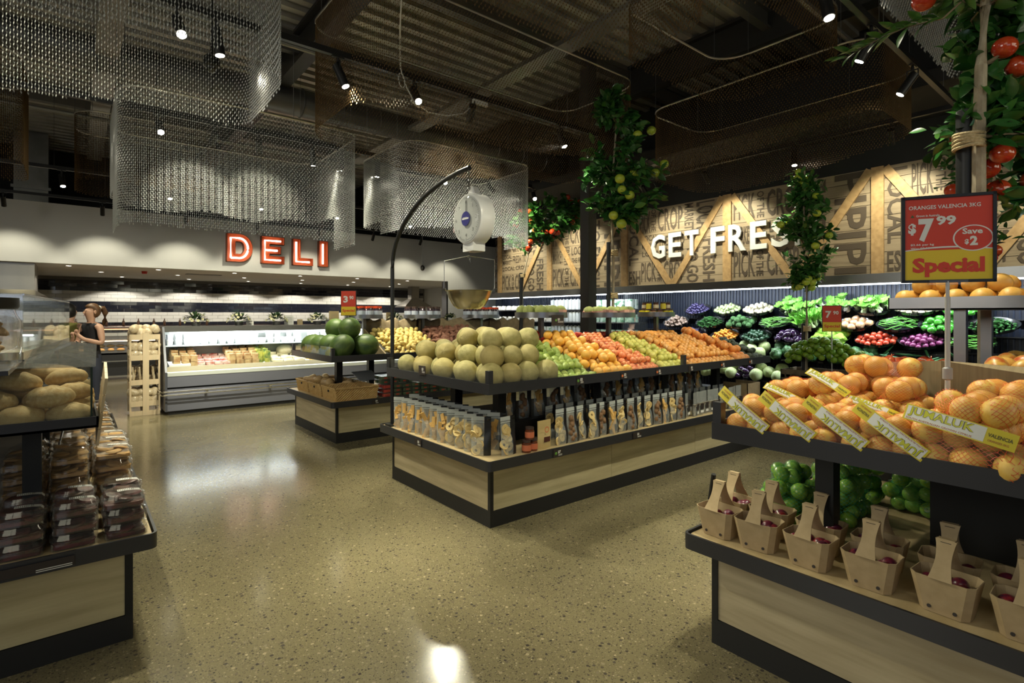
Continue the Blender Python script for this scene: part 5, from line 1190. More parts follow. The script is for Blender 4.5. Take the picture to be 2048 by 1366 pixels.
car_m = carrier_mesh().mesh('box_body', kraft, 0)
def handle_mesh(side):
    mb = MB(); n = 8; V = []
    for i in range(n+1):
        f = i/n; z = .112+.108*f; y = side*(.059*(1-f)**1.2+.004); w_ = .030-.010*math.sin(PI*f*.9)+(.0 if f < .8 else 0)
        V += [(-w_, y, z), (w_, y, z), (w_, y+side*.002, z), (-w_, y+side*.002, z)]
    F = [(4*i+q, 4*i+(q+1) % 4, 4*i+4+(q+1) % 4, 4*i+4+q) for i in range(n) for q in range(4)]
    return mb.add(V, F)
han_m = handle_mesh(-1); _h2 = handle_mesh(1); han_m.add(_h2.v, _h2.f); han_m.box(-.022, .022, -.006, .012, .215, .222); han_m = han_m.mesh('handle', kraft, 0)
slot_m = MB().rbox(-.015, .015, -.003, .003, -.004, .004, .0025).mesh('handle_slot', tagm, 0); hole_m = MB().lathe([(0, 0), (.0055, 0), (.0055, .0015), (0, .0015)], 14, M=rot(PI/2, 'X')).mesh('vent_hole', tagm, 0)
cz_ = LIDZ
cyl_ = [1.375, 1.185, .968, .745, .515, .30, .08]
for row in range(2):
    for i, y in enumerate(cyl_):
        if row and i == 6: continue
        x = 2.385+row*.19; yy = y+(.06 if row else 0)-(.02 if row == 0 else 0)
        yy = y-.01 if not row else y+.02
        t = thing('plum_carrier', 'cardboard carrier of plums, %s row, %s from the left' % (('front', 'back')[row], ORD[i]), 'fruit carrier', (x, yy, cz_), (0, 0, -PI/2+R.uniform(-.06, .10)), 'cardboard plum carriers', 1.14)
        ob('box_body', car_m, t); ob('handle', han_m, t); ob('handle_slot', slot_m, t, (0, -.0062, .209), (PI/2*0, 0, 0))
        for s in (-.032, .032): ob('vent_hole', hole_m, t, (s, -.0425-.0165*.16-.0012, .018), (-.145, 0, 0))
        rr = random.Random(90+i+10*row)
        for (a, b) in ((-.05, .0), (.05, -.01), (-.02, .025), (.03, .02), (.05, .02), (-.045, -.02), (0, -.02)):
            lv = rr.uniform(.066, .084); c = t.matrix_basis @ Vector((a*.92, b, lv))
            if rr.random() < .85: put('plum', plum_me, 'dark red plum in the %s row carrier, %s from the left' % (('front', 'back')[row], ORD[i]), 'plum', 'plums %d %d' % (row, i), tuple(c), .030*rr.uniform(.92, 1.08))
for i, (x, y, s) in enumerate(((2.82, 1.22, 1), (3.10, 1.10, 1.05), (3.45, 1.12, 1), (3.45, .86, .9), (2.84, 1.12, 0))):
    if not s: continue
    bag('apple_bag', (x, y, LIDZ), (.30 if i < 2 else .2, .24, .30 if i < 2 else .22), .040, apple_g, grnet, 200+i, 'green net bag of apples, '+['left of the black post, nearest the plum carriers', 'heaped behind the nearest bag of green apples', 'just right of the black post, further back', 'furthest right in the shade'][i], 'bags of green apples', 'apple')
ob('dark_filler_box', MB().box(3.95, 5.9, -.2, 1.28, .507, .98).box(3.02, 3.95, -.2, .70, .507, .98), None, mats=mat('black_dark_filler', (.010, .010, .010), .7), ang=0, label='black box added to darken the space under the orange tray', category='board')  # added black box, keeps the space under the tray dark
ob('leaning_strut', MB().tube([(2.50, 1.50, .50), (2.46, 1.44, .76)], .012, 8), None, mats=black, label='short black leaning strut at the left end of the plum shelf', category='strut')
# red sign over the limes, red sign by the watermelons
def small_sign(x, y, z0, z1, w_, label, txt, zb, yaw):
    t = thing('price_sign', label, 'sign', (x, y, 0), (0, 0, yaw))
    zm = z0+(z1-z0)*.36
    ob('frame', MB().box(-w_/2, w_/2, 0, .008, z0, z1), t, mats=black, ang=0)
    mb = MB().box(-w_/2+.006, w_/2-.006, -.001, 0, zm, z1-.006, 0).box(-w_/2+.006, w_/2-.006, -.001, 0, z0+.006, zm, 1)
    put_text(mb, txt, (-w_*.33, -.002, zm+(z1-zm)*.25), (1, 0, 0), (0, 0, 1), w_*.30, (z1-zm)*.42, .04, 2)
    put_text(mb, '90', (w_*.06, -.002, zm+(z1-zm)*.45), (1, 0, 0), (0, 0, 1), w_*.28, (z1-zm)*.22, .03, 2)
    put_text(mb, 'Special', (-w_*.40, -.002, z0+(zm-z0)*.35), (1, 0, 0), (0, 0, 1), w_*.8, (zm-z0)*.4, .03, 0)
    ob('printed_face', mb, t, mats=[red, yellow, paper], ang=0)
    ob('post', MB().lathe([(.006, zb), (.006, z0)], 10), t, mats=clp)
small_sign(6.70, 2.46, 1.36, 1.66, .20, 'small red and yellow price sign on a thin post above the limes', '7', .86, -.95)
small_sign(posY(697, 6.6), 6.6, 1.54, 1.86, .22, 'small red and yellow price sign between the watermelons and the orange-lidded jars', '3', 1.05, -.95)
# ================================================================== BAKERY STAND (left)
pet_b = MB().rbox(-.07, .07, -.085, .085, 0, .028, .02).mesh('container_base', pet, 30)
lid_pts = MB()
lp = []
for z, f in ((.028, 1.0), (.030, 1.06), (.033, 1.06), (.036, .97), (.052, .86), (.055, .84)): lp.append((z, f))
V = []; F = []; nn = 20
for z, f in lp:
    for k in range(nn):
        a = 2*PI*(k+.5)/nn; ca, sa = math.cos(a), math.sin(a); q = (abs(ca)**4+abs(sa)**4)**-.25; V.append((.07*f*ca*q, .085*f*sa*q, z))
for i in range(len(lp)-1):
    for k in range(nn): F.append((i*nn+k, i*nn+(k+1) % nn, (i+1)*nn+(k+1) % nn, (i+1)*nn+k))
F.append(tuple((len(lp)-1)*nn+k for k in range(nn)))
pet_l = MB().add(V, F).mesh('container_lid', pet, 30)
cook = mat('golden_biscuit', (.58, .34, .12), .8, 0, (.66, .42, .18), 30, bump=.3); choc = mat('dark_chocolate_biscuit', (.045, .022, .014), .45, 0, (.14, .03, .03), 20, bump=.6, bscale=50)
cookie_me = {0: MB().lathe([(0, 0), (.026, 0), (.030, .005), (.024, .010), (0, .011)], 12).mesh('biscuit', choc), 1: MB().lathe([(0, 0), (.027, 0), (.030, .005), (.024, .010), (0, .011)], 12).mesh('biscuit', cook)}
wl = MB().box(-.045, .030, -.0015, .0015, -.014, .014)
lab_me = MB().add([(x, y, .0565-(max(0, x)-0)**2*2) for x in (-.02, .0, .02, .04, .055) for y in (-.02, .012)]+[(.064, -.02, .040), (.064, .012, .040)], [(0, 2, 3, 1), (2, 4, 5, 3), (4, 6, 7, 5), (6, 8, 9, 7), (8, 10, 11, 9)]).mesh('price_label', paper, 0)
lab_ink = MB()
for q in range(9): lab_ink.box(-.016+q*.006, -.014+q*.006, -.014, .004, .0566, .0569)
lab_ink = lab_ink.mesh('barcode', tagm, 0)
def tub(x, y, z, kind, label, grp, lab=True, detail=3):
    t = thing('biscuit_container', label, 'food container', (x, y, z), (0, 0, R.uniform(-.05, .05)), grp, (1.18, 1.12, 1.14))
    ob('container_base', pet_b, t); ob('container_lid', pet_l, t)
    for q in range(6):
        ob('biscuit', cookie_me[kind], t, ((-.033, 0.0, .033)[q % 3], (-.042, .038)[q//3]+R.uniform(-.006, .006), .010+.012*(q % 2)), (R.uniform(-.3, .3), R.uniform(-.3, .3), 0), 1.15)
    ob('filling', fill_me[kind], t)
    if lab: L_ = ob('price_label', lab_me, t); ob('barcode', lab_ink, L_)
fill_me = {0: MB().rbox(-.062, .062, -.077, .077, .004, .018, .015).mesh('filling', choc), 1: MB().rbox(-.062, .062, -.077, .077, .004, .018, .015).mesh('filling', cook)}
cx = (.185, .0, -.185, -.375)
for iy in range(2):
    for ix, x in enumerate(cx):
        for k in range(3 if ix < 2 else 3):
            tub(x+R.uniform(-.004, .004)+.012*k*0, 3.19+.215*iy+.016*k, zs+.065*k, 0, 'container of dark chocolate biscuits, %s row, %s stack from the right, %s' % (('front', 'second')[iy], ORD[ix], ('bottom', 'middle', 'top')[k]), 'chocolate biscuit containers')
for iy in range(11):
    y = 3.68+.225*iy+(.12 if iy > 2 else 0)+(.15 if iy > 6 else 0)
    for ix, x in enumerate(cx[:3]):
        for k in range(5 if iy < 3 else 4 if iy < 7 else 4):
            tub(x-.02+(-.02 if iy > 3 else 0), y+.012*k, zs+.065*k, 1, 'container of golden biscuits, %s row behind the chocolate ones, %s stack from the right' % (ORD[iy], ORD[ix]), 'golden biscuit containers', lab=(k > 2 and ix == 0))
ticket(-.13, 3.045, .477, '-y', 'wide dark ticket strip on the bakery stand rim', '', None, .26, .04)
# upper bread tray
ob('bread_tray', MB().box(-1.6, .085, 3.12, 5.2, 1.034, 1.045).box(-1.6, .085, 3.12, 3.128, 1.034, 1.085).box(.077, .085, 3.12, 5.2, 1.034, 1.085), None, mats=rimm, ang=0, label='dark steel tray carrying the bread above the biscuit containers', category='tray')
for i, (x, y) in enumerate(((-.16, 3.5), (-.16, 4.6), (-1.2, 3.5))): ob('tray_post', MB().box(x-.035, x+.035, y-.035, y+.035, .505, 1.034), None, mats=black, ang=0, label=['front black post under the bread tray', 'rear black post under the bread tray', 'black post under the far left of the bread tray'][i], category='post')
ob('angled_bar', MB().tube([(-.11, 3.62, .66), (-.02, 4.6, .98)], .006, 6), None, mats=steel, label='thin metal bar slanting behind the bread tray post', category='bar')
ob('wood_back_panel', MB().box(-1.0, -.21, 4.1, 4.12, .507, 1.03), None, mats=mat('greyish_oak', (.20, .18, .14), .6, 0, (.28, .25, .19), 2, (2, 2, 12)), ang=0, label='greyish wooden panel behind the chocolate biscuits', category='panel')
bx0, bx1, by0, by1, bz0, bz1 = -.95, .062, 3.14, 4.3, 1.047, 1.31
t = thing('bread_case', 'clear acrylic bread case with a raised lid on the bakery stand', 'bread case', (0, 0, 0))
for n_, q in (('front_pane', (bx0, bx1, by0, by0+.004, bz0, bz1)), ('side_pane', (bx1-.004, bx1, by0, by1, bz0, bz1)), ('back_pane', (bx0, bx1, by1-.004, by1, bz0, bz1+.05))): ob(n_, MB().box(*q), t, mats=glass, ang=0)
ob('lid', MB().add([(-.40, 3.16, 1.32), (.075, 3.12, 1.312), (.10, 4.0, 1.375), (-.25, 4.0, 1.43), (-.40, 3.16, 1.325), (.075, 3.12, 1.317), (.10, 4.0, 1.38), (-.25, 4.0, 1.435)], [(0, 1, 2, 3), (7, 6, 5, 4), (0, 4, 5, 1), (1, 5, 6, 2), (2, 6, 7, 3), (3, 7, 4, 0)]), t, mats=clear('lid_plastic', body=.05, gloss=.30, rough=.04), ang=0)
for q in range(4): ob('lid_rib', MB().box(-.36+.02*q, .08, 3.3+.19*q, 3.315+.19*q, 1.335+.014*q, 1.345+.014*q), t, mats=clear('lid_plastic'), ang=0)
ob('edge_strip', MB().box(bx1-.006, bx1+.002, by0-.002, by0+.006, bz0, bz1), t, mats=mat('dark_green_edge', (.03, .05, .04), .2), ang=0)
loafm = mat('crusty_bread', (.58, .36, .13), .75, 0, (.74, .55, .28), 5, bump=.25, bscale=20, rnd=(.66, .47, .22))
loaf_me = sphere_me('bread_loaf', loafm, lambda p: Vector((p.x*1.0, p.y*.72, (p.z*.62 if p.z > 0 else p.z*.42)*(1+.05*math.sin(9*p.x)))), 20, 12)
LS = [(-.02, 3.23, 1.09, -.15, .088), (-.19, 3.22, 1.09, .45, .094), (-.37, 3.24, 1.09, -.1, .09), (-.55, 3.24, 1.09, .3, .09), (.0, 3.38, 1.09, .9, .088), (-.18, 3.38, 1.09, .1, .09), (-.38, 3.38, 1.09, .6, .09),
      (-.09, 3.26, 1.165, -.05, .096), (-.28, 3.26, 1.16, .25, .088), (-.46, 3.28, 1.165, -.3, .09), (.0, 3.40, 1.17, .7, .085), (-.2, 3.42, 1.175, .1, .092), (-.38, 3.42, 1.17, -.2, .09),
      (-.20, 3.33, 1.235, -.25, .088), (-.40, 3.34, 1.235, .15, .09), (-.03, 3.45, 1.235, .1, .085), (.0, 3.6, 1.10, .5, .09), (-.2, 3.6, 1.12, .3, .09), (.0, 3.8, 1.10, .2, .09), (-.02, 4.0, 1.10, .6, .09), (-.02, 3.75, 1.17, .1, .09)]
for i, (x, y, z, a, s) in enumerate(LS):
    put('bread_loaf', loaf_me, 'crusty golden bread roll heaped in the clear bread case', 'bread', 'rolls in the bread case', (x, y, z), s, (R.uniform(-.25, .25), R.uniform(-.15, .15), a))
for i in range(3): put('baguette', loaf_me, 'long golden baguette lying across the back of the bread case', 'bread', 'baguettes', (-.21, 3.62+.11*i, 1.24), (.23, .09, .08), (0, 0, .05))
t = thing('slatted_rack_side', 'narrow pale wooden slatted rack side at the right end of the bread tray', 'rack side', (.085, 3.30, .93), (.20, .10, 0))
for q in range(3):
    for s in range(4): ob('slat', MB().box(-.006+.0*q, .006, .10*q-.04, .10*q+.055, .085*s, .085*s+.080), t, mats=pine, ang=0)
# row of glass-fronted cases on the top shelf, seen along their side
t = thing('glass_case_row', 'row of clear glass-sided pastry cases along the top of the bakery stand', 'display case', (-.182, 3.32, 1.345), (0, 0, -.078+0.0))
ob('wooden_base', MB().box(-.6, 0, 0, 1.95, .0, .035), t, mats=mat('pale_wood_edge', (.55, .46, .33), .5), ang=0); ob('dark_shelf', MB().box(-.62, .006, -.02, 1.97, -.02, 0), t, mats=rimm, ang=0)
for k in range(6): ob('side_pane', MB().box(-.003, 0, .325*k+.004, .325*k+.321, .035, .30), t, mats=glass, ang=0); ob('divider', MB().box(-.55, -.003, .325*k-.003, .325*k+.003, .035, .30), t, mats=clear('lid_plastic'), ang=0)
ob('top_rail', MB().box(-.006, .003, 0, 1.95, .295, .303), t, mats=steel, ang=0); ob('glass_top', MB().box(-.5, 0, 0, 1.95, .300, .304), t, mats=glass, ang=0)
for k in range(5):
    for q in range(3):
        put('bottle', prod('bottle', MB().lathe([(0, 0), (.03, 0), (.03, .12), (.012, .16), (.012, .2), (0, .2)], 10), mat('dark_bottle', (.10, .05, .03), .2, coat=.4)) if (k+q) == 0 else bpy.data.meshes['bottle'], 'dark bottle behind the glass of the top cases', 'bottle', 'bottles in the glass cases', (-.38-.07*q, 3.75+.33*k, 1.385), 1, (0, 0, 0))
# big cookie jar
t = thing('cookie_jar', 'large clear jar of long biscuits with a black lid at the far left', 'jar', (-.325, 3.02, 1.335))
ob('jar_body', MB().lathe([(0, 0), (.14, 0), (.155, .02), (.155, .19), (.14, .215), (.135, .24)], 28), t, mats=pet); ob('lid', MB().lathe([(.142, .24), (.148, .25), (.148, .285), (0, .29)], 28), t, mats=blackm)
for q in range(12):
    put('long_biscuit', bpy.data.meshes.get('long_biscuit') or sphere_me('long_biscuit', mat('biscotti', (.40, .25, .11), .8, 0, (.54, .37, .19), 12, bump=.4), lambda p: Vector((p.x, p.y*.32, p.z*.26)), 14, 8), 'long brown nut biscuit inside the large clear jar', 'biscuit', 'biscuits in the jar', (-.325+R.uniform(-.06, .06), 3.02+R.uniform(-.06, .06), 1.375+.012*q), .085, (R.uniform(-.2, .2), R.uniform(-.5, .5), R.uniform(-.6, .6)))
ob('jar_shelf', MB().box(-1.6, -.20, 2.85, 3.35, 1.315, 1.333), None, mats=rimm, ang=0, label='dark shelf edge under the large biscuit jar', category='shelf')
# ================================================================== REFRIGERATED PRODUCE WALL
t = thing('fridge_cabinet', 'long open refrigerated cabinet below the printed plank wall', 'fridge', (0, 0, 0))
bluep = mat('dark_blue_ribbed_back', (.006, .009, .020), .5, 0, (.010, .015, .030), 4)
ob('back_panel', MB().box(8.0, 8.04, -3.2, 10.45, .3, 1.95), t, mats=bluep, ang=0)
mb = MB()
for k in range(230): mb.box(7.985, 8.0, -1.0+k*.05, -.985+k*.05, .3, 1.95)
ob('back_rib', mb, t, mats=mat('rib_blue', (.014, .022, .045), .4, .3), ang=0, kind='stuff')
ob('canopy_front', MB().box(7.40, 7.46, -3.2, 10.7, 1.93, 2.045), t, mats=mat('canopy_lip', (.22, .225, .23), .25, .7), ang=0)
ob('led_tube', MB().tube([(7.47, -3.2, 1.925), (7.47, 10.7, 1.925)], .011, 8), t, mats=ledm)
ob('base', MB().box(7.22, 8.0, -3.2, 10.45, .0, .32), t, mats=blackm, ang=0); ob('base_lip', MB().box(7.20, 7.24, -3.2, 10.45, .30, .40), t, mats=rimm, ang=0)
for y in (10.2, 5.95): ob('end_panel', MB().box(7.3, 8.0, y, y+.03, .3, 1.93), t, mats=glass, ang=0)
for y, p in ((.0, 30), (2.2, 36), (4.4, 30), (6.9, 12), (9.2, 11)):
    a = area((7.38, y, 1.90), (7.75, y, 1.1), .05, 2.1, p, (.86, .94, 1)); a.rotation_euler = (0, -.40, 0)
for r_ in range(4): ob('stepped_shelf', MB().box(7.88-.06*r_, 8.0, -3.2, 5.9, 1.49-.19*r_, 1.50-.19*r_), t, mats=blackm, ang=0)
def pY(px, X): 
    u = (px-1024)/1076; return X*(.776-.6307*u)/(.6307+.776*u)
bowl_m = MB(); V = []; F = []; ns = 28
for (s, z) in ((.60, -.055), (.86, -.035), (1.0, .015), (1.03, .018), (.97, .012), (.83, -.03), (.58, -.048)):
    for k in range(ns): a = 2*PI*k/ns; V.append((.155*s*math.cos(a), .225*s*math.sin(a), z))
for i in range(6):
    for k in range(ns): F.append((i*ns+k, i*ns+(k+1) % ns, (i+1)*ns+(k+1) % ns, (i+1)*ns+k))
F.append(tuple(range(ns))); F.append(tuple(6*ns+k for k in range(ns)))
bowl_m = bowl_m.add(V, F).mesh('basket_bowl', mat('glossy_black_bowl', (.02, .022, .024), .25, coat=.4), 40)
wmat = mat('white_root', (.52, .52, .43), .4); grn = mat('leaf_green', (.10, .34, .04), .45, 0, (.22, .50, .08), 14); dgrn = mat('dark_leaf_green', (.025, .11, .03), .45, 0, (.06, .20, .05), 14)
def bokchoy(h, bulb, m1, m2):
    mb = MB().lathe([(0, 0), (.030*bulb, .005), (.042*bulb, .03), (.030*bulb, .07), (.02, .09)], 10, 0)
    rr = random.Random(3)
    for k in range(9):
        a = k*2.4; p = [(.012*math.cos(a), .012*math.sin(a), .06), (.03*math.cos(a), .03*math.sin(a), .12)]; mb.tube(p, .006, 5, 0)
        M = T(.028*math.cos(a), .028*math.sin(a), .10) @ rot(a, 'Z') @ rot(-.95-.3*rr.random(), 'Y'); n = 4; V = []
        for i in range(n+1):
            q = i/n; w_ = .036*math.sin(PI*(.12+.85*q)); z = .012*math.sin(4*q); V += [(q*h, -w_, z+.012), (q*h, 0, z), (q*h, w_, z+.012)]
        F = []
        for i in range(n): F += [(3*i, 3*i+3, 3*i+4, 3*i+1), (3*i+1, 3*i+4, 3*i+5, 3*i+2)]
        mb.add(V, F, 1, M)
    return mb.mesh('bok_choy', [m1, m2], 60)
def S_(n, c, c2=None, fn=None, rough=.35, coat=0, seg=10, rings=7, rx=1, ry=None, rz=None, bump=0, bs=30): return sphere_me(n, mat(n+'_skin', c, rough, 0, c2, 4, coat=coat, bump=bump, bscale=bs), fn, seg, rings, rx, ry, rz)
K = {
 'plum_dark': ('plum', S_('dark_plum', (.015, .012, .05), (.04, .03, .10)), .024, 42, 'small dark blue plum', 0),
 'squash': ('squash', S_('pale_squash', (.26, .36, .12), (.48, .54, .32), lambda p: Vector((p.x, p.y, p.z*.7))), .034, 26, 'pale green squash', 0),
 'turnip': ('turnip', S_('cream_turnip', (.46, .42, .28), (.54, .51, .38), lambda p: Vector((p.x, p.y, p.z*.85+(.4 if p.z > .95 else 0)))), .036, 24, 'cream white turnip', 0),
 'bok': ('bok_choy', bokchoy(.10, .8, mat('pale_green_stem', (.55, .68, .38), .4), grn), 1, 12, 'leafy bunch of bok choy', 1),
 'fennel': ('fennel_bulb', bokchoy(.09, 1.15, wmat, grn), 1, 10, 'white based bok choy bunch', 1),
 'mush': ('mushroom', S_('brown_mushroom', (.20, .14, .11), (.30, .22, .17), lambda p: Vector((p.x, p.y, max(p.z, -.2)))), .028, 32, 'brown capped mushroom', 0),
 'zuc': ('zucchini', S_('zucchini', (.02, .08, .02), (.05, .16, .04), None, .3, .3, 8, 7, .55, .55, 2.4), .026, 22, 'dark green zucchini', 0),
 'broc': ('broccoli', S_('broccoli', (.035, .11, .03), (.08, .20, .06), None, .8, 0, 12, 8, bump=1, bs=9), .045, 16, 'blue-green broccoli head', 0),
 'bean': ('green_bean', S_('green_bean', (.10, .30, .05), (.18, .42, .09), lambda p: Vector((p.x, p.y+.02*p.z*p.z, p.z)), .4, 0, 6, 5, .09, .09, 1), .065, 95, 'thin green bean', 0),
 'celery': ('celery', bokchoy(.16, .7, mat('celery_stem', (.55, .72, .36), .4), grn), 1, 12, 'pale green celery heart', 1),
 'pota': ('carrot_bag', S_('orange_bagged_carrot', (.66, .30, .10), (.50, .38, .28), lumpy(5, .15), .25, .5), .050, 14, 'orange and white vegetable bag', 0),
 'pea': ('snow_pea', S_('snow_pea', (.10, .36, .05), (.18, .50, .09), None, .4, 0, 6, 5, .22, .08, 1), .055, 80, 'flat green snow pea', 0),
 'caps': ('capsicum', S_('green_capsicum', (.03, .20, .02), (.06, .30, .03), lambda p: p*(1+.08*math.cos(4*math.atan2(p.y, p.x))), .15, .6, 16, 8), .042, 18, 'shiny green capsicum', 0),
 'kumq': ('mandarin', S_('small_orange', (.80, .26, .02), (.84, .36, .05)), .025, 44, 'small orange citrus', 0),
 'avo': ('avocado', S_('wall_avocado', (.012, .05, .025), (.03, .09, .04), None, .3, .3, 10, 7, 1, 1, 1.3), .033, 28, 'dark green avocado', 0),
 'egg': ('eggplant', S_('eggplant', (.018, .006, .03), (.05, .02, .08), None, .1, .8, 12, 9, 1, 1, 1.6), .044, 13, 'glossy dark purple eggplant', 0),
 'lett': ('lettuce', S_('lettuce', (.22, .46, .03), (.34, .58, .08), lumpy(7, .2), .5, 0, 14, 10, bump=1, bs=8), .075, 5, 'bright green lettuce', 0),
 'tom': ('tomato', S_('tomato', (.56, .035, .015), (.64, .10, .04), lambda p: Vector((p.x, p.y, p.z*.85)), .15, .5), .036, 30, 'red tomato', 0),
 'onion': ('onion', S_('red_onion', (.14, .015, .08), (.26, .05, .17), lambda p: Vector((p.x, p.y, p.z*.85+(.25 if p.z > .95 else 0))), .25, .4), .034, 32, 'purple red onion', 0),
 'spin': ('spinach_bag', S_('spinach_bag', (.025, .11, .03), (.07, .19, .07), lumpy(6, .2), .3, .4, 14, 10, bump=1, bs=10), .085, 5, 'wrapped dark green spinach', 0),
 'cab': ('cabbage', S_('cabbage', (.42, .58, .22), (.62, .70, .40), lumpy(4, .06), .5, 0, 14, 10), .085, 5, 'pale green cabbage', 0),
 'leek': ('leek', S_('leek', (.03, .13, .05), (.06, .2, .08), None, .5, 0, 8, 6, .2, .2, 2.2), .07, 14, 'dark green leek top', 0)}
def wbasket(px, X, z, kind, rowname, idx):
    name, me, r, n, lb, up = K[kind]; rr = random.Random(px); where = '%s row, %s bowl from left' % (rowname, ORD[idx])
    Y = pY(px, X); TL = -.52; M = T(X, Y, z) @ rot(TL, 'Y')
    t = thing('display_bowl', 'black bowl on fridge wall, '+where, 'bowl', (X, Y, z), (0, TL, 0)); ob('bowl', bowl_m, t)
    ob('ticket', MB().box(-.002, .002, -.03, .03, -.012, .012), t, (-.160, 0, .0), mats=tagm, ang=0)
    lbl = '%s on fridge wall, %s' % (lb, where); grp = '%s bowl %d' % (kind, px); cat = name.replace('_', ' ')
    def drop(x, y, zz, e, s): ob(name, me, None, tuple(M @ Vector((x, y, zz))), e, s, label=lbl, category=cat, group=grp)
    if up:
        for k in range(n):
            a = 2*PI*k/n; q = .5+.4*(k % 2); drop(.13*q*math.cos(a), .20*q*math.sin(a), -.02, (rr.uniform(-.3, .3), -.75+rr.uniform(-.3, .3), rr.uniform(-.4, .4)), rr.uniform(.78, .98))
        return
    if kind in ('bean', 'pea'):
        for k in range(n):
            a = rr.uniform(0, 2*PI); q = math.sqrt(rr.random()); drop(.13*q*math.cos(a), .19*q*math.sin(a), .06*(1-q*q)+rr.uniform(-.01, .02), (PI/2+rr.uniform(-.4, .4), rr.uniform(-.3, .3), rr.uniform(-.8, .8)), r*rr.uniform(.9, 1.1))
        return
    nl = max(1, int(.125/(1.3*r)))
    for lay in range(nl):
        f = 1-lay/(nl+.35); A, B = .135*f, .205*f; dy = 2*r*.97; j = 0; y = -B+r*.3
        ny = int((2*B)/dy)
        for iy in range(-ny//2, ny//2+2):
            for ix in range(-6, 7):
                x = (ix+.5*(iy % 2)+.5*(lay % 2)*.8)*dy; y = iy*dy*.88+(lay % 2)*r*.6
                if (x/max(A, .01))**2+(y/max(B, .01))**2 > 1.0: continue
                e = (rr.uniform(0, 6), rr.uniform(0, 6), rr.uniform(0, 6)) if kind != 'zuc' else (PI/2+rr.uniform(-.2, .2), rr.uniform(-.2, .2), PI/2+rr.uniform(-.4, .4))
                drop(x, y, -.03+r*.9+lay*r*1.4, e, r*rr.uniform(.92, 1.06))
for i, (px, k) in enumerate(((1395, 'plum_dark'), (1455, 'squash'), (1517, 'turnip'), (1592, 'bok'), (1667, 'fennel'), (1748, 'bok'), (1835, 'turnip'), (1930, 'caps'))): wbasket(px, 7.78, 1.635, k, 'top', i)
for i, (px, k) in enumerate(((1352, 'mush'), (1420, 'zuc'), (1483, 'broc'), (1551, 'bean'), (1620, 'celery'), (1708, 'pota'), (1797, 'pea'), (1885, 'caps'), (1985, 'zuc'))): wbasket(px, 7.70, 1.435, k, 'second', i)
for i, (px, k) in enumerate(((1388, 'plum_dark'), (1450, 'kumq'), (1512, 'avo'), (1583, 'egg'), (1662, 'lett'), (1752, 'tom'), (1843, 'onion'), (1940, 'pea'))): wbasket(px, 7.62, 1.245, k, 'third', i)
for i, (px, k) in enumerate(((1440, 'cab'), (1505, 'cab'), (1580, 'spin'), (1650, 'spin'), (1712, 'spin'), (1790, 'leek'), (1880, 'leek'))): wbasket(px, 7.54, 1.02, k, 'fourth', i)
for i, (px, k) in enumerate(((1400, 'cab'), (1450, 'cab'), (1500, 'egg'), (1540, 'cab'))): wbasket(px, 7.46, .72, k, 'bottom', i)
# packets on the left-hand part
pkm = [mat('white_green_packet', (.62, .66, .62), .3, 0, (.10, .26, .14), 10, coat=.4, lo=.5, hi=.58), mat('white_carton', (.50, .53, .52), .4), mat('salad_packet', (.08, .22, .12), .3, 0, (.45, .58, .48), 12, coat=.4), mat('mushroom_pack', (.70, .67, .58), .5, 0, (.45, .42, .36), 12)]
pk_me = [MB().rbox(-.05, .05, -.075, .075, 0, .17, .03).mesh('packet', pkm[0], 60), MB().rbox(-.04, .04, -.04, .04, 0, .19, .012).lathe([(.018, .19), (.018, .205), (0, .205)], 10).mesh('carton', pkm[1], 40), MB().rbox(-.05, .05, -.085, .085, 0, .14, .035).mesh('packet', pkm[2], 60), MB().rbox(-.05, .05, -.08, .08, 0, .06, .02).ball((0, -.03, .06), .035).ball((0, .03, .065), .035).mesh('mushroom_tray', pkm[3], 60)]
for zi, z in enumerate((.85, 1.14, 1.42, 1.66)):
    ob('shelf', MB().box(7.55, 8.0, 5.99, 10.2, z-.02, z), t, mats=steeld, ang=0)
    y = 6.08
    while y < 10.1:
        sec = int((y-6)/1.05)
        kind = ((0, 2, 1, 3), (2, 1, 0, 3), (2, 1, 3, 3), (0, 1, 3, 3))[zi][min(3, sec)]
        for x in (7.62, 7.74):
            n_ = ['salad_packet', 'milk_carton', 'salad_packet', 'mushroom_tray'][kind]
            ob(n_, pk_me[kind], None, (x, y+R.uniform(-.01, .01), z), (0, 0, R.uniform(-.1, .1)), label=['white and green salad packet', 'small white carton', 'dark green salad packet', 'tray of pale mushrooms'][kind]+' on the %s fridge shelf left of the bowls' % ('lowest', 'lower middle', 'upper middle', 'highest')[zi], category=['packet', 'carton', 'packet', 'tray'][kind], group='fridge %d %d' % (kind, zi))
        y += (.175, .10, .19, .19)[kind]
# person standing beyond the centre stand, dark top, partly hidden
# ================================================================== CHEESE COUNTER
CX0, CX1, CY0, CY1 = 1.106, 6.4, 9.76, 10.75
t = thing('cheese_counter', 'long blue-grey refrigerated counter of cheeses with chrome bumper rails', 'fridge counter', (0, 0, 0))
bg = mat('blue_grey_panel', (.21, .22, .28), .35, .3); ledge = mat('pale_ledge', (.60, .64, .62), .3); interior = mat('white_interior', (.78, .82, .80), .5)
ob('base_front', MB().box(CX0, CX1, CY0+.02, CY1, .06, .40), t, mats=bg, ang=0); ob('upper_front', MB().box(CX0, CX1, CY0, CY1, .43, .60), t, mats=bg, ang=0); ob('recess', MB().box(CX0, CX1, CY0+.05, CY1, .395, .435).box(CX0+.02, CX1, CY0+.05, CY1, 0, .06), t, mats=blackm, ang=0)
ob('front_ledge', MB().box(CX0, CX1, CY0-.01, CY0+.20, .60, .655), t, mats=ledge, ang=0); ob('ticket_rail', MB().box(CX0+.02, CX1, CY0+.20, CY0+.215, .62, .73), t, mats=mat('beige_rail', (.48, .43, .32), .5), ang=0)
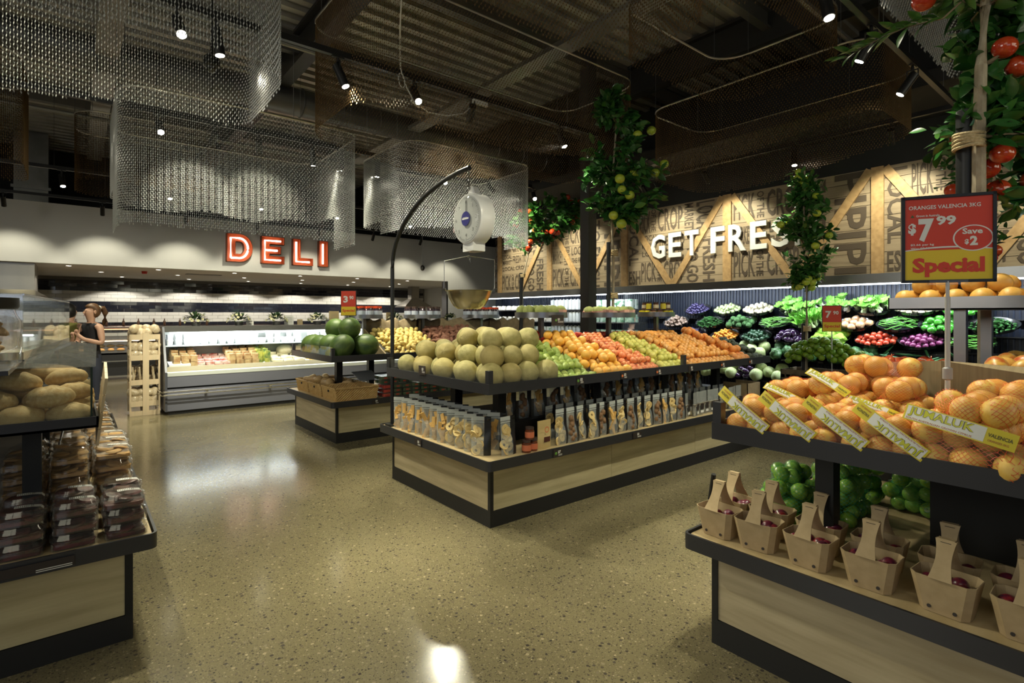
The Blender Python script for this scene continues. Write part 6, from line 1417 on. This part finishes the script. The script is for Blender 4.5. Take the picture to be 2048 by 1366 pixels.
ob('deck', MB().add([(CX0, CY0+.2, .64), (CX1, CY0+.2, .64), (CX1, CY1-.1, .80), (CX0, CY1-.1, .80)], [(0, 1, 2, 3)]), t, mats=interior, ang=0)
ob('back_panel', MB().box(CX0, CX1, CY1-.1, CY1, .6, 1.30), t, mats=interior, ang=0); ob('upper_shelf', MB().box(CX0+.03, CX1, CY1-.50, CY1-.1, 1.035, 1.055), t, mats=mat('glass_shelf', (.55, .66, .68), .2), ang=0)
ob('canopy', MB().box(CX0-.02, CX1, CY1-.62, CY1+.02, 1.275, 1.365), t, mats=mat('canopy_grey', (.16, .16, .16), .3, .5), ang=0)
ob('light_tube', MB().tube([(CX0+.08, CY1-.56, 1.262), (CX1-.05, CY1-.56, 1.262)], .014, 8), t, mats=mat('white_tube', (1, 1, 1), .3, emit=9, ecol=(.93, 1, .97)))
ob('end_cheek', MB().add([(CX0-.03, CY0, .06), (CX0-.03, CY1, .06), (CX0-.03, CY1, 1.36), (CX0-.03, CY1-.62, 1.36), (CX0-.03, CY0+.02, .66), (CX0, CY0, .06), (CX0, CY1, .06), (CX0, CY1, 1.36), (CX0, CY1-.62, 1.36), (CX0, CY0+.02, .66)], [(0, 1, 2, 3, 4), (9, 8, 7, 6, 5)]+[(i, i+5, (i+1) % 5+5, (i+1) % 5) for i in range(5)]), t, mats=mat('cheek_grey', (.10, .105, .13), .4, .3), ang=0)
for z in (.325, .375):
    ob('bumper_rail', MB().tube([(CX0-.09, CY0+.3, z), (CX0-.09, CY0-.07, z), (CX0-.06, CY0-.10, z), (CX1, CY0-.10, z)], .012, 8), t, mats=chrome)
for k in range(6): ob('rail_bracket', MB().box(CX0+.5+k*.95, CX0+.54+k*.95, CY0-.10, CY0+.03, .34, .36), t, mats=chrome, ang=0)
for x in (1.9, 3.4, 4.9): a = area((x, CY1-.52, 1.25), (x, CY1-.42, .7), 1.4, .06, 22, (.93, 1, .97))
cream = mat('cream_cheese_rind', (.76, .70, .48), .5, 0, (.82, .78, .62), 6); wedge = mat('yellow_cheese', (.74, .50, .12), .45, 0, (.60, .34, .08), 8); wbox = mat('white_tub', (.80, .82, .82), .4); bbox = mat('brown_pack', (.34, .18, .08), .4, 0, (.62, .48, .26), 10); gbox = mat('green_pack', (.08, .16, .06), .35, 0, (.50, .50, .10), 12); redp = mat('red_white_pack', (.50, .07, .04), .4, 0, (.75, .72, .68), 10)
cm = [MB().lathe([(0, 0), (.085, 0), (.09, .02), (.09, .06), (.085, .075), (0, .08)], 20).mesh('round_cheese', cream), MB().rbox(-.05, .05, -.045, .045, 0, .10, .01).mesh('pack', bbox), MB().prism([(0, 0), (.11, -.035), (.11, .035)], 0, .07).mesh('cheese_wedge', wedge), MB().lathe([(0, 0), (.04, 0), (.05, .075), (.053, .075), (.053, .085), (0, .085)], 16).mesh('tub', wbox), MB().rbox(-.04, .04, -.03, .03, 0, .12, .01).mesh('pack', gbox), MB().rbox(-.06, .06, -.05, .05, 0, .045, .01).mesh('pack', redp)]
cn = [('round_cheese', 'pale round cheese', 'cheese'), ('cheese_pack', 'brown wrapped cheese pack', 'cheese'), ('cheese_wedge', 'yellow cheese wedge', 'cheese'), ('tub', 'white round tub', 'tub'), ('pack', 'green and yellow pack', 'pack'), ('pack', 'red and white flat pack', 'pack')]
secs = [(1.2, 1.55, 1), (1.55, 2.0, 5), (2.0, 2.45, 1), (2.45, 2.75, 4), (2.75, 3.3, 0), (3.3, 3.6, 2), (3.6, 4.1, 3), (4.1, 4.5, 5), (4.5, 5.2, 2), (5.2, 6.3, 0)]
for (xa, xb, k) in secs:
    for row in range(4):
        x = xa+.06
        while x < xb:
            for st_ in range(2 if k in (1, 4, 5) else 1):
                y = CY0+.31+row*.15; ob(cn[k][0], cm[k], None, (x, y, .665+(y-CY0-.2)*.23+st_*.105*(1 if k != 5 else .45)), (0, 0, R.uniform(-.3, .3)), R.uniform(.9, 1.1), label=cn[k][1]+' on the sloping deck of the cheese counter', category=cn[k][2], group='%s deck' % cn[k][1])
            x += .19 if k == 0 else .125
x = 1.2
while x < 6.2:
    for row in range(2):
        ob('tub', cm[3], None, (x, CY1-.42+.14*row, 1.056), (0, 0, 0), R.uniform(.95, 1.15), label='white round tub on the upper shelf of the cheese counter', category='tub', group='tubs upper shelf')
        if R.random() < .4: ob('tub', cm[3], None, (x, CY1-.42+.14*row, 1.056+.088), (0, 0, 0), 1, label='white tub stacked in a second layer on the upper shelf of the cheese counter', category='tub', group='tubs second layer')
    x += R.choice((.12, .125, .13, .26))
ob('white_bin', MB().box(0, .30, 0, .22, 0, .10), None, (1.15, CY0+.22, .66), (.2, 0, 0), mats=paper, ang=0, label='slanted white plastic bin at the left end of the cheese deck', category='bin')
for i, (x, y) in enumerate(((3.05, 10.5), (3.35, 10.52))): ob('large_cheese', sphere_me('large_cheese', cream, lambda p: Vector((p.x, p.y*.8, p.z*.7)), 20, 12), None, (x, y, .90), (0, 0, 0), .15, label=['large pale wrapped cheese at the middle back of the deck', 'large pale wrapped cheese beside its twin at the back of the deck'][i], category='cheese')
# flowers in square pots on top of the counter
petal = mat('cream_petal', (.60, .58, .34), .6); fdark = mat('dark_flower_leaf', (.03, .07, .025), .6)
for i, px in enumerate((392, 478, 553, 635, 705, 790, 845, 900)):
    X = posY(px, 10.45); t = thing('flower_pot', 'cream flowers with dark leaves on the cheese counter, %s bunch from the left' % ORD[i], 'flowers', (X, 10.45, 1.366))
    ob('pot', MB().lathe([(0, 0), (.06, 0), (.075, .06), (.07, .06), (0, .05)], 12), t, mats=mat('dark_pot', (.06, .06, .06), .3))
    fb = MB(); rr = random.Random(i)
    for k in range(130):
        d = Vector((rr.gauss(0, 1), rr.gauss(0, .6), abs(rr.gauss(0, .8)))).normalized(); p = Vector((0, 0, .07))+Vector((d.x*.17, d.y*.10, d.z*.13))*rr.uniform(.4, 1)
        lmz = leaf_mesh('x', fdark); e = d.to_track_quat('X', 'Z'); fb.add(lmz.v, lmz.f, 0, Matrix.Translation(p) @ e.to_matrix().to_4x4() @ Matrix.Scale(.07, 4))
    ob('foliage', fb, t, mats=fdark, ang=60)
    for k in range(16):
        d = Vector((rr.gauss(0, 1), -abs(rr.gauss(0, .6)), abs(rr.gauss(0, .8)))).normalized(); p = Vector((d.x*.19, d.y*.11, .06+d.z*.14))
        ob('flower', bpy.data.meshes.get('flower') or MB().lathe([(.004, 0), (.014, -.004), (.026, .004), (.030, .012), (.022, .010), (.010, .004)], 10, cap=False).mesh('flower', petal, 60), t, p, d.to_track_quat('Z', 'Y').to_euler(), .78)
for i, (px, w_, h_, m) in enumerate(((578, .17, .17, paper), (500, .12, .09, paper), (668, .20, .26, mat('kraft_board', (.50, .38, .20), .7)), (655, .07, .12, paper), (780, .17, .24, mat('kraft_board', (.50, .38, .20), .7)), (600, .10, .10, mat('kraft_board', (.50, .38, .20), .7)))):
    X = posY(px, 10.6); t = thing('notice_card', ['upright white notice with grey print beside the third flowers', 'small white card between the flowers', 'tall kraft menu board left of the red price sign', 'narrow white card beside the tall kraft board', 'tall kraft board with paler squares right of the orange-lidded jars', 'small kraft box behind the white notice'][i], 'card', (X, 10.6, 1.367))
    ob('card', MB().box(-w_/2, w_/2, 0, .01, 0, h_), t, mats=m, ang=0); mb = MB()
    for q in range(6): mb.box(-w_*.32, w_*.32, -.002, -.001, h_*(.2+.11*q), h_*(.2+.11*q)+.004)
    ob('printed_lines', mb, t, mats=mat('grey_print', (.3, .27, .24), .6), ang=0)
# ================================================================== wooden bread rack
RX0, RX1, RY0, RY1 = .66, 1.03, 10.05, 10.45
t = thing('bread_rack', 'pale wooden rack of packaged bread left of the cheese counter', 'rack', (0, 0, 0))
for x, y in ((.855, RY0-.02), (.855, RY1)): ob('post', MB().box(x-.04, x+.04, y, y+.02, 0, 1.27), t, mats=pine, ang=0)
for x in (RX0, RX1): 
    for y in (RY0, RY1-.02): ob('corner_post', MB().box(x-.012, x+.012, y, y+.02, 0.03, 1.25), t, mats=pine, ang=0)
for z in (.17, .50, .88, 1.20):
    ob('shelf', MB().box(RX0, RX1, RY0, RY1, z-.03, z-.015), t, mats=pine, ang=0); ob('shelf_slat', MB().box(RX0, RX1, RY0-.012, RY0, z-.03, z+.05), t, mats=pine, ang=0)
ob('foot_rail', MB().box(RX0-.01, RX1+.01, RY0-.01, RY0+.01, 0, .07), t, mats=pine, ang=0)
bpk = [mat('bread_packet', (.42, .30, .16), .3, 0, (.70, .62, .46), 12, coat=.5), mat('dark_bread_packet', (.20, .15, .10), .3, 0, (.50, .42, .30), 12, coat=.5)]
bp_me = [sphere_me('bread_packet', m, lumpy(5, .12), 12, 8, 1, .7, .8) for m in bpk]; stick_me = MB().tube([(0, 0, 0), (0, 0, .26)], .012, 6).mesh('bread_stick_pack', bpk[0])
for zi, z in enumerate((.17, .50, .88, 1.20)):
    for k in range(12):
        x = RX0+.05+(k % 4)*.09; y = RY0+.07+(k//4)*.12
        if zi == 1 and k < 8: ob('bread_stick_pack', stick_me, None, (x, y, z-.014), (R.uniform(-.12, .12), R.uniform(-.15, .15), 0), label='pack of bread sticks standing on the second shelf of the wooden rack', category='bread sticks', group='bread stick packs')
        else:
            for up_ in range(1 if zi == 3 else 2): put('bread_packet', bp_me[zi % 2 if zi < 3 else 0], 'packet of bread on the %s shelf of the wooden rack' % ('bottom', 'second', 'third', 'top')[zi], 'bread', 'bread packets %d' % zi, (x, y, z+.065+.07*(zi == 3 and k % 3 == 0)+.115*up_), .088)
# ================================================================== hot food counter under the bulkhead, back counters, hoods
t = thing('service_counter', 'dark glazed service counter of pastries under the bulkhead, behind the woman', 'counter', (0, 0, 0))
ob('base', MB().box(-4.5, 8.0, 16.0, 16.9, .10, .64), t, mats=blackm, ang=0); ob('kick_rail', MB().box(-4.5, 8, 15.93, 15.96, .06, .10), t, mats=steel, ang=0)
ob('kick_rail', MB().box(-4.5, 8, 15.93, 15.96, .43, .46), t, mats=steel, ang=0)
ob('deck', MB().box(-4.5, 8, 16.0, 16.9, .60, .68), t, mats=steeld, ang=0); ob('glass_front', MB().box(-4.5, 8, 16.0, 16.01, .68, 1.22), t, mats=glass, ang=0)
ob('warm_lamp', MB().box(-4.5, 8, 16.05, 16.1, 1.195, 1.215), t, mats=mat('warm_strip', (1, .6, .3), .4, emit=3.0, ecol=(1, .42, .20)), ang=0); ob('inner_shelf', MB().box(-4.5, 8, 16.2, 16.8, 0.93, .942), t, mats=steel, ang=0)
ob('glass_lamp', MB().box(-4.5, 8, 16.05, 16.09, .915, .928), t, mats=mat('warm_strip_b', (1, .7, .5), .4, emit=4.0, ecol=(1, .72, .5)), ang=0)
ob('counter_top', MB().box(-4.5, 8, 16.0, 17.0, 1.22, 1.26), t, mats=mat('brown_top', (.10, .06, .04), .4), ang=0)
for x in (-.8, 1.0): area((x, 16.3, 1.18), (x, 16.45, .7), 1.5, .08, 9, (1, .62, .36))
pas = [mat('baked_pastry', (.66, .30, .08), .5, 0, (.74, .46, .16), 10), mat('green_salad', (.10, .20, .04), .5, 0, (.45, .16, .05), 12)]
pm = [sphere_me('pastry', pas[0], None, 12, 8, 1, .8, .5), sphere_me('salad_dish', pas[1], lumpy(6, .15), 12, 8, 1, 1, .5)]
for k in range(26):
    for row in range(2): put('pastry' if row == 0 else 'salad_dish', pm[row], ['golden pastry in the front row of the warm service counter', 'mound of salad in the back row of the warm service counter'][row], ['pastry', 'salad'][row], 'counter food %d' % row, (-1.6+.19*k, 16.15+.25*row, .71+.08*row), .085, (0, 0, R.uniform(0, 6)))
for k in range(12): ob('counter_bottle', bpy.data.meshes['bottle'], None, (-.6+.31*k+R.uniform(-.05, .05), 16.8, 1.26), label='dark bottle standing on top of the service counter', category='bottle', group='bottles on the service counter')
hoodm = mat('hood_steel', (.50, .47, .41), .28, .9, (.40, .38, .34), 1.2, (1, 1, .2))
t = thing('exhaust_hood', 'big stainless exhaust hood at the left over the bakery', 'hood', (0, 0, 0))
ob('duct_body', MB().box(-4.0, -.62, 14.3, 15.6, 2.02, 2.60), t, mats=hoodm, ang=0); ob('hood_skirt', MB().add([(-4.0, 14.1, 1.93), (-.45, 14.1, 1.93), (-.62, 14.3, 2.05), (-4.0, 14.3, 2.05), (-.45, 15.7, 1.93), (-.62, 15.6, 2.05), (-4, 15.7, 1.93), (-4, 15.6, 2.05)], [(0, 1, 2, 3), (1, 4, 5, 2), (0, 6, 4, 1)]), t, mats=hoodm, ang=0)
HX = posY(835, 17.5)
t = thing('chimney_hood', 'pyramid chimney hood at the right end of the deli kitchen', 'hood', (HX, 17.8, 0))
ob('chimney', MB().box(-.16, .16, -.14, .14, 2.12, 2.60), t, mats=hoodm, ang=0)
ob('canopy', MB().add([(-.55, -.4, 1.86), (.55, -.4, 1.86), (.55, .4, 1.86), (-.55, .4, 1.86), (-.17, -.15, 2.14), (.17, -.15, 2.14), (.17, .15, 2.14), (-.17, .15, 2.14), (-.55, -.4, 1.82), (.55, -.4, 1.82), (.55, .4, 1.82), (-.55, .4, 1.82)], [(0, 1, 5, 4), (1, 2, 6, 5), (2, 3, 7, 6), (3, 0, 4, 7), (8, 9, 1, 0), (9, 10, 2, 1), (11, 8, 0, 3), (11, 10, 9, 8)]), t, mats=hoodm, ang=0)
t = thing('ceiling_microphone', 'thin rod with a small round sensor hanging before the right of the white wall', 'sensor', (posY(845, 12.6), 12.6, 0))
ob('rod', MB().tube([(0, 0, 4.8), (0, 0, 2.85)], .008, 6), t, mats=steeld); ob('sensor_head', MB().ball((0, 0, 2.80), .06, .06, .075, 12, 8), t, mats=steeld)
# ================================================================== PEOPLE
def skin_body(name, joints, edges, root, mats_, classify, levels=2):
    me = bpy.data.meshes.new(name); me.from_pydata([j[:3] for j in joints], edges, [])
    o = bpy.data.objects.new(name, me); COL.objects.link(o)
    m = o.modifiers.new('s', 'SKIN'); m.use_smooth_shade = True
    for i, j in enumerate(joints):
        sv = me.skin_vertices[0].data[i]; sv.radius = (j[3], j[4] if len(j) > 4 else j[3]); sv.use_root = (i == root)
    s = o.modifiers.new('d', 'SUBSURF'); s.levels = levels; s.render_levels = levels
    dg = bpy.context.evaluated_depsgraph_get(); n = bpy.data.meshes.new_from_object(o.evaluated_get(dg)); o.modifiers.clear(); o.data = n
    n.materials.clear()
    for q in mats_: n.materials.append(q)
    for p in n.polygons: p.material_index = classify(p.center); p.use_smooth = True
    return o
skinm = mat('skin', (.58, .34, .24), .5); hairm = mat('brown_hair', (.09, .045, .022), .5, 0, (.16, .08, .035), 20, (1, 1, 3)); topm = mat('black_tank_top', (.012, .012, .016), .8); jean = mat('dark_jeans', (.03, .035, .06), .8); olive = mat('olive_shirt', (.30, .29, .08), .85); shoe = mat('dark_shoe', (.02, .02, .02), .6); dhair = mat('black_hair', (.012, .01, .009), .5)
def person(name, loc, rz, label, mats_, hair, pony, arm_up):
    # facing -Y locally, z up, feet at 0
    J = [(0, 0, .92, .125, .10), (0, 0, 1.10, .105, .085), (0, -.005, 1.26, .125, .09), (0, 0, 1.385, .10, .065), (0, -.005, 1.44, .048), (0, -.02, 1.52, .062), (0, -.025, 1.60, .078, .092), (0, -.02, 1.665, .055)]
    E = [(i, i+1) for i in range(7)]
    def limb(start, pts):
        k = start
        for p in pts: J.append(p); E.append((k, len(J)-1)); k = len(J)-1
        return k
    for s in (-1, 1):
        limb(0, [(s*.085, 0, .80, .085), (s*.09, -.01, .48, .055), (s*.095, .01, .27, .05), (s*.10, .02, .09, .035), (s*.10, -.04, .035, .038), (s*.105, -.15, .025, .028)])
        if s == 1 and arm_up: k = limb(3, [(s*.165, .0, 1.375, .052), (s*.24, -.02, 1.12, .042), (s*.12, -.20, 1.19, .030), (s*.03, -.23, 1.26, .024)])
        elif s == -1 and arm_up: k = limb(3, [(s*.165, 0, 1.375, .052), (s*.23, -.04, 1.12, .042), (s*.10, -.22, 1.14, .030), (s*.02, -.25, 1.22, .024)])
        else: k = limb(3, [(s*.17, 0, 1.37, .05), (s*.23, .0, 1.12, .042), (s*.24, -.10, .92, .030), (s*.235, -.12, .86, .024)])
        bx, by, bz = J[k][:3]; up = 1 if arm_up else -1
        for q in range(4): 
            ox = (q-1.5)*.014; f = limb(k, [(bx+ox, by-.012, bz+up*.035, .0085), (bx+ox*1.1, by-.022, bz+up*(.06-.006*abs(q-1.3)), .008), (bx+ox*1.1, by-.010, bz+up*(.085-.008*abs(q-1.3)), .007)])
        limb(k, [(bx-s*.028, by-.015, bz+up*.015, .010), (bx-s*.036, by-.028, bz+up*.040, .008)])
    o = skin_body(name, J, E, 0, mats_, lambda c: (0 if c.z > 1.425 or (abs(c.x) > (.135 if c.z > 1.3 else .165) and c.z > .80) or c.y < -.14 and c.z > 1.0 else 1 if c.z > .93 else 2 if c.z > .07 else 3))
    o.location = loc; o.rotation_euler = (0, 0, rz); o['label'] = label; o['category'] = 'person'
    h = MB().ball((0, .012, 1.615), .098, .112, .118, 18, 12, fn=lambda p: p if (p.y > -.035 or p.z > .055) else Vector((p.x*.8, p.y*.45, p.z*.8)))
    if pony: h.tube([(0, .10, 1.66), (0, .17, 1.66), (.01, .20, 1.58), (.01, .19, 1.46), (0, .17, 1.38)], [.03, .035, .04, .032, .01], 10)
    ob('hair', h, o, mats=hair, ang=180)
    ob('nose', MB().ball((0, -.118, 1.585), .011, .016, .018, 8, 6), o, mats=mats_[0]); ob('mouth', MB().ball((0, -.108, 1.550), .020, .008, .006, 8, 6), o, mats=mat('lip', (.42, .15, .12), .5))
    for s in (-1, 1):
        ob('eye', MB().ball((s*.030, -.103, 1.612), .009, .007, .006, 8, 6), o, mats=mat('eye_dark', (.05, .04, .03), .3)); ob('ear', MB().ball((s*.083, -.01, 1.595), .010, .020, .030, 8, 6), o, mats=mats_[0])
    return o
wo = person('person', (.20, 10.35, 0), -.95, 'woman in black sleeveless top, brown ponytail, looking left, hands raised to her chest', [skinm, topm, jean, shoe], hairm, True, True)
ob('shirt_print', MB().box(-.07, .07, -.128, -.118, 1.18, 1.20).box(-.05, .06, -.124, -.114, 1.145, 1.165).box(-.02, .05, -.122, -.112, 1.11, 1.13), wo, mats=paper, ang=0)
ob('hair_tie', MB().lathe([(.03, 0), (.036, .01), (.03, .02)], 12, M=T(0, .125, 1.66) @ rot(PI/2, 'X'), cap=False), wo, mats=paper)
person('person', (-.06, 11.1, 0), 2.6, 'person with black hair in an olive shirt standing behind the woman', [skinm, olive, jean, shoe], dhair, False, False)
person('person', (posY(1262, 6.1), 6.1, -.12), .6, 'shopper in dark clothes mostly hidden behind the custard apple plates', [skinm, mat('charcoal_jacket', (.03, .03, .035), .8), jean, shoe], hairm, False, False)
